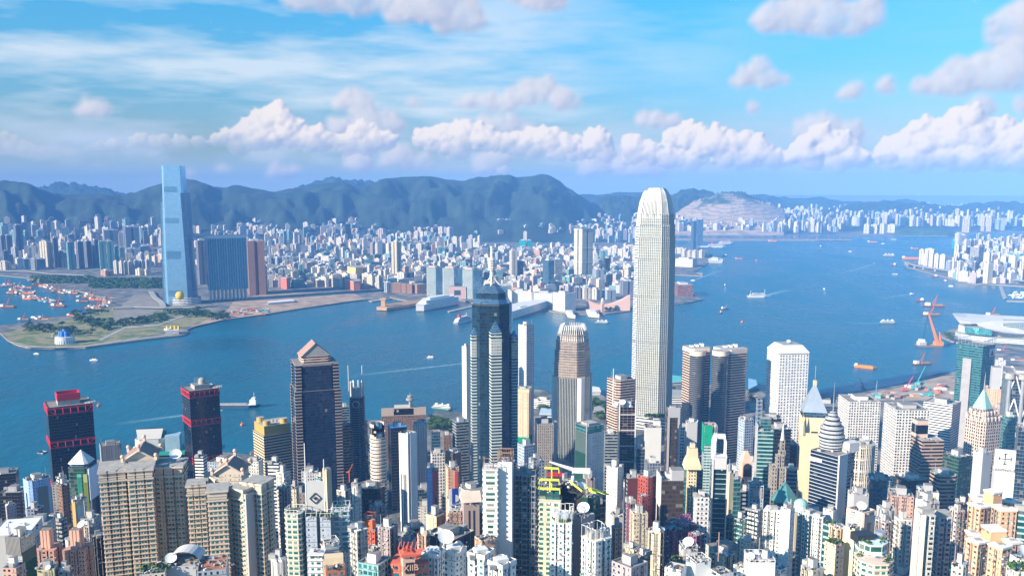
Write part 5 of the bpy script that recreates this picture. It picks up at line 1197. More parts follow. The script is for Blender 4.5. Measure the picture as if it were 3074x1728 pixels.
for k in range(3):M().tube((c[0]-13+k*7,c[1]+k*3,h+9-k*4),(c[0]-5+k*8,c[1]-6+k*4,h+4-k*2),.7,YEL,4).obj('yellow_beam',root)
m=M();
for i in range(5):m.tube((c[0]-3+i*1.6,c[1]-2+i,h+6-i*.8),(c[0]+i*1.6,c[1]-6+i,h+6-i*.8),.4,YEL,4)
m.tube((c[0]-4,c[1]-1,h+6),(c[0]+4,c[1]+3,h+2.5),.4,YEL,4).tube((c[0],c[1]-6,h+6),(c[0]+7,c[1]-1,h+2.5),.4,YEL,4);m.obj('yellow_frame',root)
Q,h,f=bl[4];c=cen(bl[2][0]);hh=bl[2][1]
m=M();m.tube((c[0],c[1],hh),(c[0]+1,c[1],hh+8),1.5,WHITE,6,.8);m.tube((c[0]-14,c[1]+2,hh+13),(c[0]+1,c[1],hh+8.5),.6,WHITE,5,1.4);m.box(c[0]+6,c[1]-.5,hh+6.5,10,1.6,3.2,WHITE,-.08);m.obj('white_boom',root)
dish(root,0,c[0]+6,c[1]-6,hh-3,3)
# white apartment tower with a grey core
WR=S((.86,.85,.82),'te',.46,.44,colp=.3,metal=.3,cur=.18)
root,b,bl=G('white apartment tower with a tall plain grey lift core and a big dish, bottom centre',AP,APC,[
('c',630,690,766,1092,462,'blankt','box',dict(name='lift_core',top=ROOFL,k=.9)),('c',500,628,640,1135,455,WR,'notch2',dict(name='wing',slab=plain((.78,.70,.6)),so=.3,sl=.18,ph=3.05)),
('c',688,772,866,1245,440,WR,'notch2',dict(name='wing',slab=plain((.78,.70,.6)),so=.3,sl=.18,ph=3.05)),('c',775,800,860,1175,470,WR,'box',dict(name='wing'))])
dish(root,0,*cen(bl[0][0]),bl[0][1]-1,3.4);railing(root,bl[1][0],bl[1][1]+0,'roof_frame',7);railing(root,bl[2][0],bl[2][1],'roof_frame',6)
M().box(*cen(bl[1][0]),bl[1][1]-1,8,6,5,WHITE,.3).obj('roof_room',root);M().box(*cen(bl[2][0]),bl[2][1]-1,7,5,4,ROOFL,.3).obj('roof_room',root)
m=M();foliage(m,*cen(bl[1][0]),bl[1][1]+1,5,5,1.5,80,random.Random(3),s=.6);m.obj('roof_plant',root)
M().tube((*cen(bl[0][0]),bl[0][1]),(*cen(bl[0][0]),bl[0][1]+5),.2,STEEL).obj('mast',root)
# glass topped grey tower
root,b,bl=G('grey tower with a glass box top and a blank wall dotted with tiny windows',OT,OC,[
('c',652,724,821,600,960,S((.62,.63,.64),'bk',.16,.34,colp=.4),'box',dict(name='wall')),('c',650,726,822,560,962,'teal','box',dict(name='glass_top'))])
Q,h,f=bl[0];panel(root,f,'L',.02,1,f[5]-150,f[5],'glassg','glass_front',.15,.5);panel(root,f,'L',.0,.04,f[5]-150,f[5]+12,'blankg','pilaster',.3,1)
Q,h,f=bl[1];m=M()
for i in range(5):q0,q1=Vector(Q[0]).lerp(Vector(Q[1]),i/4),Vector(Q[3]).lerp(Vector(Q[2]),i/4);m.tube((*q0,h+.5),(*q1,h+.5),.3,STEEL,4)
m.obj('roof_frame',root);M().prism(scl(Q,.6),h-1,h+2,ROOFL,ROOFL).obj('plant_room',root)
# black tower with a white frame and mast
root,b,bl=G('black glass tower with white line frame and mast, left of the tallest tower foot',OT,OC,[('c',903,912,1014,440,1010,fac((.30,.18,.14),(.015,.025,.04),.94,.86,.6,.1,0,.02,None,.1,.03),'box',dict(name='wall',roof=4,par=2,pu=5))])
Q,h,f=bl[0]
for s in(0,.94):panel(root,f,'R',s,s+.06,f[5]-105,f[5]+8,WHITE,'white_frame',.2,.8)
for dz in(8,26,44,62,80,98):panel(root,f,'R',.06,.94,f[5]-dz-.8,f[5]-dz,WHITE,'white_line',.2,.3)
panel(root,f,'R',.0,1,f[5]-110,f[5]-101,WHITE,'white_frame',.25,.8)
M().tube((-6,8,h),(-6,8,h+42),.7,WHITE,6,.4).obj('mast',root);dish(root,0,4,4,h,4);dish(root,0,-4,0,h,3)
# netted towers
root,b,bl=G('cream tower whose lower half is wrapped in green netting, behind the pyramid topped tower',OT,OC,[('c',289,372,388,342,1250,S((.80,.62,.44),'dk',.3,.55,colp=.3),'box',dict(name='wall',roof=2))])
Q,h,f=bl[0];M().prism(offs(Q,.9),0,h-66,GREEN,GREEN).obj('green_net',root);M().prism(offs(Q,1),h-3,h+2,'blankc',ROOFL,bottom=True).obj('cornice',root)
root,b,bl=G('tower with a white lattice roof and green netting on its upper corner',OT,OC,[('c',1411,1422,1497,590,950,S((.45,.55,.55),'te',.9,.5,metal=.5),'box',dict(name='wall',roof=0))])
Q,h,f=bl[0];railing(root,Q,h,'lattice_roof',7);railing(root,scl(Q,.8),h+1,'lattice_roof',6);railing(root,scl(Q,.5),h+1,'lattice_roof',6,RED);railing(root,scl(Q,.25),h+1,'lattice_roof',6)
panel(root,f,'R',.0,.62,f[5]-14,f[5]+8,GREEN,'green_net',.6,.5);panel(root,f,'L',.0,1,f[5]-22,f[5]+8,GREEN,'green_net',.5,.4)
# dark teal slim tower and the white arch behind
root,b,bl=G('slim dark teal glass tower with white side pilasters, centre right',OT,OC,[('e',462,474,566,808,700,fac((.35,.42,.42),(.02,.10,.14),1,.84,.7,.1,0,.02,None,.1,.04),'box',dict(name='wall',roof=2,pu=6,ph=4.))])
Q,h,f=bl[0];panel(root,f,'R',-.02,.07,f[5]-140,f[5]+8,'blank','pilaster',.3,1.2);panel(root,f,'R',.93,1.02,f[5]-140,f[5]+4,'blank','pilaster',.3,1.2);panel(root,f,'R',.1,.9,f[5]+0,f[5]+9,'blank','roof_room',-5,6)
root,b,bl=G('white frame tower with an oval opening at its top, behind the dark teal tower',OT,OC,[('e',474,484,554,745,765,'bandw','box',dict(name='wall'))])
Q,h,f=bl[0];m=M();c=cen(Q);n_=10;w=6.2
for sgn in(-1,1):
 for i in range(n_+1):
  t=i/n_;x=sgn*(w-1.2-2.4*max(0,t-.7)**1.2*2.0);m.box(c[0]+x,c[1],h+t*17,3.4 if sgn<0 else 2,6,17/n_+.02,'whiteb',-.15)
m.box(c[0],c[1],h+16.5,9.5,6,3,'whiteb',-.15,top='whiteb');m.box(c[0],c[1],h-1,13,7,3,'whiteb',-.15);m.obj('white_arch',root)
# cream slim tower with bell shaped top
root,b,bl=G('cream slim tower with a curved bell top and dark glass wings',OT,OC,[('e',322,330,382,800,820,S((.76,.66,.44),'bk',.42,.5,cur=.02),'box',dict(name='wall')),('e',300,304,328,808,830,'teal','box',dict(name='glass_wing')),('e',376,380,406,812,830,'teal','box',dict(name='glass_wing'))])
Q,h,f=bl[0];P0=offs(Q,3)
for k,(s0,s1,z0_,z1_)in enumerate(((1.1,1,0,4),(1,.74,4,10),(.66,.6,10,19),(.3,.3,19,23))):M().prism(scl(P0,s0),h-1+z0_,h-1+z1_,'blankc',ROOFL,3,3,T=scl(P0,s1)).obj('bell_top',root)
# stone tower with spire, pink arch top tower, green cone
root,b,bl=G('grey stone stepped tower with a thin white spire, old style, right of centre',OT,OC,[('e',812,830,912,800,850,'stone','notch',dict(name='lower_wall')),('e',850,862,905,730,853,'stone','notch',dict(name='upper_wall')),('e',868,876,900,700,856,'stone','box',dict(name='turret'))])
Q,h,f=bl[2];c=cen(Q);M().prism(scl(Q,.7),h,h+10,'stone',ROOF).obj('turret_top',root);M().cyl(*c,h+10,h+26,2,WHITE,8,r1=.1).obj('spire',root)
root,b,bl=G('pink office tower with an arched gable opening at its top',OT,OC,[('e',632,652,712,812,870,S((.78,.50,.38),'bk',.34,.3,colp=.4),'box',dict(name='wall'))])
Q,h,f=bl[0];ed=1;m=M();c=cen(Q);PKW=plain((.78,.50,.38))
m.prism(scl(Q,.98),h,h+7,PKW,None);m.prism(scl(Q,.98),h+7,h+17,PKW,PKW,T=scl(Q,.3));m.obj('gable',root)
p,n=face_pt(f,'R',.5,.3);q=wl(root,p);m=M();A=[(4*math.cos(t),4*math.sin(t))for t in[math.pi*i/10 for i in range(11)]]+[(-4,-9),(4,-9)]
m.prism(ccw(A),0,.4,DARK,DARK);o=m.obj('arch_opening',root);o.location=(q[0],q[1],h+2);o.rotation_euler=(R(90),0,facing(n));panel(root,f,'R',.1,.2,f[5]-60,f[5]-10,DARK,'dark_strip',.1,.2);panel(root,f,'R',.8,.9,f[5]-60,f[5]-10,DARK,'dark_strip',.1,.2)
x,y,z=at(*px('e',905,990),780);r=thing('low_building','low building with a faceted green glass cone roof and thin spire','building',(x,y,gz(y)-5));hz=z-r.location.z
M().cyl(0,0,0,hz,12,'glassg',8,top=ROOF).obj('wall',r);M().cyl(0,0,hz,hz+16,12,plain((.10,.30,.28),.3,.3),8,r1=.6).obj('cone_roof',r);M().tube((0,0,hz+15),(0,0,hz+28),.4,plain((.5,.35,.2))).obj('spire',r)
# white residential pair
WN=S((.85,.84,.81),'gr',.44,.36,colp=.35,cur=.12)
root,b,bl=G('white residential block with stepped wings and a tall blank lift tower, right of centre',AP,APC,[
('e',780,884,905,1068,640,WN,'notch2',dict(name='wing',slab=WHITE,so=.35,sl=.3)),('e',884,940,968,1050,632,S((.84,.84,.83),'bk',.22,.2,colp=.3),'box',dict(name='lift_tower',k=.7,top=ROOFL)),
('e',985,1060,1140,1092,655,S((.46,.62,.58),'bk',.5,.4,colp=.2),'notch2',dict(name='wing',slab=WHITE,so=.3,sl=.25)),('e',1070,1135,1150,1100,640,WN,'notch2',dict(name='wing',slab=WHITE,so=.3,sl=.25)),('e',1136,1196,1224,1058,648,'blank','box',dict(name='lift_tower',k=.7,top=ROOFL))])
dish(root,0,*cen(bl[1][0]),bl[1][1]-1,3)
for i,(Q,h,f)in enumerate(bl):c=cen(Q);M().box(c[0],c[1],h-1,5,4,3.4,ROOFL,.3*i).obj('water_tank',root)
x,y,z=at(*px('d',258,1052),700);r=thing('low_building','small white building with a pale green dome, behind the white residential block','building',(x,y,gz(y)));hz=z-r.location.z
M().prism(rsq(16,12,0,.2),0,hz,'blankc',ROOFL).obj('wall',r);M().cyl(0,0,hz,hz+4,5.5,WHITE,16).dome(0,0,hz+4,5.6,5,plain((.35,.55,.5),.5),16,5).obj('dome',r);M().tube((-8,0,hz),(-8,0,hz+9),.8,'blankc',6,.2).obj('pinnacle',r)
# tower with lattice box top
root,b,bl=G('pink edged tower topped by a big lattice panelled box with a dish',AP,APC,[('d',540,632,698,1075,520,fac((.40,.40,.40),(.60,.60,.58),.5,.5,0,.7,0,0),'box',dict(name='lattice_box',pu=1.6,ph=1.6,top=ROOF,k=1))])
Q,h,f=bl[0];PE=plain((.76,.56,.47));m=M()
for i in range(4):m.tube((*Q[i],h-24),(*Q[i],h),.9,PE,4);m.tube((*Q[i],h),(*Q[(i+1)%4],h),.7,PE,4);m.tube((*Q[i],h-25),(*Q[(i+1)%4],h-25),.8,PE,4)
m.obj('pink_edge',root);M().prism(offs(Q,.5),0,h-25,'cream',ROOFL).obj('wall',root);panel(root,f,'R',.12,.88,f[5]-24,f[5]-2,S((.5,.44,.4),'bk',.5,.6),'window_panel',.15,.3);dish(root,0,*cen(Q),h-1,3)
# peach tower with teal penthouse tower
PEA=S((.84,.62,.42),'dk',.34,.36,colp=.45)
root,b,bl=G('peach coloured tower group with teal glass penthouse floors and roof gardens, bottom right',AP,APC,[
('d',402,468,520,1262,500,PEA,'box',dict(name='wing')),('d',428,470,545,1165,510,PEA,'notch',dict(name='wing')),('d',420,452,466,1150,522,'bandt','box',dict(name='teal_wing')),('d',515,580,612,1165,505,'blanky','box',dict(name='wing')),
('d',560,640,835,1378,440,S((.80,.62,.48),'te',.7,.5,metal=.4),'oct',dict(name='lower_wall',slab=plain((.78,.60,.48)),so=.6,sl=.7,pu=4)),('d',572,625,795,1262,452,S((.50,.68,.72),'gr',.9,.58,metal=.4),'oct',dict(name='penthouse',slab=plain((.6,.74,.76)),so=.3,sl=.6,pu=4,ph=4.4))])
Q,h,f=bl[5];c=cen(Q);M().prism(scl(Q,.82),h-1.05,h-.9,TILE,TILE).obj('terrace_tiles',root);M().box(c[0]-4,c[1]+2,h-1,10,7,4,DARK,.2).obj('roof_room',root);M().cyl(c[0]+6,c[1]+4,h-1,h+3,2.6,STEEL,12).obj('water_tank',root)
for k,(Q,h,f)in enumerate((bl[5],bl[4],bl[2],bl[0])):
 m=M();rr_=random.Random(k)
 for i in range(9):
  e=rr_.randrange(len(Q));p=Vector(offs(Q,-1.5)[e]).lerp(Vector(offs(Q,-1.5)[(e+1)%len(Q)]),rr_.random());foliage(m,p.x,p.y,h,1.6,1.6,1.4,26,rr_,s=.45)
 m.obj('roof_plant',root)
 # tall grey pair
root,b,bl=G('tall grey and cream apartment pair with a bare white end wall, bottom right',AP,APC,[
('d',943,975,1062,1085,520,S((.62,.64,.60),'dk',.62,.52,colp=.1,cur=.2),'notch2',dict(name='wing',slab=plain((.55,.55,.53)),so=.35,sl=.25)),('d',1064,1090,1160,1098,530,S((.50,.52,.55),'dk',.7,.52,colp=.1,cur=.2),'notch2',dict(name='wing',slab=plain((.5,.5,.5)),so=.35,sl=.25))])
Q,h,f=bl[0];panel(root,f,'L',0,1,60,f[5]+1,'blank','end_wall',.3,.4);panel(root,f,'R',.05,.3,60,f[5]+.5,plain((.76,.74,.62)),'stair_strip',.3,1.6)
for Q,h,f in bl:c=cen(Q);M().box(c[0],c[1],h-1,7,6,4,ROOFL,.2).obj('roof_room',root);M().prism(scl(Q,.7),h-1.0,h-.85,plain((.5,.26,.26)),plain((.5,.26,.26))).obj('roof_tiles',root)
# orange blocks
OR_='orange';BAND=plain((.82,.76,.70))
def orange(label,rows,lift):
 root,b,bl=G(label,AP,APC,[(*r,OR_,'ell' if i%2 else 'notch',dict(name='wing',pu=3.2,top=ROOF))for i,r in enumerate(rows)]+[(*lift,plain((.82,.44,.24)),'box',dict(name='lift_house'))])
 for Q,h,f in bl[:-1]:
  for dz in(0,19,62):M().ring(Q,h-dz-(0 if dz else-.05),1.0,.45,BAND).obj('white_band',root)
  c=cen(Q);M().box(c[0],c[1],h-1,3.4,3,2.6,ROOFL).obj('water_tank',root)
  a=M();rr_=random.Random(int(h))
  for i in range(60):
   e=rr_.randrange(len(Q));p=Vector(offs(Q,.5)[e]).lerp(Vector(offs(Q,.5)[(e+1)%len(Q)]),rr_.uniform(.15,.85));a.box(p.x,p.y,h-4-3.1*rr_.randrange(20),.9,.7,.6,ROOFL)
  a=a.obj('window_cooler',root);a['kind']='stuff'
 Q,h,f=bl[-1];M().ring(Q,h-.1,1.1,.4,BAND).obj('cornice',root)
 return root,bl
orange('orange and pale banded apartment block, the farther one of the two at the right',[('d',1256,1330,1398,1048,575,),('d',1398,1455,1550,1062,560),('d',1262,1290,1400,1000,600),('d',1440,1520,1552,1015,600)],('d',1352,1410,1462,960,585))
orange('orange and pale banded apartment block, the nearer one in the bottom right corner',[('d',1246,1318,1380,1262,480),('d',1380,1462,1518,1292,465),('d',1462,1520,1580,1262,485),('d',1240,1262,1330,1205,520)],('d',1338,1395,1485,1185,492))
# bottom white boxes with dishes
root,b,bl=G('white block with a square roof box and red tiled terraces, below the purple complex',AP,APC,[
('e',318,372,466,1372,430,'whiteb','box',dict(name='roof_box',k=1.,top=ROOFL)),('e',190,285,320,1412,425,WR,'box',dict(name='wing',top=TILE)),('e',460,520,600,1440,425,WR,'box',dict(name='wing',top=TILE))])
c=cen(bl[0][0]);railing(root,bl[0][0],bl[0][1],hh=1.2);M().tube((c[0]+9,c[1]-3,bl[0][1]),(c[0]+9,c[1]-3,bl[0][1]+15),.2,plain((.5,.3,.25))).obj('mast',root)
m=M()
for i in range(6):m.tube((c[0]-5+i*2,c[1]-2,bl[0][1]-.8),(c[0]-5+i*2,c[1]+3,bl[0][1]-.4),.3,WHITE,4)
m.obj('roof_pipe',root)
root,b,bl=G('white apartment block with several dishes on its square roof box, bottom right of centre',AP,APC,[
('e',664,700,850,1365,430,'whiteb','box',dict(name='roof_box',k=1.,top=ROOFL)),('e',600,650,700,1400,440,WR,'box',dict(name='wing',top=TILE)),('e',826,880,920,1410,440,WR,'box',dict(name='wing',top=ROOF))])
c=cen(bl[0][0])
for i in range(4):dish(root,0,c[0]-5+i*3.6,c[1]-2+(i%2)*4,bl[0][1]-1,2.1)
railing(root,bl[0][0],bl[0][1],hh=1.2)
root,b,bl=G('brown walled block with a railed white roof and dish, before the purple complex',AP,APC,[('e',275,300,387,1288,520,'blankt','box',dict(name='wall',top=ROOFL)),('e',214,262,300,1372,515,'blankt','box',dict(name='wing'))])
Q,h,f=bl[0];M().prism(offs(Q,.2),h-4,h+.1,'blank',None).obj('white_rim',root);railing(root,Q,h,hh=2);dish(root,0,*cen(Q),h-1,3.4)
m=M();foliage(m,*cen(bl[1][0]),bl[1][1]+1,4,4,2,90,random.Random(9),s=.6);m.obj('roof_plant',root)
# purple complex
PU='purple';root,b,bl=G('purple stepped apartment complex with a pitched pink glass skylight, bottom centre right',AP,APC,[
('e',178,240,300,1180,560,PU,'notch',dict(name='wing')),('e',240,300,385,1150,566,PU,'notch',dict(name='wing')),('e',330,380,428,1208,556,PU,'notch',dict(name='wing')),('e',190,262,320,1142,572,PU,'box',dict(name='wing'))])
Q,h,f=bl[1];c=cen(Q);PKK=plain((.40,.14,.24),.5);m=M()
for sx in(0,5):m.face([(c[0]-5+sx*.6,c[1]-2,h),(c[0]-2+sx*.6,c[1]+2,h+5),(c[0]+1+sx*.6,c[1]+1,h+5),(c[0]-3+sx*.6,c[1]-3,h)],PKK)
for sx in(-8,-4,0):m.prism(rsq(1,9,0,.5),0,.1,PKK)if 0 else m.tube((c[0]+sx*.6-2,c[1]-3,h),(c[0]+sx*.6+2,c[1]+1,h+5),.35,PKK,4).tube((c[0]+sx*.6+2,c[1]+1,h+5),(c[0]+sx*.6+5,c[1]-2,h),.35,PKK,4)
m.obj('pitched_skylight',root)
# brown gabled tower and logo tower
root,b,bl=G('brown tower with a taller centre under a pale pitched roof, behind the netted block',AP,APC,[
('b',1362,1376,1470,1008,600,'blankt','box',dict(name='centre',pu=8)),('b',1288,1360,1372,1068,605,S((.40,.27,.22),'gr',.4,.42,colp=.2),'notch2',dict(name='wing')),('b',1440,1494,1500,1068,606,S((.40,.27,.22),'gr',.4,.42,colp=.2),'notch2',dict(name='wing'))])
Q,h,f=bl[0];p=offs(Q,1.4);c=cen(Q);ed=sorted(range(4),key=lambda i:Q[i][1]+Q[(i+1)%4][1])[0];p=[p[(ed+i)%4]for i in range(4)];m=M();CRm=plain((.66,.55,.46))
l_,r_m=((p[0][0]+p[3][0])/2,(p[0][1]+p[3][1])/2),((p[1][0]+p[2][0])/2,(p[1][1]+p[2][1])/2)
m.face([(*p[0],h),(*p[1],h),(*r_m,h+6),(*l_,h+6)],CRm);m.face([(*p[2],h),(*p[3],h),(*l_,h+6),(*r_m,h+6)],CRm);m.face([(*p[1],h),(*p[2],h),(*r_m,h+6)],CRm);m.face([(*p[3],h),(*p[0],h),(*l_,h+6)],CRm);m.obj('pitched_roof',root)
for s in(.3,.6):panel(root,f,'R',s,s+.06,60,f[5]-6,DARK,'window_strip',.15,.2)
for Q,h,f in bl[1:]:
 m=M()
 for dz in(3,7):m.ring(Q,h-dz,1,.9,plain((.30,.18,.17)))
 m.obj('belt',root);railing(root,Q,h)
root,b,bl=G('white block with a dark blue roof board showing a white half disc emblem',AP,APC,[('b',1278,1292,1360,985,700,'white','box',dict(name='wall'))])
Q,h,f=bl[0];panel(root,f,'R',.2,.78,f[5]-15,f[5]+8,BLUE,'blue_board',.3,.5);panel(root,f,'R',-.05,.2,f[5]-15,f[5]+8,WHITE,'white_board',.3,.5);panel(root,f,'R',.78,1.0,f[5]-15,f[5]+8,WHITE,'white_board',.3,.5)
p,n=face_pt(f,'R',.5,1.0);q=wl(root,p);A=[(3*math.cos(t),3*math.sin(t))for t in[-math.pi/2+math.pi*i/10 for i in range(11)]];m=M();m.prism(ccw(A),0,.3,WHITE,WHITE).box(-1.5,-4.6,0,8,.8,.3,WHITE).box(0,-7,0,1,4,.3,WHITE).box(-4.4,-6,0,.8,2,.3,WHITE).box(4,-6,0,.8,2,.3,WHITE)
o=m.obj('half_disc_emblem',root);o.location=(q[0],q[1],h);o.rotation_euler=(R(90),0,facing(n))
# red tower, red stepped block
root,b,bl=G('bright red orange tower with a crown of fins, left of the grey pink tower',AP,APC,[('b',780,830,850,1115,520,ORANGE,'box',dict(name='upper_wall')),('b',800,845,862,1180,518,S((.62,.12,.06),'bk',.4,.4),'notch',dict(name='lower_wing'))])
Q,h,f=bl[0];railing(root,Q,h,'roof_fin',3,ORANGE)
REDB=plain((.70,.16,.10),.7);root,b,bl=G('red stepped tower with black roman letters on its pinkish roof wall, bottom centre',AP,APC,[
('b',1000,1012,1085,1335,420,plain((.74,.46,.36)),'box',dict(name='centre')),('b',945,1000,1012,1385,424,S((.66,.16,.10),'te',.6,.5),'box',dict(name='wing')),('b',975,1010,1030,1362,430,REDB,'box',dict(name='wing')),('b',1078,1088,1125,1330,432,S((.66,.16,.10),'te',.6,.5),'box',dict(name='wing')),('b',1082,1092,1128,1388,424,S((.66,.16,.10),'te',.6,.5),'box',dict(name='wing'))])
Q,h,f=bl[0];M().prism(offs(Q,.8),h,h+1.4,REDB,REDB,bottom=True).prism(scl(Q,.8),h+1.4,h+2.6,REDB,REDB).prism(scl(Q,.6),h+2.6,h+4,REDB,REDB).obj('stepped_crown',root)
m=M();c=cen(Q)
for i in range(5):m.tube((c[0]-4+i*2,c[1]-4,h+4),(c[0]-4+i*2,c[1]+4,h+4.6),.35,REDB,4)
m.obj('pergola',root);panel(root,f,'R',.22,.88,f[5]-8.4,f[5]-3,DARK,'letter_board',.15,.2)
p,n=face_pt(f,'R',.55,.45);q=wl(root,p);sign(root,'IXIIB',(q[0],q[1],h-5.7),facing(n),4.2,plain((.74,.46,.36)),ext=.12)
panel(root,f,'R',.25,.85,f[5]-22,f[5]-12,S((.05,.05,.05),'te',.7,.5),'window',.15,.2);M().tube((c[0]-3,c[1],h+4),(c[0]-3,c[1],h+16),.12,STEEL).obj('mast',root)
for Q,h,f in bl[1:]:M().ring(Q,h-.05,1.,.4,REDB).obj('red_rim',root)
# diamond sign complex
OL=S((.62,.60,.48),'te',.72,.5,metal=.2);BG_=S((.52,.58,.66),'dk',.3,.34,colp=.35);TG=S((.40,.46,.50),'te',.7,.5,metal=.3)
root,b,bl=G('apartment complex with a white roof wall showing a diamond emblem between two tall masts',AP,APC,[
('b',303,398,434,1078,505,OL,'cham',dict(name='wing',slab=plain((.62,.60,.52)),so=.5,sl=.35,pu=3.6)),('b',432,496,502,1092,508,BG_,'box',dict(name='wing')),('b',518,580,588,1095,508,BG_,'box',dict(name='wing')),('b',588,690,697,1058,514,TG,'box',dict(name='wing',slab=plain((.50,.56,.60)),so=.5,sl=.4,pu=4)),('b',440,548,556,1045,520,'blankg','box',dict(name='centre'))])
for Q,h,f in bl[:4]:railing(root,Q,h,hh=2.2);c=cen(Q);m=M();foliage(m,c[0],c[1],h,5,4,1.2,60,random.Random(5),s=.5);m.obj('roof_plant',root)
Q,h,f=bl[4];panel(root,f,'L',.02,.98,f[5]-1,f[5]+17,'blank','roof_wall',.5,.8)
for s in(-.02,1.0):p,n=face_pt(f,'L',s,1);q=wl(root,p);M().tube((q[0],q[1],h-2),(q[0],q[1],h+(30 if s<.5 else 40)),.55,WHITE,6,.25).obj('mast',root)
p,n=face_pt(f,'L',.5,1.6);q=wl(root,p);m=M()
for r_,w in((3.2,.5),(1.1,1.1)):
 if w==1.1:m.prism([(r_,0),(0,r_),(-r_,0),(0,-r_)],0,.2,DARK,DARK)
 else:
  D4=[(r_,0,0),(0,r_,0),(-r_,0,0),(0,-r_,0)]
  for i in range(4):m.tube(D4[i],D4[(i+1)%4],.3,DARK,4)
o=m.obj('diamond_emblem',root);o.location=(q[0],q[1],h+7);o.rotation_euler=(R(90),0,facing(n));dish(root,0,*cen(Q),h+2,2)
# scaffold box block
root,b,bl=G('white block with a scaffolded roof box and balconies, bottom, left of the white slim tower',AP,APC,[
('b',525,545,632,1262,450,'blank','box',dict(name='roof_box',top=ROOF)),('b',452,530,545,1318,440,S((.84,.82,.79),'te',.6,.42),'box',dict(name='wing',slab=WHITE,so=.8,sl=.5)),('b',630,640,695,1290,455,'white','box',dict(name='wing')),('b',535,552,668,1388,420,S((.62,.22,.12),'te',.6,.5),'box',dict(name='penthouse_floor',top=ROOFL))])
Q,h,f=bl[0];m=M()
for k in range(7):
 for i in range(4):m.tube((*offs(Q,.5)[i],h-2-k*3),(*offs(Q,.5)[(i+1)%4],h-2-k*3),.14,WHITE,4)
m.obj('scaffold',root);railing(root,Q,h,hh=1.5);c=cen(bl[3][0]);M().box(c[0],c[1],bl[3][1]-1,9,6,4,'blankc',.2).obj('roof_room',root)
# white wavy roofed block
root,b,bl=G('white apartment block with wavy curved parapets and a large round dish, bottom centre',AP,APC,[
('b',1130,1222,1262,1338,430,WR,'notch2',dict(name='wing',top=TILE)),('b',1235,1340,1400,1330,440,WR,'cham',dict(name='wing')),('b',1400,1500,1556,1345,425,WR,'notch',dict(name='wing')),('c',130,215,296,1405,405,WR,'notch2',dict(name='wing',top=ROOF)),('c',10,60,120,1330,445,WR,'box',dict(name='wing'))])
for k,(Q,h,f)in enumerate(bl[:4]):
 m=M();o2=offs(Q,.3);n_=len(Q)
 for i in range(n_):
  a,b2=Vector(o2[i]),Vector(o2[(i+1)%n_]);L=(b2-a).length
  for j in range(8):
   p0,p1=a.lerp(b2,j/8),a.lerp(b2,(j+1)/8);zf=lambda t:1.2+2.6*(math.sin(t*math.pi)**1.5 if L>7 else .3)
   nn=Vector(((b2-a).y,-(b2-a).x)).normalized()*.3
   m.face([(p0.x,p0.y,h-.4),(p1.x,p1.y,h-.4),(p1.x,p1.y,h+zf((j+1)/8)),(p0.x,p0.y,h+zf(j/8))],WHITE);m.face([(p0.x-nn.x,p0.y-nn.y,h+zf(j/8)),(p1.x-nn.x,p1.y-nn.y,h+zf((j+1)/8)),(p1.x-nn.x,p1.y-nn.y,h-1),(p0.x-nn.x,p0.y-nn.y,h-1)],WHITE)
   m.face([(p0.x,p0.y,h+zf(j/8)),(p1.x,p1.y,h+zf((j+1)/8)),(p1.x-nn.x,p1.y-nn.y,h+zf((j+1)/8)),(p0.x-nn.x,p0.y-nn.y,h+zf(j/8))],WHITE)
 m.obj('wavy_parapet',root);c=cen(Q);M().box(c[0],c[1],h-1,6,5,4,WHITE,.4).obj('roof_room',root);M().box(c[0]-4,c[1]-4,h-1,3,2,2,CONC,.4).obj('water_tank',root)
dish(root,0,cen(bl[1][0])[0]-4,cen(bl[1][0])[1],bl[1][1]+3,4.2)
# bottom left roof house with dish
root,b,bl=G('grey rooftop house with a dish and red tiled terrace, before the beige pair',AP,APC,[
('a',990,1168,1212,1385,450,'blankg','box',dict(name='roof_house',top=ROOFL)),('a',1175,1350,1362,1405,445,'r_b','box',dict(name='wing',top=TILE)),('a',845,985,1000,1425,440,'r_c','box',dict(name='wing'))])
Q,h,f=bl[0];dish(root,0,cen(Q)[0]-6,cen(Q)[1]-3,h-1,3);m=M();c=cen(Q)
for i in range(10):a0,a1=math.pi*i/10,math.pi*(i+1)/10;m.face([(c[0]-8*math.cos(a0)*-1,c[1]-2,h+5*math.sin(a0)),(c[0]+8*math.cos(a1),c[1]-2,h+5*math.sin(a1)),(c[0]+8*math.cos(a1),c[1]+9,h+5*math.sin(a1)),(c[0]+8*math.cos(a0),c[1]+9,h+5*math.sin(a0))],'blank')
m.obj('vaulted_roof',root);m=M();foliage(m,*cen(bl[2][0]),bl[2][1],8,4,2,100,random.Random(2),s=.6);m.obj('roof_plant',root)
# red lantern board block, bottom right dish block
root,b,bl=G('dark block with red discs on its roof board, behind the yellow beamed tower',AP,APC,[('c',474,482,570,905,700,'glassd','box',dict(name='wall'))])
Q,h,f=bl[0];panel(root,f,'R',0,1,f[5]-2,f[5]+14,'net','roof_board',.3,.6)
for i in range(4):p,n=face_pt(f,'R',.14+i*.24,1.2);q=wl(root,p);o=M().cyl(0,0,0,.3,1.9,RED,12).obj('red_disc',root);o.location=(q[0],q[1],h+9);o.rotation_euler=(R(90),0,facing(n))
root,b,bl=G('white block with a big dish and plants on its roof, right edge of the bottom',AP,APC,[('d',1508,1585,1680,1360,400,'whiteb','box',dict(name='wall',top=ROOFL)),('d',1488,1540,1640,1420,392,'r_w','box',dict(name='wing',top=TILE))])
dish(root,0,*cen(bl[0][0]),bl[0][1]-1,3.4);m=M();foliage(m,*cen(bl[1][0]),bl[1][1]+1,5,4,2,120,random.Random(2),s=.6);m.obj('roof_plant',root)
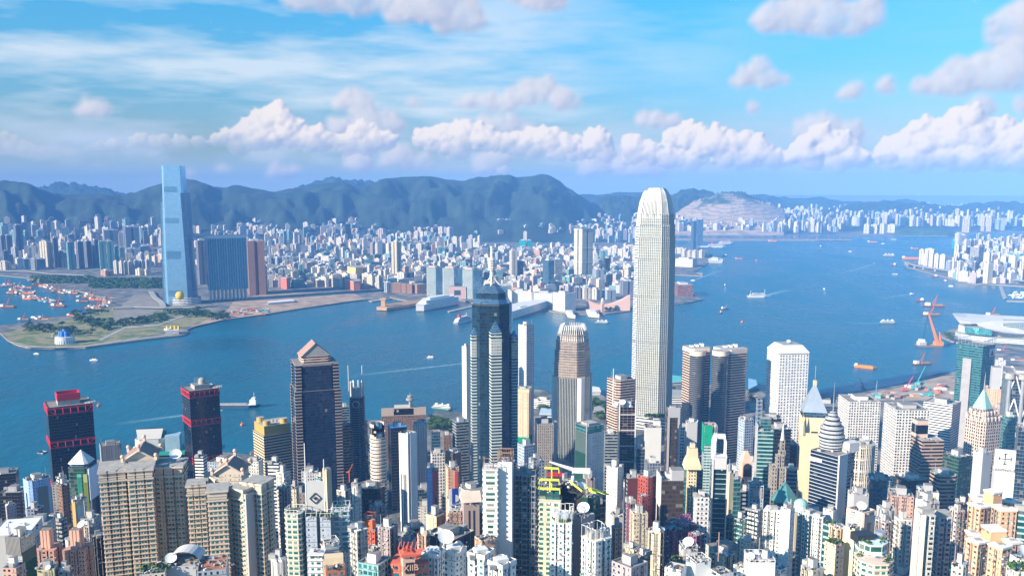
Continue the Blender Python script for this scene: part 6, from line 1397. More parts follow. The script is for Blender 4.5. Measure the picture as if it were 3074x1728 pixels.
# pier building with ventilation frames and the helipad
x,y=gp('a',905,715,2);r=thing('pier_building','white angular pier building with a dark solar roof, behind the left beige tower','building',(x,y,2))
M().prism(rsq(44,30,8,.2),0,26,'blank',ROOF).obj('wall',r);M().prism(rsq(34,22,0,.2),26,40,'blank',DARK,T=rsq(40,6,0,.2)).obj('solar_roof',r);M().box(34,4,0,22,24,30,plain((.30,.45,.55)),.2).obj('blue_wing',r);M().box(18,8,26,8,6,8,GREEN,.2).obj('green_box',r)
x,y=gp('a',1040,690,8);r=thing('helipad','flat green helicopter landing deck with a yellow ring over the water','helipad',(x,y,0));m=M();m.prism(rsq(70,62,10,.15),7,8,plain((.02,.30,.24),.7,var=.1),plain((.02,.30,.24),.7,var=.1),bottom=True)
for sx,sy in((-25,-20),(25,-20),(25,20),(-25,20)):m.tube((sx,sy,-3),(sx,sy,7),1.2,CONC)
m.obj('deck',r);m=M()
for i in range(28):a0,a1=i*.2244,(i+1)*.2244;m.face([(13*math.cos(a0),13*math.sin(a0),8.02),(13*math.cos(a1),13*math.sin(a1),8.02),(11.6*math.cos(a1),11.6*math.sin(a1),8.02),(11.6*math.cos(a0),11.6*math.sin(a0),8.02)],plain((.75,.6,.1)))
m.obj('yellow_ring',r)
# infill blocks between the named ones, each a building of its own
rnd=random.Random(12);k=0;FILL=['r_w','r_c','r_b','r_d','grey','white','mauve','bandw','glassd','bandg','teal','stone','grey','glassn','gridd','bandb','glassd']  # mostly dark styles: the shade of the streets is put into the wall colours
done=0
FG='mid-rise blocks filling the streets below the named towers'
for it in range(9000):
 if done>=250:break
 y=rnd.uniform(430,1240);x=rnd.uniform(-.57,.57)*y*1.02
 if y>1000 and x<80-(1300-y)*1.0:continue
 r_=rnd.uniform(8,14)*(1.25 if y>900 else 1)
 if any(math.hypot(x-c[0][0],y-c[0][1])<c[1]*.95+r_*.95 for c in NEAR):continue
 g=gz(y);
 # keep below the lines of sight to what is behind: roof stays low in the picture
 u,v=proj(x,y,g+10);lim=1660 if y<560 else 1600 if y<700 else 1490 if y<900 else 1400 if y<1100 else 1300
 vt=lim+rnd.uniform(-10,90);zt=at(u,vt,y)[2]
 h=min(zt-g,rnd.uniform(45,105)if y<1000 else rnd.uniform(25,60))
 if h<12:continue
 st=rnd.choice(FILL);a=rnd.choice([.35,.5,.2])+rnd.uniform(-.1,.1)+x/y*.5
 root=thing(AP if st[:2]=='r_' or st in('white','cream','mauve')else OT,'one of the anonymous mid-rise blocks filling the shaded streets between the taller towers','building',(x,y,g-5),FG)
 P=rsq(r_*1.5,r_*rnd.uniform(1.1,1.6),0 if rnd.random()<.6 else r_*.3,a)
 tower(root,P,0,h+5,st,rnd.choice([ROOF,CONC,ROOF]),ph=FH.get(st,3.1))
 roofstuff(root,P,h+5,rnd,'blank' if rnd.random()<.5 else 'blankg',rnd.randint(1,3));NEAR.append(((x,y),r_,P));done+=1
print('infill',done)
# ---------------------------------------------------------------- far shore: named buildings
def inpoly(x,y,P):
 r=False;n=len(P)
 for i in range(n):
  (x1,y1),(x2,y2)=P[i],P[(i+1)%n]
  if(y1>y)!=(y2>y)and x<(x2-x1)*(y-y1)/(y2-y1)+x1:r=not r
 return r
FAR=[]
RT_='residential_tower'
def FB(label,c,xl,xc,xr,yt,yb,st,sh='box',k=.8,name=RT_,dist=None,rb=True,group=None,lm=260,parts=False):
 d=dist or gp(c,xc,yb,3)[1];C,d1,d2,L1,L2,z=footprint(c,xl,xc,xr,yt,d,k,lm)
 if xc-xl<4 and d1:L1=max(L1,14)
 L1,L2=max(L1,12),max(L2,12)
 P=shape(sh,C,d1,d2,L1,L2);o=cen(P);Q=loc(P,o);m=M();FAR.append((o,max(L1,L2)*.6))
 m.prism(Q,0,z,st,CONC,3.2,FH.get(st,3.1))
 if rb:m.prism(scl(Q,.5),z,z+5,'blank',ROOFL)
 ob=m.obj(name);ob.location=(*o,1 if d<6500 else 1)
 tag(ob,label,'residential tower' if name==RT_ else 'office tower' if name=='far_office_tower' else 'building',group);return ob,Q,z,(C,d1,d2,L1,L2,z,o)
FR=[
('k',200,235,345,290,765,'r_d','tall dark slab with a lit edge and jagged top, far left shore'),
('k',340,382,440,380,575,'r_t','teal tower behind the dark slab with a lit edge, far left'),
('k',540,578,660,375,580,'r_t','second teal tower among the far left towers, right of the low pink town'),
('k',605,715,792,545,950,'r_y','cream and blue residential tower left of the dark row on the far left shore'),
('k',800,818,890,490,950,'r_d','slim dark tower directly right of the cream and blue tower, far left shore'),
('k',868,935,945,375,590,'r_c','cream slab tower farther back above the slim dark tower, far left'),
('k',948,985,1000,470,630,'r_c','thin cream tower right of the cream slab tower, far left'),
('k',1020,1045,1150,555,980,'r_t','leftmost tower of the long dark row behind the typhoon shelter'),
('k',1165,1205,1290,545,965,'r_d','dark tower with a lit edge, second in the row behind the typhoon shelter'),
('k',1292,1335,1415,540,945,'r_d','dark tower with a lit edge, third in the row behind the typhoon shelter'),
('k',1417,1460,1520,520,950,'r_d','dark tower with a lit edge, fourth in the row behind the typhoon shelter'),
('k',1522,1535,1640,545,975,'r_t','teal streaked tower, fifth in the row behind the typhoon shelter'),
('k',1642,1655,1760,545,975,'r_t','teal streaked tower, sixth in the row behind the typhoon shelter'),
('k',1762,1775,1838,620,930,'r_t','lower teal tower right of the long dark row, far left shore'),
('k',1840,1852,1930,640,900,'r_t','lowest teal tower at the right end of the long dark row'),
('k',1600,1614,1840,370,640,'r_d','wide dark block with a stepped roof behind the long dark row'),
('k',1900,1942,2155,320,700,'r_d','big dark slab with a bright lit edge left of the tallest blue tower'),
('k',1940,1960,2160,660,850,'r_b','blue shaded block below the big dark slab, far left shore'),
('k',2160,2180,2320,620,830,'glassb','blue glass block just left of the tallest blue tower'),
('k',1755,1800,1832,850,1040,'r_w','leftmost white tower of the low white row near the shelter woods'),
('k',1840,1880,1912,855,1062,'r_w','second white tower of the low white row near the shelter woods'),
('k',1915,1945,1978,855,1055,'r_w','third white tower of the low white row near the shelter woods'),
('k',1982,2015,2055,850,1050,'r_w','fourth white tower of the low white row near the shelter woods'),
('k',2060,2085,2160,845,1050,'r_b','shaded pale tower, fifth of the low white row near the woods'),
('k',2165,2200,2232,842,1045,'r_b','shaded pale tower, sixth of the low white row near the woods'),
('k',2236,2268,2330,835,1045,'r_w','white tower ending the low white row beside the tallest blue tower'),
('k',-30,75,170,860,985,'r_c','low cream office at the far left edge above the shelter road'),
('k',230,262,360,810,975,'bandw','low banded office second from the far left edge'),
('k',362,375,470,820,978,'glassb','low teal office behind the shelter road, far left'),
('k',470,535,550,815,985,'bandw','white banded low office between two teal ones, far left'),
('k',552,565,700,820,985,'glassb','low blue glass office left of the slim dark tower, far left'),
('k',900,955,1035,820,945,'r_c','square cream block with a dark opening under the slim dark tower, far left'),
('k',-30,8,60,450,775,'r_d','dark tower cut by the left photo edge, far shore'),
('k',62,95,185,450,775,'r_d','dark tower left of the tall dark slab, far left shore'),
('k',20,70,115,290,430,'r_b','pale blue tower rising behind the far left dark towers'),
('k',1425,1535,1548,215,272,'r_w','small white block alone on the hillside, far left'),
('k',1560,1632,1760,1000,1082,'r_o','low orange building near the typhoon shelter woods'),
('k',2098,2160,2232,975,1070,'r_y','low pale yellow block in the woods, left one of two'),
('k',2234,2265,2330,980,1070,'r_y','low pale yellow block in the woods, right one of two'),
('f',1465,1480,1546,605,935,'r_d','dark brown tower wedged left of the wide blue arched slab'),
('l',965,1010,1030,1035,1440,'r_c','lower beige slab leaning against the brown orange edged tower'),
('l',1315,1360,1405,70,225,'r_c','lone cream tower pair standing tallest on the hill foot, left of centre'),
('l',1625,1690,1722,50,205,'r_c','cream hillside tower right of the lone pair, left of centre'),
('l',1760,1800,1820,55,200,'r_p','pinkish hillside tower beside the cream hillside tower'),
('l',1905,1928,2008,330,520,'r_w','bright white narrow ended tower among the central far blocks'),
('l',1790,1835,1850,440,590,'r_w','white striped tower left of the reddish brown tower, far centre left'),
('l',1350,1378,1415,490,665,'r_t','teal green tower among the far blocks behind the brown tower'),
('l',1285,1302,1342,490,680,'r_t','second teal green tower left of the teal green one, far blocks'),
('l',725,740,800,465,640,'r_b','pale blue tower behind the gap between the arched slab and brown tower'),
('l',1530,1560,1568,525,615,'r_o','small salmon tower alone below the green mound'),
('l',1840,1862,1932,550,775,'r_o','reddish brown tower, far centre left'),
('l',1175,1222,1240,700,900,'r_o','orange striped narrow tower right of the brown tower, far shore'),
('l',1242,1252,1330,700,892,'r_d','dark blue tower beside the orange striped narrow one'),
('l',1400,1442,1452,690,862,'r_c','cream tower with a pink base beyond the grey estate'),
('l',1020,1100,1112,895,1085,'r_b','grey blue estate block, left of three behind the reclaimed land'),
('l',1116,1200,1275,900,1085,'r_b','grey blue estate block, middle of three behind the reclaimed land'),
('l',1280,1290,1452,890,1065,'r_b','grey blue wide estate block, right of three behind the reclaimed land'),
('l',1020,1030,1175,1120,1315,'grey','old grey flats with ribbed fronts facing the reclaimed land, left'),
('l',1220,1232,1370,1085,1300,'grey','old grey flats with ribbed fronts facing the reclaimed land, middle'),
('l',1372,1384,1520,1090,1300,'grey','old grey flats with ribbed fronts facing the reclaimed land, right'),
('l',1525,1538,1612,1010,1292,'r_t','dark teal tower right of the old grey flats'),
('m',176,192,264,372,680,'glassd','dark navy square tower standing clear of the far centre blocks'),
('m',540,572,622,470,645,'r_d','dark tower with a small crown, far centre'),
('m',695,772,815,455,657,'r_p','pale round topped tower with a pink stripe, far centre'),
('m',850,886,902,205,522,'r_w','very slim white tower beneath the main peak, far centre'),
('m',902,912,1000,215,500,'r_b','blue shaded slab right of the very slim white tower'),
('m',1095,1126,1242,245,482,'r_b','broad grey blue slab below the main peak'),
('m',930,956,962,360,552,'r_o','thin orange tower in front of the blue shaded slab'),
('m',1215,1272,1292,432,612,'r_y','leftmost yellow and white tower of the bright row, far centre'),
('m',1310,1362,1386,432,622,'r_y','second yellow and white tower of the bright row, far centre'),
('m',1390,1425,1434,445,615,'r_p','pink tower of the bright row, far centre'),
('m',1436,1482,1506,430,615,'r_y','third yellow and white tower of the bright row, far centre'),
('m',1512,1550,1560,440,622,'r_p','narrow pink and white tower right in the bright row'),
('m',1630,1692,1716,422,627,'r_y','yellow tower left in the right half of the bright row'),
('m',1718,1748,1756,430,640,'r_p','pink narrow tower in the right half of the bright row'),
('m',1758,1802,1866,430,656,'r_w','white stepped tower ending the bright row at right'),
('m',1560,1566,1630,400,612,'r_d','dark block filling the gap in the bright row'),
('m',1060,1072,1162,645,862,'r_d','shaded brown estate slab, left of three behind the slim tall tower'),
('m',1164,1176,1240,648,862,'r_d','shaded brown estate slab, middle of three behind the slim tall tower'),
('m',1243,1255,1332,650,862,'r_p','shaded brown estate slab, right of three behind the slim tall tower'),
('m',1420,1432,1532,660,882,'r_d','dark slab beside the green park mound, far centre'),
('m',1610,1630,1724,735,892,'r_t','teal striped block by the park mound, left'),
('m',1730,1744,1832,722,882,'r_t','teal striped block by the park mound, right'),
('m',2180,2195,2330,782,962,'mauve','mauve ribbed slab at the foot of the wooded park mound'),
('m',1830,1898,1906,905,1060,'r_c','cream pink slim tower rising behind the banded twin towers'),
('m',1960,2010,2032,915,1090,'r_d','dark slim tower with a gold cap behind the banded twin towers'),
('m',1405,1442,1450,975,1100,'r_c','cream block left behind the banded waterfront towers'),
('m',425,490,508,940,1060,'r_w','bright white mid-rise left of the slim tall tower'),
('m',770,840,900,860,950,'r_w','white low block behind the slim tall tower'),
('m',610,655,700,1170,1330,'r_y','cream ribbed block in front of the slim tall tower, left'),
('m',655,710,770,1195,1375,'r_w','white ribbed block in front of the slim tall tower, right'),
('m',790,832,920,1290,1440,'r_b','pale blue block at the waterfront left of the brown ribbed blocks'),
('m',1060,1075,1180,990,1150,'r_b','blue grey striped block right of the slim tall tower'),
('m',1160,1175,1300,1150,1250,'r_b','low blue block with white bands right of the slim tall tower'),
('n',275,345,360,1105,1250,'bandl','white curved waterfront block left end, beside the pyramid topped tower'),
('n',350,520,530,1100,1245,'bandl','long white banded waterfront block next to the ferry quay'),
('n',518,582,616,1112,1268,'bandl','white vertical ribbed corner block of the waterfront row'),
('n',616,840,850,1128,1280,'bandl','wide white waterfront block in the middle of the row'),
('n',845,990,1120,1135,1352,'bandl','tall white waterfront block at the corner of the ferry pier'),
('n',720,792,860,735,1095,'glassb','blue glass tower with a curved slanting top, far centre right'),
('n',838,872,962,722,1010,'bandg','grey banded tower behind the curved blue glass one'),
('n',955,1045,1106,935,1022,'r_t','low teal glass block left of the tall cream ribbed tower foot'),
('n',1322,1366,1460,845,1067,'r_b','pale tower with a white roof sign, right of the cream ribbed tower'),
('n',1460,1476,1536,705,965,'glassd','dark slim tower behind the pale roof sign tower'),
('n',1180,1222,1302,1062,1200,'r_w','white hotel block left of the roof sign tower foot'),
('n',1290,1372,1432,1080,1205,'r_w','white hotel wing in front of the roof sign tower'),
('n',1440,1500,1606,1095,1205,'r_b','pale blue block behind the pink sloped hall'),
('n',935,1030,1102,1040,1115,'mauve','brownish low block behind the tall white corner block'),
('n',1100,1110,1180,1060,1190,'r_d','dark mid block between the white corner block and the hotel'),
('n',1650,1692,1836,985,1152,'r_d','dark striped hotel slab left of the tallest white tower'),
('n',435,515,521,490,602,'tealnet','left tower wrapped in teal netting, far centre right'),
('n',526,540,592,490,602,'tealnet','right tower wrapped in teal netting, far centre right'),
('n',488,528,534,385,520,'r_c','cream slim tower rising behind the two teal netted towers'),
('n',165,182,222,235,462,'r_b','first grey blue slab of a row of four beyond the park mound'),
('n',225,235,262,235,462,'r_b','second grey blue slab of a row of four beyond the park mound'),
('n',265,274,306,235,462,'r_b','third grey blue slab of a row of four beyond the park mound'),
('n',309,318,353,235,462,'r_b','fourth grey blue slab of a row of four beyond the park mound'),
('n',318,346,414,612,1010,'r_c','cream edged dark tower carrying a dark roof board, far centre right'),
('n',346,382,490,748,1002,'bandg','dark banded block beside the cream edged tower with a board'),
('n',610,640,682,712,845,'r_o','orange twin ribbed tower, far centre right'),
('n',620,646,672,842,1002,'r_o','thin orange tower below the orange twin ribbed one'),
('n',408,545,572,925,1037,'r_p','low pink terraced block behind the waterfront row'),
('n',240,300,312,888,1006,'fins','small dark block with white fins behind the waterfront row'),
('n',5,60,238,858,1030,'r_t','pale green block seen behind the antenna mast of the pyramid topped tower'),
('n',1505,1612,1626,580,722,'r_w','rounded white block left of a matching one, behind the station roofs'),
('n',1655,1722,1746,590,724,'r_w','rounded white block right of its match, behind the station roofs'),
('n',1712,1838,1850,552,660,'r_w','white ribbed slab just left of the tallest white tower'),
('n',1403,1420,1506,615,790,'r_t','teal tower with white ribs behind the dark slim tower'),
('n',1335,1342,1388,655,830,'grid','black and white gridded slim tower right of the cream ribbed tower'),
('n',1538,1600,1845,770,845,'r_b','low wide station hall with a blue grey roof'),
('n',1605,1640,1712,862,930,'r_c','low peach block right of the dark slim tower'),
('n',1105,1160,1312,245,340,'tealnet','wide teal netted block above the cream ribbed tower top'),
('n',1560,1608,1724,300,412,'pinknet','bright pink wrapped building among the far right blocks'),
('n',1505,1520,1568,240,350,'glassb','blue glass block left of the bright pink building'),
('n',637,700,890,352,412,'yelnet','long orange and yellow striped hall on the old runway land'),
('o',322,354,388,440,812,'glassb','left blue glass tower of the harbour pair right of the tallest tower'),
('o',386,404,476,422,765,'glassb','right blue glass tower of the harbour pair right of the tallest tower'),
('o',386,404,592,778,905,'glassb','low blue glass hotel wing below the blue glass pair'),
('o',80,250,272,795,860,'r_w','back row of white flats behind the striped warehouse'),
('o',196,232,268,826,905,'r_w','first white tower of the small row before the blue glass pair'),
('o',270,300,332,824,908,'r_w','second white tower of the small row before the blue glass pair'),
('o',334,372,412,822,912,'r_w','third white tower of the small row before the blue glass pair'),
('o',414,455,496,820,914,'r_w','fourth white tower of the small row before the blue glass pair'),
('o',80,338,396,930,1030,'stripes','white warehouse striped with orange and green, right of the tallest tower'),
('o',74,150,346,1262,1405,'bandr','dark red brown banded waterfront hotel right of the tallest tower'),
('o',1228,1262,1280,252,372,'r_y','leftmost pale tower of the bright cluster below the quarried hill'),
('o',1284,1320,1342,255,375,'r_y','second pale tower of the bright cluster below the quarried hill'),
('o',1345,1380,1412,250,345,'r_p','third pinkish tower of the bright cluster below the quarried hill'),
('o',1440,1480,1502,255,340,'r_y','rightmost pale tower of the bright cluster below the quarried hill'),
('o',1352,1372,1472,338,522,'glassb','left blue glass office of the broad pair across the far water'),
('o',1476,1486,1562,340,530,'glassb','middle blue glass office across the far water'),
('o',1565,1575,1656,342,540,'glassd','right dark blue office across the far water'),
('o',1636,1652,1700,242,400,'r_b','pale blue tall block behind the broad office pair'),
('o',1730,1745,1842,245,400,'r_b','pale blue wide block behind the broad office pair, right'),
('o',170,186,274,430,600,'glassb','blue glass block left of the harbour glass pair, far water edge'),
('o',905,920,1050,460,595,'glassd','dark square office on the far water edge'),
('o',815,828,905,436,590,'r_b','grey blue office left of the dark square office'),
('o',710,770,802,462,560,'r_p','small pink office on the far water edge'),
('o',2285,2345,2380,318,440,'r_w','white stepped towers on the far right slope, left one'),
('o',2372,2420,2436,400,545,'r_y','pale yellow tower on the far right slope'),
('o',2450,2510,2540,330,480,'r_w','white stepped towers on the far right slope, right one'),
('p',-30,45,62,355,490,'r_w','first of four white housing slabs above the far right water'),
('p',72,160,196,360,488,'r_w','second of four white housing slabs above the far right water'),
('p',202,262,308,348,492,'r_w','third of four white housing slabs above the far right water'),
('p',314,420,446,358,478,'r_w','fourth of four white housing slabs above the far right water'),
('p',468,520,540,185,285,'r_y','left orange lit tower of three on the far right ridge'),
('p',558,615,636,185,335,'r_y','middle orange lit tower of three on the far right ridge'),
('p',648,705,726,165,335,'r_y','right orange lit tower of three on the far right ridge'),
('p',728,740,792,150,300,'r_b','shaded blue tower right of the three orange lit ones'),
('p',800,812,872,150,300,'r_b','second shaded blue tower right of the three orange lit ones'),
('p',930,1030,1046,198,300,'r_p','row of joined pinkish slabs alone on the ridge'),
('p',1072,1105,1130,180,305,'r_t','pale green tower alone on the ridge'),
('p',1164,1250,1272,230,415,'r_y','first large peach tower of the far right headland estate'),
('p',1288,1370,1394,235,440,'r_y','second large peach tower of the far right headland estate'),
('p',1400,1505,1524,270,472,'r_p','greyish pink large tower of the far right headland estate'),
('p',1530,1600,1660,240,420,'r_c','cream tower behind the greyish pink large tower'),
('p',1672,1722,1740,245,455,'r_p','narrow peach tower of the far right headland estate'),
('p',1750,1822,1842,250,458,'r_p','wide peach tower of the far right headland estate'),
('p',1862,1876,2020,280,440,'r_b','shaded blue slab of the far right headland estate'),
('p',2020,2075,2096,265,430,'r_p','pink tower second from the right edge, far headland'),
('p',2100,2180,2204,265,430,'r_p','pink tower near the right edge, far headland'),
('p',2208,2290,2330,270,430,'r_p','pink tower cut by the right photo edge, far headland'),
('p',772,838,852,725,940,'r_w','first white tower at the tip of the right headland'),
('p',836,898,910,780,960,'r_w','second white tower at the tip of the right headland'),
('p',912,972,990,785,975,'r_w','third white tower of the right headland row'),
('p',992,1052,1068,790,990,'r_w','fourth white tower of the right headland row'),
('p',1070,1148,1166,800,1005,'r_w','fifth white tower of the right headland row'),
('p',850,985,1000,715,850,'r_w','long white slab behind the right headland row'),
('p',1158,1215,1268,895,1020,'r_b','pale low tower with white frames, right headland'),
('p',1290,1345,1406,485,690,'r_w','tall white tower behind the right headland row'),
('p',1250,1262,1284,590,700,'tealnet','thin green netted tower left of the tall white one, right headland'),
('p',1300,1322,1408,880,1015,'bandb','brown banded office of the right headland'),
('p',1455,1478,1522,685,965,'glassd','dark glass tower left of the big grey slab, right headland'),
('p',1510,1640,1712,690,1070,'fins','big grey ribbed slab with a blank brown side, right headland'),
('p',1808,1826,1972,575,770,'glassd','dark blue square office with a red sign, right headland'),
('p',1706,1792,1816,768,1110,'r_y','tall pale yellow tower right of the big grey slab'),
('p',1822,1850,1880,780,985,'r_w','white ribbed tower right of the tall pale yellow one'),
('p',1898,1940,1962,770,985,'r_w','second white ribbed tower, right headland'),
('p',1804,1910,1940,1000,1135,'r_c','low cream block with a red roof on the right headland road'),
('p',1950,2030,2064,830,1092,'r_y','yellow tower, left of two near the right edge'),
('p',2068,2165,2202,822,1105,'r_y','yellow tower, right of two near the right edge'),
('p',2085,2110,2205,690,830,'r_b','blue tower with a white roof frame behind the two yellow ones'),
('p',2100,2165,2195,545,700,'r_o','red brown topped tower high behind the yellow ones'),
('p',1535,1560,1630,575,680,'glassb','blue tower with a red rim behind the big grey slab'),
('p',1755,1790,1812,510,640,'r_p','pink tower behind the dark blue square office'),
('p',2205,2222,2270,780,1000,'r_b','blue tower right of the yellow pair'),
('p',2220,2260,2320,720,900,'r_o','reddish tower at the right edge, headland'),
('p',2262,2300,2400,900,1110,'r_w','white tower cut by the right photo edge, headland'),
]
STY['pinknet']=lambda:plain((.85,.08,.25),.8);STY['yelnet']=lambda:plain((.85,.48,.12),.8,var=.5,scale=.05)
STY['bandl']=lambda:fac((.86,.82,.75),(.34,.36,.38),1,.36,0,.5,0,0)
STY['stripes']=lambda:fac((.82,.80,.76),(.60,.30,.14),.45,1,0,.7,0,.4);STY['bandr']=lambda:S((.36,.16,.13),'bk',1,.5,metal=.3)
for i,r in enumerate(FR):
 lab=r[7];st=r[6]
 low=(r[5]-r[4])/CROP[r[0]][2]<28
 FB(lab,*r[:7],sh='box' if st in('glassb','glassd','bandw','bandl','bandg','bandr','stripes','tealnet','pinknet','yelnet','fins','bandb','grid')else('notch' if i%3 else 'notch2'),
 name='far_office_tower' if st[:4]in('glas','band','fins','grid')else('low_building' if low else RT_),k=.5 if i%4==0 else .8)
 # ---------------------------------------------------------------- far landmarks with parts
GLB=fac((.26,.46,.64),(.34,.64,.88),.97,.82,.7,.2,0,.01,None,.1,.006,0.,.3)
x,y=gp('f',1330,1080,4);D=y;zt_=at(540,498,D)[2]
ri=thing('skyscraper','tallest blue glass tower on the far shore, tapering slightly, left','skyscraper',(x,y+30,3));sc_=D/F
RI=R(8);w0=66*sc_;P0=rsq(w0*1.02,w0,w0*.10,RI)
sh_=(at(523,498,D)[0]-x);
prof=[(0,1.0,1),(60,1.03,1),(200,1.0,.8),(340,.93,.35),(zt_-3,.86,0)]
for(za,ka,_),(zb,kb,_)in zip(prof,prof[1:]):
 c0=((at(523,700,D)[0]-x)*za/zt_,0);c1=((at(523,700,D)[0]-x)*zb/zt_,0)
 M().prism([(p[0]*ka+c0[0],p[1]*ka)for p in P0],za,zb,GLB,DARK,3,4,T=[(p[0]*kb+c1[0],p[1]*kb)for p in P0]).obj('tower_shaft',ri)
m=M()
for v0,n_ in((562,5),(656,5),(755,7),(872,5)):
 for i in range(n_):
  zz=at(540,v0+i*3.4,D)[2]-3;k=np.interp(zz,[0,60,200,340,zt_],[1,1.03,1,.93,.86]);cx0=(at(523,700,D)[0]-x)*zz/zt_
  m.box(cx0-2+0,-w0*.5*k-.6,zz,w0*.62*k,2,1.5,plain((.05,.16,.26),.3),RI)
m.obj('louvre_band',ri)
M().prism([(p[0]*.2+w0*.62,p[1]*.8)for p in P0],0,390,fac((.20,.32,.48),(.12,.22,.36),.97,.8,.6,.15,0,.01),DARK,3,4,T=[(p[0]*.2+w0*.50,p[1]*.8)for p in P0]).obj('side_fin',ri)  # right flank: the shade on this side is put into its navy colour
M().prism([(p[0]*.16-w0*.60,p[1]*.7)for p in P0],0,360,fac((.55,.60,.62),(.3,.42,.5),.97,.6,.6,.15,0,.01),DARK,3,4,T=[(p[0]*.16-w0*.48,p[1]*.7)for p in P0]).obj('side_fin',ri)  # left flank: paler, with the sunlight on it put into the colour
M().prism([(60*math.cos(t)+14,46*math.sin(t))for t in[6.2832*i/28 for i in range(28)]],0,24,'bandw',ROOFL,3,6).obj('podium',ri)
x,y,z=at(540,887,D-120);bo=M();bo.ball(0,0,0,12.5*sc_,plain((.80,.50,.03),.4,var=.05),20,12);bo=bo.obj('gas_balloon');bo.location=(x,y,z)
for k,q in enumerate(range(6)):pass
tag(bo,'golden yellow balloon floating before the foot of the tallest blue glass tower','balloon')
# wide blue arched slab
C,d2,d1,L2,L1,z=footprint('f',1536,1546,1840,566,gp('f',1546,1060,4)[1]+15,5.4,300);L2=26
ra_=thing('apartment_block','wide blue glass slab with white grid lines and tall arched legs, far shore left','apartment block',(C[0],C[1],3));h=z-3
P=loc(shape('box',C,d1,d2,L1,L2),C);BGL=fac((.22,.44,.54),(.06,.30,.44),.93,.84,.7,.12,0,.03,None,.1,.03)
M().prism(P,40,h-12,BGL,ROOFL,3,3.4,bottom=True).obj('glass_slab',ra_);M().prism(offs(P,1.5),h-12,h,plain((.62,.68,.72)),ROOFL,bottom=True).obj('crown',ra_)
for i in range(10):s=(i+.5)/10;a,n=(C[0]+d1[0]*L1*s-C[0],C[1]+d1[1]*L1*s-C[1]),(-d2[0],-d2[1]);M().box(a[0]+n[0]*-L2/2,a[1]+n[1]*-L2/2,0,4.5,L2,41,'blank',math.atan2(d1[1],d1[0])).obj('arch_leg',ra_)
m=M()
for i in range(17):
 s=i/16;a=(d1[0]*L1*s-d2[0]*1,d1[1]*L1*s-d2[1]*1);m.box(a[0],a[1],38,1.6 if i%4 else 3.2,2,h-48,plain((.34,.46,.56)),math.atan2(d1[1],d1[0]))
m.obj('white_rib',ra_)
# brown tower with an orange lit edge
Q_=FB('tall brown tower with a bright orange edge right of the wide blue slab','f',1836,1852,1978,610,1015,fac((.46,.24,.17),(.14,.13,.14),.6,.6,.4,.2,0,.02),sh='notch2',k=.6)[0]
Q_.name='residential_tower'
# slim tall tower
FB('slim very tall cream tower with a dark side, far centre','m',900,985,1057,655,1290,S((.60,.52,.40),'dk',.5,.5,colp=.2),sh='notch',k=.8)
# tall cream ribbed tower with V roof
C,d1,d2,L1,L2,z=footprint('n',1100,1200,1330,360,gp('n',1200,950,4)[1],.8)
rm=thing('skyscraper','tall cream ribbed tower with a V shaped roof edge, far shore right of centre','skyscraper',(C[0],C[1],3));h=z-3;P=loc(shape('notch',C,d1,d2,L1,L2),C)
M().prism(P,0,h,S((.64,.60,.50),'dk',.46,.5),ROOF).obj('wall',rm)
for zz in(h*.33,h*.62,h-3):M().ring(P,zz,3,1.2,plain((.7,.68,.6))).obj('belt',rm)
Pb=loc(shape('box',C,d1,d2,L1,L2),C);m=M();m.prism(Pb,h,h+4,'blank',ROOF,T=offs(Pb,3));m.obj('flared_roof',rm)
# banded waterfront towers with glass corners
for i,(xl,xc,xr,yt,yb)in enumerate(((1443,1528,1562,806,1018),(1563,1668,1702,812,1022),(1712,1805,1846,822,1042))):
 C,d1,d2,L1,L2,z=footprint('g',xl,xc,xr,yt,gp('g',xc,yb,4)[1],1.);w=('left','middle','right')[i]
 r=thing('far_office_tower',f'{w} one of three banded waterfront towers with teal glass corners','office tower',(C[0],C[1],3));h=z-3;P=loc(shape('cham',C,d1,d2,L1,L2),C)
 M().prism(P,0,h,fac((.62,.62,.58),(.08,.26,.30),1,.55,.7,.15,0,0),ROOF,3,4).obj('wall',r);M().prism(scl(P,.7),h,h+5,plain((.6,.45,.36)),ROOFL).obj('roof_room',r)
 M().prism(loc([(C[0]+d2[0]*L2*.45+a,C[1]+d2[1]*L2*.45+b)for a,b in rsq(L2*.7,L2*.7,3,.2)],C),0,h-2,'glassb',ROOF,3,4).obj('glass_corner',r)
C,d1,d2,L1,L2,z=footprint('g',1615,1746,1750,950,gp('g',1746,1040,4)[1],.25)
r=thing('low_building','pink tiled building with a big square opening below the banded waterfront towers','building',(C[0],C[1],3));h=z-3;PT=fac((.62,.42,.40),(.35,.24,.25),.5,.5,.1,.5,0,0);an=math.atan2(-d1[1],-d1[0])
for s0,s1,za,zb in((0,.3,0,h),(.68,1,0,h),(.3,.68,0,h*.3),(.3,.68,h*.72,h)):
 a=(d1[0]*L1*(s0+s1)/2,d1[1]*L1*(s0+s1)/2+12);M().box(a[0],a[1],za,L1*(s1-s0),24,zb-za,PT,an,top=ROOF).obj('frame_block',r)
 # brown ribbed low blocks
for i,(xl,xc,xr)in enumerate(((918,1048,1056),(1056,1128,1140),(1138,1222,1234),(1228,1302,1440))):
 FB(('first','second','third','last and widest')[i]+' of four brown ribbed waterfront blocks with pale flat roofs','m',xl,xc,xr,1292+i*8,1440+i*5,fac((.42,.24,.16),(.10,.07,.06),.35,.6,.2,.3,0,0),name='low_building',rb=False)[0]
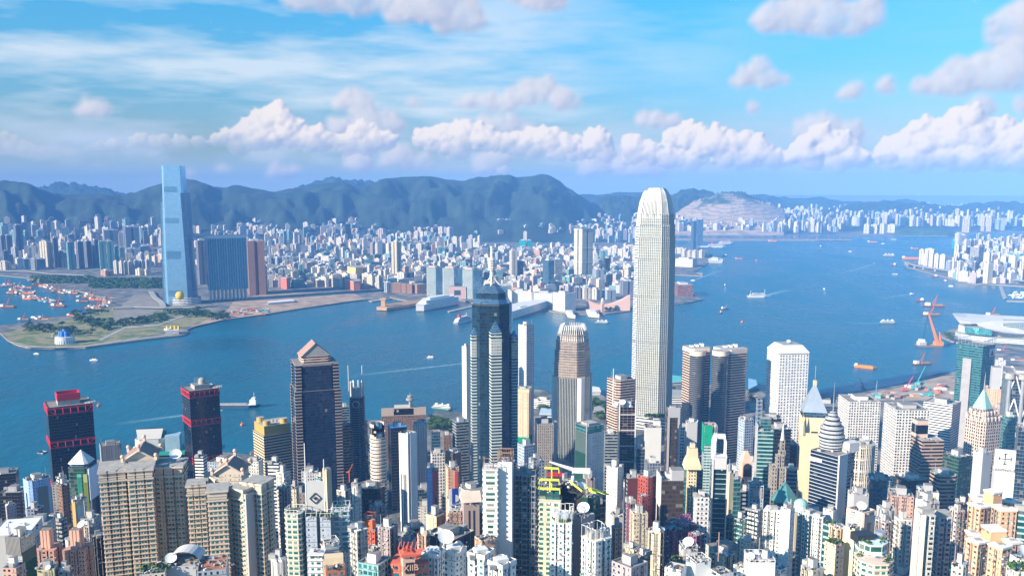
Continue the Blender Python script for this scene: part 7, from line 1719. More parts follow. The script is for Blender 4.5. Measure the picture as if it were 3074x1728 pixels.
 # ocean terminal, pier halls, ferry piers
def hall(label,pts,z,roofm,wallm,name='pier_building'):
 P=[gp(c,x,y,3)for c,x,y in pts];o=cen(P);r=thing(name,label,'pier building',(*o,2));Q=ccw(loc(P,o))
 M().prism(Q,0,z,wallm,None,4,4).obj('wall',r);M().prism(offs(Q,1.5),z,z+1,'whiteb',roofm,bottom=True).obj('roof',r);return r,Q
r,Q=hall('long white terminal hall with blue shaded side, jutting out behind the pyramid topped tower',[('h',345,1190),('h',600,1108),('h',560,1085),('h',345,1130)],24,WHITE,'bandl')
for i in range(8):M().box(Q[0][0]*.6+i*3,Q[0][1]*.5+i*5-10,25,8,5,3,'blank').obj('roof_unit',r)
r,Q=hall('long white ferry terminal with a rounded hull like end on the far waterfront',[('g',1370,1128),('g',1430,1128),('g',1690,1078),('g',1680,1060),('g',1400,1100)],20,'whiteb','bandl');M().prism(scl(Q,.8),21,32,'bandl','whiteb').obj('upper_deck',r);M().prism(scl(Q,.5),32,37,'whiteb','whiteb').obj('top_deck',r)
r,Q=hall('brown ferry pier with a lookout tower left of the white ferry terminal',[('g',1075,1122),('g',1150,1126),('g',1420,1082),('g',1400,1064),('g',1140,1100)],9,plain((.42,.26,.15)),plain((.50,.30,.16)));M().box(Q[0][0]*.7,Q[0][1]*.7,10,14,12,22,plain((.6,.36,.18))).box(Q[0][0]*.7,Q[0][1]*.7,32,20,16,6,plain((.6,.36,.18))).obj('lookout',r)
for lb,c,xa,xb,yy in(('left white ferry pier with curved roof under the tall white corner block','h',760,815,1178),('right white ferry pier with curved roof nearest the clock tower','h',915,995,1172)):
 r,Q=hall(lb,[(c,xa,yy),(c,xb,yy+8),(c,xb-20,yy-34),(c,xa-18,yy-36)],8,'whiteb','blankc');M().prism(scl(Q,.6),9,13,'blank','whiteb').obj('upper_deck',r)
r,Q=hall('low white banded pier with a rounded end, right of the blue glass pair',[('j',570,772),('j',670,774),('j',672,758),('j',600,742),('j',565,756)],12,'whiteb','bandw');M().prism(scl(Q,.4),13,22,'blank','whiteb').obj('upper_deck',r)
# pink sloped hall and clock tower
C,d1,d2,L1,L2,z=footprint('h',912,1070,1080,1065,gp('h',1000,1125,4)[1],.5);PKH=plain((.72,.46,.38),.8,var=.08)
r=thing('concert_hall','windowless pink hall with a roof sweeping up to a point, by the far waterfront','hall',(*gp('h',1100,1128,4),3));o=r.location
def wedge(u0,v0,u1,v1,vb,dep,nm):
 (xa,ya),(xb,yb_)=ground(*px('h',u0,vb),3),ground(*px('h',u1,vb),3);za=at(*px('h',u0,v0),ya)[2];zb=at(*px('h',u1,v1),yb_)[2];m=M();n=10
 for i in range(n):
  t0,t1=i/n,(i+1)/n;zf=lambda t:za+(zb-za)*t**1.8;X=lambda t:xa+(xb-xa)*t-o.x;Y=lambda t:ya+(yb_-ya)*t-o.y
  m.face([(X(t0),Y(t0),0),(X(t1),Y(t1),0),(X(t1),Y(t1),zf(t1)-3),(X(t0),Y(t0),zf(t0)-3)],PKH);m.face([(X(t1),Y(t1)+dep,0),(X(t0),Y(t0)+dep,0),(X(t0),Y(t0)+dep,zf(t0)*.8),(X(t1),Y(t1)+dep,zf(t1)*.8)],PKH)
  m.face([(X(t0),Y(t0),zf(t0)-3),(X(t1),Y(t1),zf(t1)-3),(X(t1),Y(t1)+dep,zf(t1)*.8),(X(t0),Y(t0)+dep,zf(t0)*.8)],PKH)
 for t,sg in((0,1),(1,-1)):m.face([(X(t),Y(t)+dep,0),(X(t),Y(t),0),(X(t),Y(t),zf(t)-3),(X(t),Y(t)+dep,zf(t)*.8)][::sg],PKH)
 m.obj(nm,r)
wedge(1040,1090,1226,1008,1128,60,'swept_wall');wedge(1040,1088,912,1048,1122,60,'side_wall')
x,y=gp('h',1020,1136,4);r=thing('clock_tower','slim pink brick clock tower with a white domed top on the far waterfront','clock tower',(x,y,3));BRK=plain((.62,.36,.28),.8)
M().prism(rsq(10,10,0,.3),0,34,BRK,CONC).obj('shaft',r);M().prism(rsq(9,9,2,.3),34,42,'blank',CONC).dome(0,0,42,4,5,WHITE).obj('belfry',r)
for s in(-1,1):o=M().cyl(0,0,0,.3,2.4,WHITE,12).obj('clock_face',r);o.location=(5.3*math.sin(.3)*(1 if s>0 else-1),-5.3,29);o.rotation_euler=(R(90),0,.3*s)
# blue drum building and wing arches in the park
x,y=gp('f',488,1368,4);r=thing('vent_building','round white building with blue stripes and a cluster of blue drums, on the park tip','building',(x,y,3));BL2=plain((.08,.22,.62),.5)
M().cyl(0,0,0,9,25,fac((.78,.78,.76),(.08,.22,.6),.35,1,0,.5,0,0),24,top=ROOFL,pu=6).cyl(0,0,9,18,24,WHITE,24).obj('wall',r)
for i in range(7):a=i*.9;M().cyl(11*math.cos(a)*(i>0),9*math.sin(a)*(i>0),18,30+(i==0)*5,4.6,BL2,14).dome(11*math.cos(a)*(i>0),9*math.sin(a)*(i>0),30+(i==0)*5,4.6,3,BL2,14,3).obj('blue_drum',r)
x,y=gp('f',1290,1300,4);r=thing('vent_building','pale slatted building with a curved end and yellow funnels, on the park shore','building',(x,y,3))
M().box(0,0,0,36,22,12,'bandw',.3).obj('wall',r);M().cyl(-12,0,12,16,10,'whiteb',14).obj('curved_end',r)
for i in range(4):M().cyl(-16+i*11,8,12,22,3.2,YEL if 0 else plain((.85,.5,.05)),10).obj('funnel',r)
# convention hall with winged roof
D0=gp('i',1600,1385,4)[1]
rc=thing('convention_centre','white convention hall with sweeping silver wing roofs over curved glass, right edge','convention centre',(*gp('i',1750,1340,4),4));o=rc.location
WG=plain((.72,.68,.64),.5,0,var=.08,scale=.02)
def wing(rows,nm):
 """rows: lists of (u, v, depth) in crop i"""
 V=[[at(*px('i',u,v),d)for u,v,d in r_]for r_ in rows];m=M()
 for a,b in zip(V,V[1:]):
  for i in range(len(a)-1):
   q=[a[i],a[i+1],b[i+1],b[i]];q=[(p[0]-o.x,p[1]-o.y,p[2]-o.z)for p in q];m.face(q,WG);m.face([(p[0],p[1],p[2]-1.6)for p in q][::-1],WG)
 w=m.obj(nm,rc)
 for p in w.data.polygons:p.use_smooth=True
dz=2560
wing([[(1460,1146,dz+10),(1560,1148,dz+60),(1700,1158,dz+90),(1850,1165,dz+100),(2000,1172,dz+100),(2150,1180,dz+90)],[(1475,1170,dz),(1570,1180,dz+20),(1700,1188,dz+40),(1850,1196,dz+50),(2000,1205,dz+50),(2150,1215,dz+50)],
[(1500,1200,dz-10),(1590,1212,dz-10),(1700,1212,dz),(1850,1215,dz+10),(2000,1222,dz+10),(2150,1230,dz+10)],[(1520,1222,dz-20),(1600,1228,dz-30),(1700,1222,dz-20),(1850,1222,dz-10),(2000,1230,dz-10),(2150,1240,dz-10)]],'wing_roof')
wing([[(1640,1222,dz-40),(1760,1205,dz-30),(1900,1202,dz-20),(2150,1215,dz-20)],[(1660,1240,dz-60),(1780,1230,dz-55),(1900,1232,dz-50),(2150,1245,dz-50)],[(1720,1262,dz-85),(1830,1270,dz-85),(1920,1280,dz-85),(2150,1292,dz-85)],[(1790,1280,dz-100),(1860,1292,dz-105),(1940,1300,dz-105),(2150,1310,dz-105)]],'wing_roof')
HKW=fac((.60,.58,.54),(.25,.42,.44),1,.3,.3,.3,0,0)
def curvewall(pts,z0_,z1_,mt,nm):
 P=[ground(*px('i',u,v),4)for u,v in pts];P=[(p[0]-o.x,p[1]-o.y)for p in P];m=M();m.prism(ccw(P),z0_,z1_,mt,ROOFL,5,5);m.obj(nm,rc)
curvewall([(1480,1318),(1520,1335),(1600,1348),(1700,1362),(1850,1372),(2150,1390),(2150,1310),(1850,1290),(1600,1280),(1495,1290)],0,12,HKW,'lower_hall');curvewall([(1500,1312),(1560,1328),(1700,1345),(1900,1360),(2150,1370),(2150,1318),(1850,1296),(1600,1290),(1510,1298)],12,30,HKW,'upper_hall')
curvewall([(1548,1336),(1580,1345),(1650,1352),(1750,1360),(1750,1310),(1580,1295)],16,33,fac((.2,.45,.45),(.05,.35,.36),.94,.9,.6,.1,0,0),'glass_hall');curvewall([(1830,1350),(2150,1362),(2150,1320),(1830,1308)],30,44,fac((.45,.5,.5),(.1,.22,.22),.8,.8,.5,.1,0,0),'glass_hall')
# elevated road along the right headland
rv=thing('elevated_road','pale elevated road curving along the right headland shore','elevated road',(*gp('p',1000,1010,4),3));o=rv.location;pth=[gp('p',u,v,3)for u,v in((575,935),(600,955),(700,985),(830,1008),(1000,1035),(1200,1062),(1400,1088),(1600,1118),(1800,1152),(2000,1185),(2330,1225))]
m=M()
for a,b in zip(pth,pth[1:]):
 a,b=Vector((a[0]-o.x,a[1]-o.y)),Vector((b[0]-o.x,b[1]-o.y));n=Vector((-(b-a).y,(b-a).x)).normalized()*11
 m.prism(ccw([tuple(a-n),tuple(b-n),tuple(b+n),tuple(a+n)]),13,16,CONC,ROOFL,bottom=True)
m.obj('deck',rv)
for a,b in zip(pth,pth[1:]):
 a,b=Vector((a[0]-o.x,a[1]-o.y)),Vector((b[0]-o.x,b[1]-o.y));k=max(1,int((b-a).length/70))
 for i in range(k):p=a.lerp(b,i/k);M().box(p.x,p.y,-2,4,12,15,CONC,.3).obj('pier_column',rv)
 # ---------------------------------------------------------------- unnamed far city
rnd=random.Random(77)
def proto(st,sh,w,d,h):
 P=loc(shape(sh,(0,0),(1,0),(0,1),w,d),(w/2,d/2));m=M();m.prism(ccw(P),0,h,st,CONC,3.2,FH.get(st,3.1));m.prism(scl(ccw(P),.45),h,h+5,'blank',ROOFL);return m.data('residential_tower')
PW=['r_w','r_c','r_p','r_b','r_y','r_d','r_t','r_d','grey','bandw','r_w','r_c']
PROT=[(proto(st,'notch' if i%2 else 'notch2',30,22,100),proto(st,'box',30,20,60))for i,st in enumerate(PW)]
EX=[(480,735,860,1100),(830,1110,0,0)]
ZN=[  # u0,u1,v0,v1, count, hmin,hmax, where
(0,620,716,800,150,30,85,'the blocks behind the left dark row',1),(0,520,690,725,90,60,125,'the towers at the foot of the left hills',1),
(640,1120,690,725,170,60,120,'the tower belt at the foot of the central hills',1),(1120,1500,690,722,90,60,115,'the tower belt at the foot of the central hills',1),
(640,1500,722,780,420,25,90,'the crowded middle of the far city',1),(730,1480,780,862,520,20,62,'the old dense blocks near the far waterfront',0),
(1420,1920,690,730,110,50,100,'the far blocks beyond the old runway',1),(1400,1930,752,800,200,20,60,'the streets inland of the far waterfront',0),(1430,1930,800,880,210,18,50,'the streets inland of the far waterfront',0),
(2025,2540,684,704,230,40,120,'the industrial shore across the far water',1),(2030,2560,668,684,130,60,120,'the slopes below the quarried hill',1),
(2560,3074,668,692,260,60,135,'the far right ridge estates',1),(2860,3074,800,850,130,25,90,'the right headland town',0),(2870,3074,745,800,90,40,120,'the right headland town',0)]
NPP=[gp(c,x,y)for c,x,y in np_]
C3=[]
for u0,u1,v0,v1,n,h0,h1,wh,tall in ZN:
 for i in range(n*2):
  if i>=n*1.95:break
  u,v=rnd.uniform(u0,u1),rnd.uniform(v0,v1);x,y=ground(u,v,3)
  if not(inpoly(x,y,KP)or inpoly(x,y,NPP)):continue
  if 660<u<925 and 738<v<772 or 1360<u<1500 and 715<v<800 and rnd.random()<.8 or 1060<u<1160 and 765<v<792:continue
  if 300<u<500 and v>830 or 1000<u<1560 and 700<v<722 and rnd.random()<.6:continue
  if 1510<u<1760 and 700<v<735:continue
  if any(abs(x-c[0][0])<c[1]+8 and abs(y-c[0][1])<c[1]+8 for c in FAR):continue
  h=h0+(h1-h0)*rnd.random()**1.7;w=rnd.uniform(20,40)*(1.2 if h<45 else 1);zb=2+(max(0,y-7600)*.03 if u>560 else 0)
  C3.append((h*w/(y*y),x,y,zb,w,rnd.uniform(14,24),h,wh,u))
  FAR.append(((x,y),7 if y<5600 else 0))
for u0,u1,y0,y1,n,wh in((560,1160,7300,8700,260,'the towers on the lowest slopes of the central hills'),(1160,1560,7600,8800,90,'the towers on the lowest slopes of the central hills'),(1560,1930,7300,8600,110,'the far blocks beyond the old runway'),(0,520,6300,7600,90,'the towers at the foot of the left hills')):
 for i in range(n):
  y=rnd.uniform(y0,y1);u=rnd.uniform(u0,u1)if rnd.random()<.4 else u0+(u1-u0)*(rnd.randrange(9)+.5+rnd.gauss(0,.16))/9
  x=at(u,650,y)[0];h=rnd.uniform(60,122);w=rnd.uniform(26,46);C3.append((h*w/(y*y),x,y,(y-y0)*.055,w,rnd.uniform(16,24),h,wh,u))
C3.sort(reverse=True);NI=235
for k,(a,x,y,zb,w,d,h,wh,u)in enumerate(C3[:NI]):
 me=PROT[rnd.randrange(len(PROT))][0 if h>55 else 1];ob=bpy.data.objects.new('mid_rise_block' if h<60 else RT_,me);COL.objects.link(ob)
 ob.location=(x,y,zb);ob.rotation_euler=(0,0,R(rnd.choice((24,38,-30))+rnd.uniform(-5,5)));ob.scale=(w/30,d/22,h/(100 if h>55 else 60))
 tag(ob,('one of many small towers in ' if h>=60 else 'one of many low blocks in ')+wh,'tower block',wh)
m=M();m.v=[]
SB=['r_w','r_c','r_p','r_b','r_y','r_o','r_t','r_d','grey','r_w','r_c','white','grey','r_c','r_c','stone','r_w','r_p','cream']
for(a,x,y,zb,w,d,h,wh,u)in C3[NI:]:
 st=rnd.choice(SB);ro=R(rnd.choice((24,38,-30))+rnd.uniform(-5,5));P=[(x+p[0],y+p[1])for p in rsq(w,d,0,ro)]
 m.prism(P,zb,zb+h,st,ROOFL if rnd.random()<.5 else ROOF,3.2,3.1)
 if h>25:m.prism(scl(P,rnd.uniform(.3,.5)),zb+h,zb+h+rnd.uniform(3,7),'blank',ROOFL)
o=m.obj('distant_city');tag(o,'dense mass of small pale blocks filling the far city between the larger towers','city',None,'stuff')
print('far',len(C3))
# ---------------------------------------------------------------- boats
HW=plain((.80,.80,.78),.5,var=.1);HR=plain((.26,.07,.05),.6);HB=plain((.06,.10,.18),.5);HO=plain((.80,.25,.05),.6,var=.2);HG=plain((.10,.22,.18),.6);WOODM=plain((.42,.26,.14),.8);CR=plain((.42,.14,.10),.5)
def hull(L,W_,H,m1,deck=None,bow=.25,stern=.9):
 P=[(-L/2,-W_/2*stern),(L/2-L*bow,-W_/2),(L/2,0),(L/2-L*bow,W_/2),(-L/2,W_/2*stern)]
 m=M();m.prism(scl(P,.86,(0,0)),-1.2,H,m1,deck or WOODM,1e3,1e3,T=P);return m
def copytree(r,loc_,rz,label=None,group=None,s=1):
 q=r.copy();COL.objects.link(q);q.location=loc_;q.rotation_euler=(0,0,rz);q.scale=(s,s,s)
 if label:q['label']=label
 if group:q['group']=group
 elif 'group' in q and not group:del q['group']
 for ch in r.children:
  c=ch.copy();COL.objects.link(c);c.parent=q
 return q
def mk(name,cat,parts):
 r=thing(name,'x',cat,(0,-5000,0));del r['label']
 for nm,m in parts:m.obj(nm,r)
 return r
def crane_m(h,rake,col,x0=0,y0=0,z0=3,w=1.2):
 m=M();top=(x0+rake,y0,z0+h)
 for sy in(-1,1):m.tube((x0-2,y0+sy*2.6,z0),top,w*.5,col,4);m.tube((x0+2.5,y0+sy*2.6,z0),top,w*.5,col,4)
 for k in range(1,8):t=k/8;m.tube((x0-2*(1-t)+rake*t,y0-2.6*(1-t),z0+h*t),(x0+2.5*(1-t)+rake*t,y0+2.6*(1-t),z0+h*t),w*.3,col,4)
 m.tube(top,(x0-abs(rake)*1.2-4,y0,z0+3),w*.2,DARK,3);return m
ferry=mk('ferry','ferry',[('hull',hull(44,11,3,HG,HW,.15,.7)),('deckhouse',M().box(0,0,3,36,9.6,3,'bandw').box(0,0,6,32,9,2.6,'bandw',top=HW)),('wheelhouse',M().box(12,0,8.6,4,5,2.4,HW).box(-12,0,8.6,4,5,2.4,HW)),('funnel',M().cyl(0,0,8.6,12,1.3,HW,10))])
launch=mk('motor_boat','boat',[('hull',hull(17,5,2,HW,HW)),('cabin',M().box(-1,0,2,8,3.8,2.2,HW).box(-.5,0,4.2,4,3,1.5,DARK))])
junk=mk('fishing_boat','boat',[('hull',hull(24,7,2.8,HR,WOODM)),('cabin',M().box(-5,0,2.8,8,5,4,HW).box(-6,0,6.8,4,4,2,HG)),('mast',M().tube((3,0,2),(3,0,12),.25,HW,4).tube((3,0,11),(10,0,4),.15,DARK,3))])
barge=mk('crane_barge','barge',[('hull',hull(46,15,3,HR,WOODM,.05,1)),('cabin',M().box(-15,0,3,9,9,6,HW)),('cargo',M().box(6,0,3,22,10,2.4,WOODM)),('crane',crane_m(24,10,CR,-4))])
lighter=mk('barge','barge',[('hull',hull(52,14,4,HO,WOODM,.12,.9)),('hold_rim',M().box(-2,0,4,38,10,1.4,HO)),('cabin',M().box(-21,0,4,6,8,4.5,HW))])
cruise=mk('cruise_ship','ship',[('hull',hull(150,24,9,HW,HW,.25,.85)),('superstructure',M().box(-4,0,9,118,20,6,'bandw').box(-8,0,15,96,18,6,'bandw').box(-6,0,21,74,15,4,'bandw',top=HW)),('funnel',M().box(-36,0,25,14,8,12,RED)),('mast',M().tube((26,0,25),(26,0,38),.7,HW))])
ship=mk('passenger_ship','ship',[('hull',hull(98,16,7,HW,HW,.3,.8)),('superstructure',M().box(-6,0,7,62,13,5,'bandw').box(-4,0,12,44,11,4,'bandw',top=HW)),('funnel',M().cyl(-8,0,16,24,3.2,HB,12)),('mast',M().tube((22,0,12),(22,0,30),.6,HW).tube((-34,0,8),(-34,0,26),.6,HW))])
cargo=mk('cargo_ship','ship',[('hull',hull(104,17,6,HB,plain((.5,.5,.48)),.2,.8)),('hatch',M().box(-8,0,6,62,11,1.6,ROOFL)),('bridge',M().box(36,0,6,12,13,9,HW).box(37,0,15,7,9,4,HW)),('mast',M().tube((38,0,19),(38,0,29),.4,HW,5))])
sheer=mk('crane_ship','crane ship',[('hull',hull(74,26,5,plain((.25,.2,.18)),WOODM,.08,1)),('superstructure',M().box(-22,0,5,18,20,9,'bandw').box(-22,0,14,12,14,6,HW)),('crane_boom',crane_m(82,-30,HO,20,0,8,3.4)),('crane_tower',crane_m(34,-4,HO,27,0,5,2.4)),('winch_house',M().box(22,0,5,20,18,9,HO))])
tug=mk('tugboat','boat',[('hull',hull(28,9,3,plain((.25,.05,.04)),WOODM)),('cabin',M().box(2,0,3,10,6,4,HW).box(3,0,7,5,5,3,HW)),('funnel',M().cyl(-5,0,3,8,1.4,HR,8))])
buoy=mk('buoy','buoy',[('float',M().cyl(0,0,-.5,2,2.4,HO,10)),('beacon',M().tube((0,0,2),(0,0,5),.5,HO,5))])
WK=None
mw,T=newmat('wake');tc=T.n('TexCoord').outputs['UV'];s_=T.n('SeparateXYZ',{0:tc});nz=T.n('TexNoise',{'Vector':T.n('TexCoord').outputs['Object'],'Scale':.12,'Detail':5.0,'Roughness':.7}).outputs[0]
al=T.m('MULTIPLY',T.m('MULTIPLY',T.m('SUBTRACT',1.0,s_.outputs[0]),T.m('SUBTRACT',1.0,T.m('ABSOLUTE',T.m('SUBTRACT',T.m('MULTIPLY',s_.outputs[1],2),1)))),T.n('MapRange',{0:nz,1:.3,2:.6}).outputs[0])
out(T,T.n('MixShader',{0:T.m('MULTIPLY',al,.85),1:T.n('BsdfTransparent').outputs[0],2:T.n('BsdfDiffuse',{0:(.55,.78,.82,1)}).outputs[0]}).outputs[0])
def wake(x,y,x2,y2,w0,w1):
 n=8;m=M();d=Vector((x2-x,y2-y));q=Vector((-d.y,d.x)).normalized()
 for i in range(n):
  t0,t1=i/n,(i+1)/n;a=Vector((x,y))+d*t0;b=Vector((x,y))+d*t1;ra,rb2=q*(w0+(w1-w0)*t0),q*(w0+(w1-w0)*t1)
  m.face([(*(a-ra),.12),(*(b-rb2),.12),(*(b+rb2),.12),(*(a+ra),.12)],mw,[(t0,0),(t1,0),(t1,1),(t0,1)])
 m.obj('wake')['kind']='structure'
used=set()
def boat(p,c,x,y,rz,label,s=1,wk=None,group=None):
 X,Y=gp(c,x,y)
 if p.name not in used:used.add(p.name);p.location=(X,Y,0);p.rotation_euler=(0,0,R(rz));p.scale=(s,s,s);p['label']=label;group and p.__setitem__('group',group)
 else:copytree(p,(X,Y,0),R(rz),label,group,s)
 if wk:a=gp(wk[0],wk[1],wk[2]);wake(X,Y,a[0],a[1],wk[3],wk[4])
boat(cargo,'a',1400,442,2,'grey cargo ship with a white bridge, passing behind the right red and black tower',1)
wake(*gp('a',1330,458),*gp('a',640,548),6,16)
wake(*gp('b',1370,180),*gp('b',640,262),5,18)
boat(ship,'j',945,1028,8,'white passenger ship with a dark funnel in mid harbour, right of the tallest tower',1,('j',1200,965,6,40))
boat(cruise,'j',630,655,4,'big white cruise ship with a red funnel beyond the blue glass pair',1.0)
boat(cruise,'j',700,628,8,'second cruise ship, hazier and just behind the red funnelled one',.85)
boat(cruise,'g',1725,1215,65,'white cruise ship moored left of the pyramid topped tower',.75)
boat(sheer,'i',1290,1398,0,'large orange crane ship with a tall red and white lattice boom, right',1)
boat(barge,'i',1305,1165,5,'orange crane barge just beyond the large crane ship',1.3)
boat(barge,'i',1325,1098,0,'long orange barge with a peaked crane, farther out at right',1.6)
boat(barge,'d',982,185,15,'red brown derrick barge in front of the building site',1.05)
boat(lighter,'d',645,205,-35,'open orange barge drifting left of the building site',1)
boat(tug,'i',1225,1057,0,'orange tug left of the long orange barge',1.2)
boat(launch,'i',1160,1005,20,'small red and white launch leaving a curved wake at right',1.4,('i',860,1045,3,18))
boat(ferry,'i',975,1225,0,'green and white double deck ferry alone in the right harbour',1.15,('i',600,1218,3,16))
boat(ferry,'i',985,724,-3,'red and white ferry near the right headland',1.7)
boat(lighter,'i',1150,742,-6,'white moored vessel beside the right headland tip',2.0)
boat(ferry,'i',1030,862,-15,'small white ferry south of the right headland tip',.7)
boat(tug,'i',1022,790,5,'dark red tug near the right headland tip',1.3)
boat(tug,'i',875,780,70,'small tug trailing a long wake, right harbour',.8,('i',600,860,3,22))
boat(launch,'i',498,968,80,'small dark launch heading away in mid right harbour',1.2,('i',510,1020,3,9))
boat(tug,'i',1332,878,10,'maroon tug moored by the headland road',1.3)
boat(barge,'i',1402,908,80,'dark barge with a triangular derrick by the headland road',.8)
boat(launch,'i',1452,948,-10,'small orange brown boat off the headland road',1.4)
boat(launch,'i',695,688,0,'tiny speedboat with a straight wake in the far right harbour',1.6,('i',900,678,2,8))
boat(tug,'i',475,652,90,'tiny white boat alone in the far harbour',1.2)
boat(lighter,'i',865,618,0,'long low dark barge in the far right harbour',1.6)
boat(ferry,'i',1020,602,0,'small pink white ferry beyond the long low barge',1.1)
boat(launch,'i',942,630,0,'little white boat between the far barge and ferry',1.8)
boat(lighter,'i',1180,665,0,'dark green barge off the headland back',1.1)
boat(barge,'i',1765,1165,0,'brown crane barge beyond the convention hall',1.1)
boat(lighter,'j',1050,612,0,'dark barge below the old runway shore',1.4)
boat(tug,'j',690,720,10,'dark tug right of the blue glass hotel wing',1.2)
boat(lighter,'j',796,741,0,'red and white barge right of the dark tug',.9)
boat(buoy,'j',926,755,0,'white buoy boat right of the red and white barge',2.2)
boat(launch,'j',448,905,170,'white speedboat with a long fanning wake right of the tallest tower',1.2,('j',700,810,3,24))
boat(tug,'j',690,945,80,'small ferry like tug heading this way, centre right harbour',.9,('j',690,1000,3,10))
boat(junk,'j',690,1120,25,'red sailed tourist boat with red awning, centre right harbour',1.4)
boat(tug,'j',655,1148,40,'small white tug touching the red awning boat',.7)
boat(buoy,'j',818,1215,0,'orange buoy below the red awning boat',1.6)
boat(launch,'b',1182,146,10,'white motor yacht left of the pyramid topped tower',1.3,('b',1120,156,2,6))
boat(launch,'a',560,162,185,'dark small boat with a foaming wake, left harbour',1.2,('a',620,160,2,6))
boat(launch,'a',217,124,180,'tiny brown boat below the park tip',.9)
boat(buoy,'a',588,432,0,'red buoy right of the left red and black tower',1.3)
boat(buoy,'a',1445,547,0,'orange buoy left of the dark gabled tower',1.3)
boat(ferry,'h',1017,1224,-4,'white and green ferry near the far ferry piers',1.0)
boat(ferry,'b',1250,452,-20,'white ferry docked at the near pier right of the brown slab block',1)
boat(lighter,'d',1570,170,0,'red barge by the convention hall quay',.9)
boat(barge,'d',1470,110,0,'yellow crane barge in front of the convention hall',.8)
# typhoon shelter
rnd=random.Random(31);spots=[]
SHP=[gp('f',*p)for p in((5,880),(190,895),(300,940),(430,985),(580,998),(700,1035),(830,1045),(820,1080),(640,1160),(380,1170),(200,1215),(5,1230))]
LINES=[((210,895),(440,985),22),((440,985),(700,1030),18),((700,1035),(840,1060),12),((60,985),(260,1005),16),((170,1015),(330,1060),12),((280,1035),(460,1075),14),((0,935),(230,960),14),((680,1110),(830,1080),10),((250,1185),(360,1185),5),((560,1160),(640,1150),4)]
GRP='boats moored in the typhoon shelter';LB={'junk':'one of the fishing boats moored in rows in the typhoon shelter, far left','launch':'one of the small white boats moored in the typhoon shelter, far left','barge':'one of the crane barges moored in the typhoon shelter, far left','lighter':'one of the open barges moored in the typhoon shelter, far left'}
for(a,b,n)in LINES:
 for i in range(n):
  t=(i+rnd.uniform(-.3,.3))/n;x,y=a[0]+(b[0]-a[0])*t,a[1]+(b[1]-a[1])*t+rnd.uniform(-12,16)
  k=rnd.random();p,nm=(junk,'junk')if k<.45 else(launch,'launch')if k<.68 else(barge,'barge')if k<.88 else(lighter,'lighter')
  X,Y=gp('f',x,y);copytree(p,(X,Y,0),rnd.uniform(-.5,.5)+(3.1 if rnd.random()<.5 else 0),LB[nm],GRP+' '+nm,rnd.uniform(.75,1.25))
for x,y,s in((440,1098,1.3),(60,1105,1.3),(730,1120,1.1),(620,1065,1.1),(180,1200,.9)):copytree(barge,(*gp('f',x,y),0),rnd.uniform(-.3,.3),LB['barge'],GRP+' barge',s)
for i in range(36):x,y=rnd.uniform(1890,1997),rnd.uniform(985,1035);copytree(launch,(*gp('i',x,y),0),rnd.uniform(0,3),'one of the white yachts moored behind the breakwater at the right edge','yachts behind the breakwater',.9)
# ---------------------------------------------------------------- cranes on the building site
def site_crane(c,x,y,ytop,xtop,col,label,grp=None):
 X,Y=gp(c,x,y,4);r=thing('crawler_crane',label,'crane',(X,Y,4),grp);u,v=px(c,xtop,ytop);tx,_,tz=at(u,v,Y)
 m=M();L=Vector((tx-X,0,tz-8));p0=Vector((0,0,4))
 for sx,sy in((-1,0),(1,0),(0,1)):m.tube(p0+Vector((sx,sy,0)),p0+L,.5,col,4)
 for k in range(1,12):t=k/12;m.tube(p0+L*t+Vector((-(1-t),0,0)),p0+L*(t+.05)+Vector((1-t,0,0)),.25,col,4)
 m.obj('boom',r);M().box(-2,0,1.6,8,5,4,col).obj('cab',r);M().box(0,-2.2,0,9,1.4,1.6,DARK).box(0,2.2,0,9,1.4,1.6,DARK).obj('track',r)
TQ=plain((.05,.50,.48),.5)
site_crane('d',938,332,195,1003,TQ,'turquoise crawler crane leaning right on the building site')
site_crane('d',880,345,252,932,plain((.75,.08,.10),.5),'red crawler crane on the building site');site_crane('d',1036,375,280,998,TQ,'second turquoise crane leaning left on the building site');site_crane('d',705,372,282,715,plain((.2,.35,.5),.5),'pale blue crane behind the white punched window tower');site_crane('d',635,335,265,610,plain((.15,.2,.3),.5),'dark blue crane left of the pale blue one')
for i,x in enumerate((1040,1130,1230,1310,1378,1465,1550)):site_crane('j',x,598,565,x+4,plain((.75,.2,.18),.5),'one of the thin red cranes along the old runway works','red cranes on the old runway')
# site sheds
rnd=random.Random(5)
for k in range(60):
 if k<34:x,y=rnd.uniform(1700,1997),rnd.uniform(1120,1160);q=gp('f',x,y,4)
 elif k<34:q=gp('f',rnd.uniform(1000,1200),rnd.uniform(1020,1180),4)
 else:x=rnd.uniform(700,1180);q=gp('d',x,rnd.uniform(300,380)if x>900 else rnd.uniform(345,390),5)
 m=M();w,d,h=rnd.uniform(8,26),rnd.uniform(6,14),rnd.uniform(3,6);m.box(0,0,0,w,d,h,rnd.choice([ROOFL,WHITE,CONC,plain((.45,.16,.10)),plain((.55,.38,.22)),plain((.15,.40,.42))]),rnd.uniform(0,1));o=m.obj('site_shed')
 o.location=(*q,3.5 if k<34 else 4.3);tag(o,'one of the sheds and containers on the reclaimed waterfront site' if k<34 else 'one of the sheds scattered on the near building site','shed','sheds on the far site' if k<34 else 'sheds on the near site')
r,Q=hall('low white winged pier roof right of the ribbed tower',[('c',735,372),('c',800,370),('c',790,345),('c',735,336)],8,'whiteb','blank')
r,Q=hall('teal roofed pier beyond the foot of the tallest white tower',[('e',218,318),('e',288,312),('e',284,280),('e',222,272)],9,plain((.12,.50,.48)),'bandw')
r,Q=hall('blue glass roofed pier right of the twin round fronted towers',[('e',690,362),('e',738,338),('e',730,308),('e',692,300)],11,plain((.30,.50,.66),.3),'glassb')
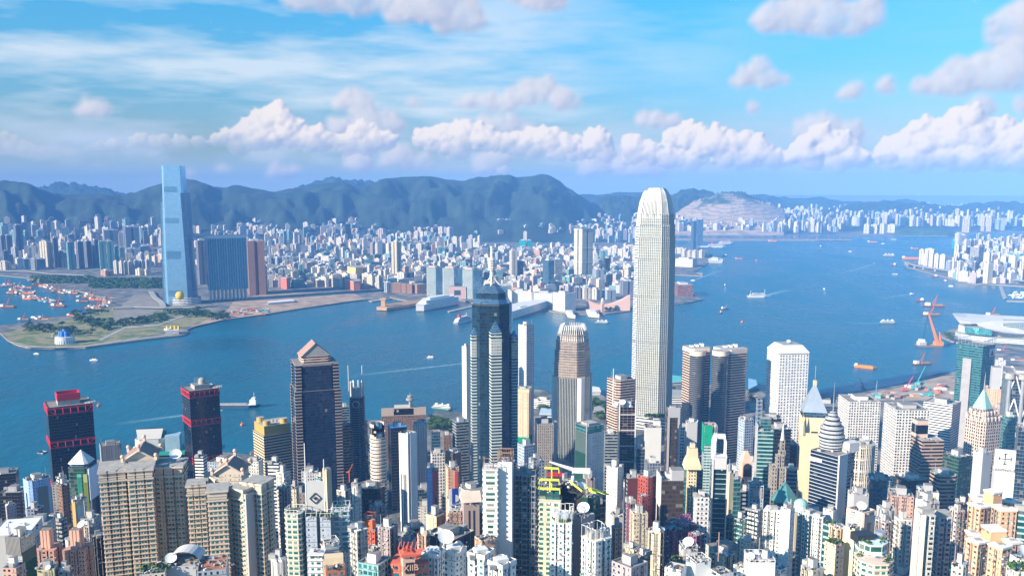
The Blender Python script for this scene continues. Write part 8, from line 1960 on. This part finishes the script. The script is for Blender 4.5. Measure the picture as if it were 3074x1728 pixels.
r,Q=hall('white low mall roof between the tallest tower and the round fronted pair',[('e',214,425),('e',288,425),('e',286,385),('e',218,380)],16,ROOFL,'bandw')
r,Q=hall('pale blue flat roof behind the ribbed tower left side',[('c',440,520),('c',522,522),('c',520,488),('c',450,484)],12,plain((.45,.58,.70)),'bandw')
r,Q=hall('low white pavilion among gardens right of the ribbed tower',[('c',762,495),('c',822,495),('c',816,462),('c',768,460)],9,ROOFL,'bandw')
r,Q=hall('long low white shed on the reclaimed land',[('g',262,1085),('g',460,1068),('g',440,1056),('g',262,1072)],7,'whiteb','blank')
r,Q=hall('red and white block building beyond the reclaimed land',[('m',180,1370),('m',320,1400),('m',420,1395),('m',420,1360),('m',200,1345)],36,ROOFL,plain((.70,.22,.14)))
r,Q=hall('building with a giant orange and yellow poster wall on the far shore',[('m',225,1285),('m',355,1300),('m',470,1290),('m',430,1262),('m',240,1262)],70,ROOFL,fac((.78,.62,.3),(.85,.42,.08),.8,.7,0,.6,0,0))
r,Q=hall('small red block on stilts behind the reclaimed land',[('l',1265,1380),('l',1350,1385),('l',1410,1370),('l',1330,1355)],46,ROOFL,plain((.62,.18,.14)))
# ---------------------------------------------------------------- trees
def tree_mesh(rnd_,h,w):
 t=M();t.tube((0,0,-1),(0,0,h*.55),w*.05,plain((.12,.08,.05)),5,w*.02);lb_=[(rnd_.uniform(-.5,.5)*w*.7,rnd_.uniform(-.5,.5)*w*.7,h*rnd_.uniform(.5,.85))for _ in range(5)]
 for p in lb_:t.tube((0,0,h*.35),p,w*.025,plain((.12,.08,.05)),4)
 c=M();rr=random.Random(rnd_.random())
 for p in lb_:foliage(c,*p,w*.33,w*.33,h*.24,70,rr,LEAF if rr.random()<.6 else plain((.06,.12,.03),.8,var=.5),.55)
 return t.data('trunk'),c.data('crown')
rnd=random.Random(8);TM=[tree_mesh(rnd,10,11)for _ in range(4)]
def tree(x,y,z,s,label,group):
 tm,cm=rnd.choice(TM);r=thing('tree',label,'tree',(x,y,z),group);r.rotation_euler=(0,0,rnd.uniform(0,6));r.scale=(s,s,s)
 for n_,me in(('trunk',tm),('crown',cm)):o=bpy.data.objects.new(n_,me);COL.objects.link(o);o.parent=r
TP=[('f',(560,1180),(820,1260),60,'park',1.2),('f',(820,1235),(1240,1190),50,'park',1.2),('f',(200,1255),(560,1280),45,'park',1.1),('f',(1240,1130),(1700,1180),65,'park',1.2),('f',(560,1300),(720,1310),14,'park',1.0),
('b',(1175,520),(1320,560),40,'near',.9),('c',(405,420),(520,460),26,'near',.9),('c',(740,395),(830,470),22,'near',.9),('c',(440,470),(520,480),14,'near',.9),('c',(740,450),(830,530),30,'near',.9),('c',(1210,330),(1280,440),16,'near',.8),('e',(690,400),(790,440),14,'near',.8),('b',(1160,565),(1310,590),24,'near',.9),('h',(1040,1122),(1190,1128),16,'far',1.1),('i',(1400,1315),(1450,1340),10,'hall',1.1)]
TL={'park':'one of the dark green trees scattered in clumps over the park on the reclaimed tip','near':'one of the trees in the small waterfront gardens between the near towers','far':'one of the trees in front of the pink sloped hall','hall':'one of the trees on the round point by the convention hall'}
for c,a,b,n,g,s in TP:
 for i in range(int(n*.62)):
  t=rnd.random();X,Y=gp(c,a[0]+(b[0]-a[0])*t,a[1]+(b[1]-a[1])*t+rnd.gauss(0,14 if g=='park' else 9),4)
  tree(X,Y,3.4,s*rnd.uniform(.8,1.5),TL[g],'trees: '+g)
m=M();rr=random.Random(6)
for k in range(900):X,Y=gp('f',rr.uniform(680,1230),rr.uniform(890,960),4);foliage(m,X,Y,6,9,9,5,7,rr,WOODM if 0 else LEAF,3.2)
for k in range(300):X,Y=gp('f',rr.uniform(240,700),rr.uniform(870,925),4);foliage(m,X,Y,5,9,9,5,6,rr,LEAF,3.2)
for c_,x0,y0,x1,y1,n_ in(('f',560,1185,820,1262,60),('f',820,1235,1240,1185,90),('f',1240,1130,1700,1178,110),('f',200,1258,560,1280,60),('f',640,1150,800,1120,40),('f',1000,1200,1240,1170,50)):
 for k in range(n_):t=rr.random();X,Y=gp(c_,x0+(x1-x0)*t+rr.gauss(0,10),y0+(y1-y0)*t+rr.gauss(0,11),4);foliage(m,X,Y,4,8,8,4,10,rr,LEAF,2.2)
o=m.obj('woodland');tag(o,'dark woodland and scrub around the typhoon shelter and park','woodland',None,'stuff')
# approach roads and toll plaza by the tallest blue tower
for pts,lb in(((('f',850,1118),('f',1000,1112),('f',1250,1118),('f',1500,1112)),'pale road bridge passing in front of the tallest blue tower'),((('f',1130,995),('f',1160,1040),('f',1210,1075),('f',1225,1112)),'curved ramp road left of the tallest blue tower'),((('f',0,838),('f',200,842),('f',380,862),('f',640,872)),'elevated road behind the typhoon shelter')):
 pth=[gp(*p,4)for p in pts];r=thing('elevated_road',lb,'elevated road',(*pth[0],3));m=M();o=r.location
 for a,b in zip(pth,pth[1:]):a,b=Vector((a[0]-o.x,a[1]-o.y)),Vector((b[0]-o.x,b[1]-o.y));n=Vector((-(b-a).y,(b-a).x)).normalized()*9;m.prism(ccw([tuple(a-n),tuple(b-n),tuple(b+n),tuple(a+n)]),6,8,ROOFL,ROOFL,bottom=True)
 m.obj('deck',r)
 for p in pth:M().box(p[0]-o.x,p[1]-o.y,-1,3,10,7,CONC).obj('pier_column',r)
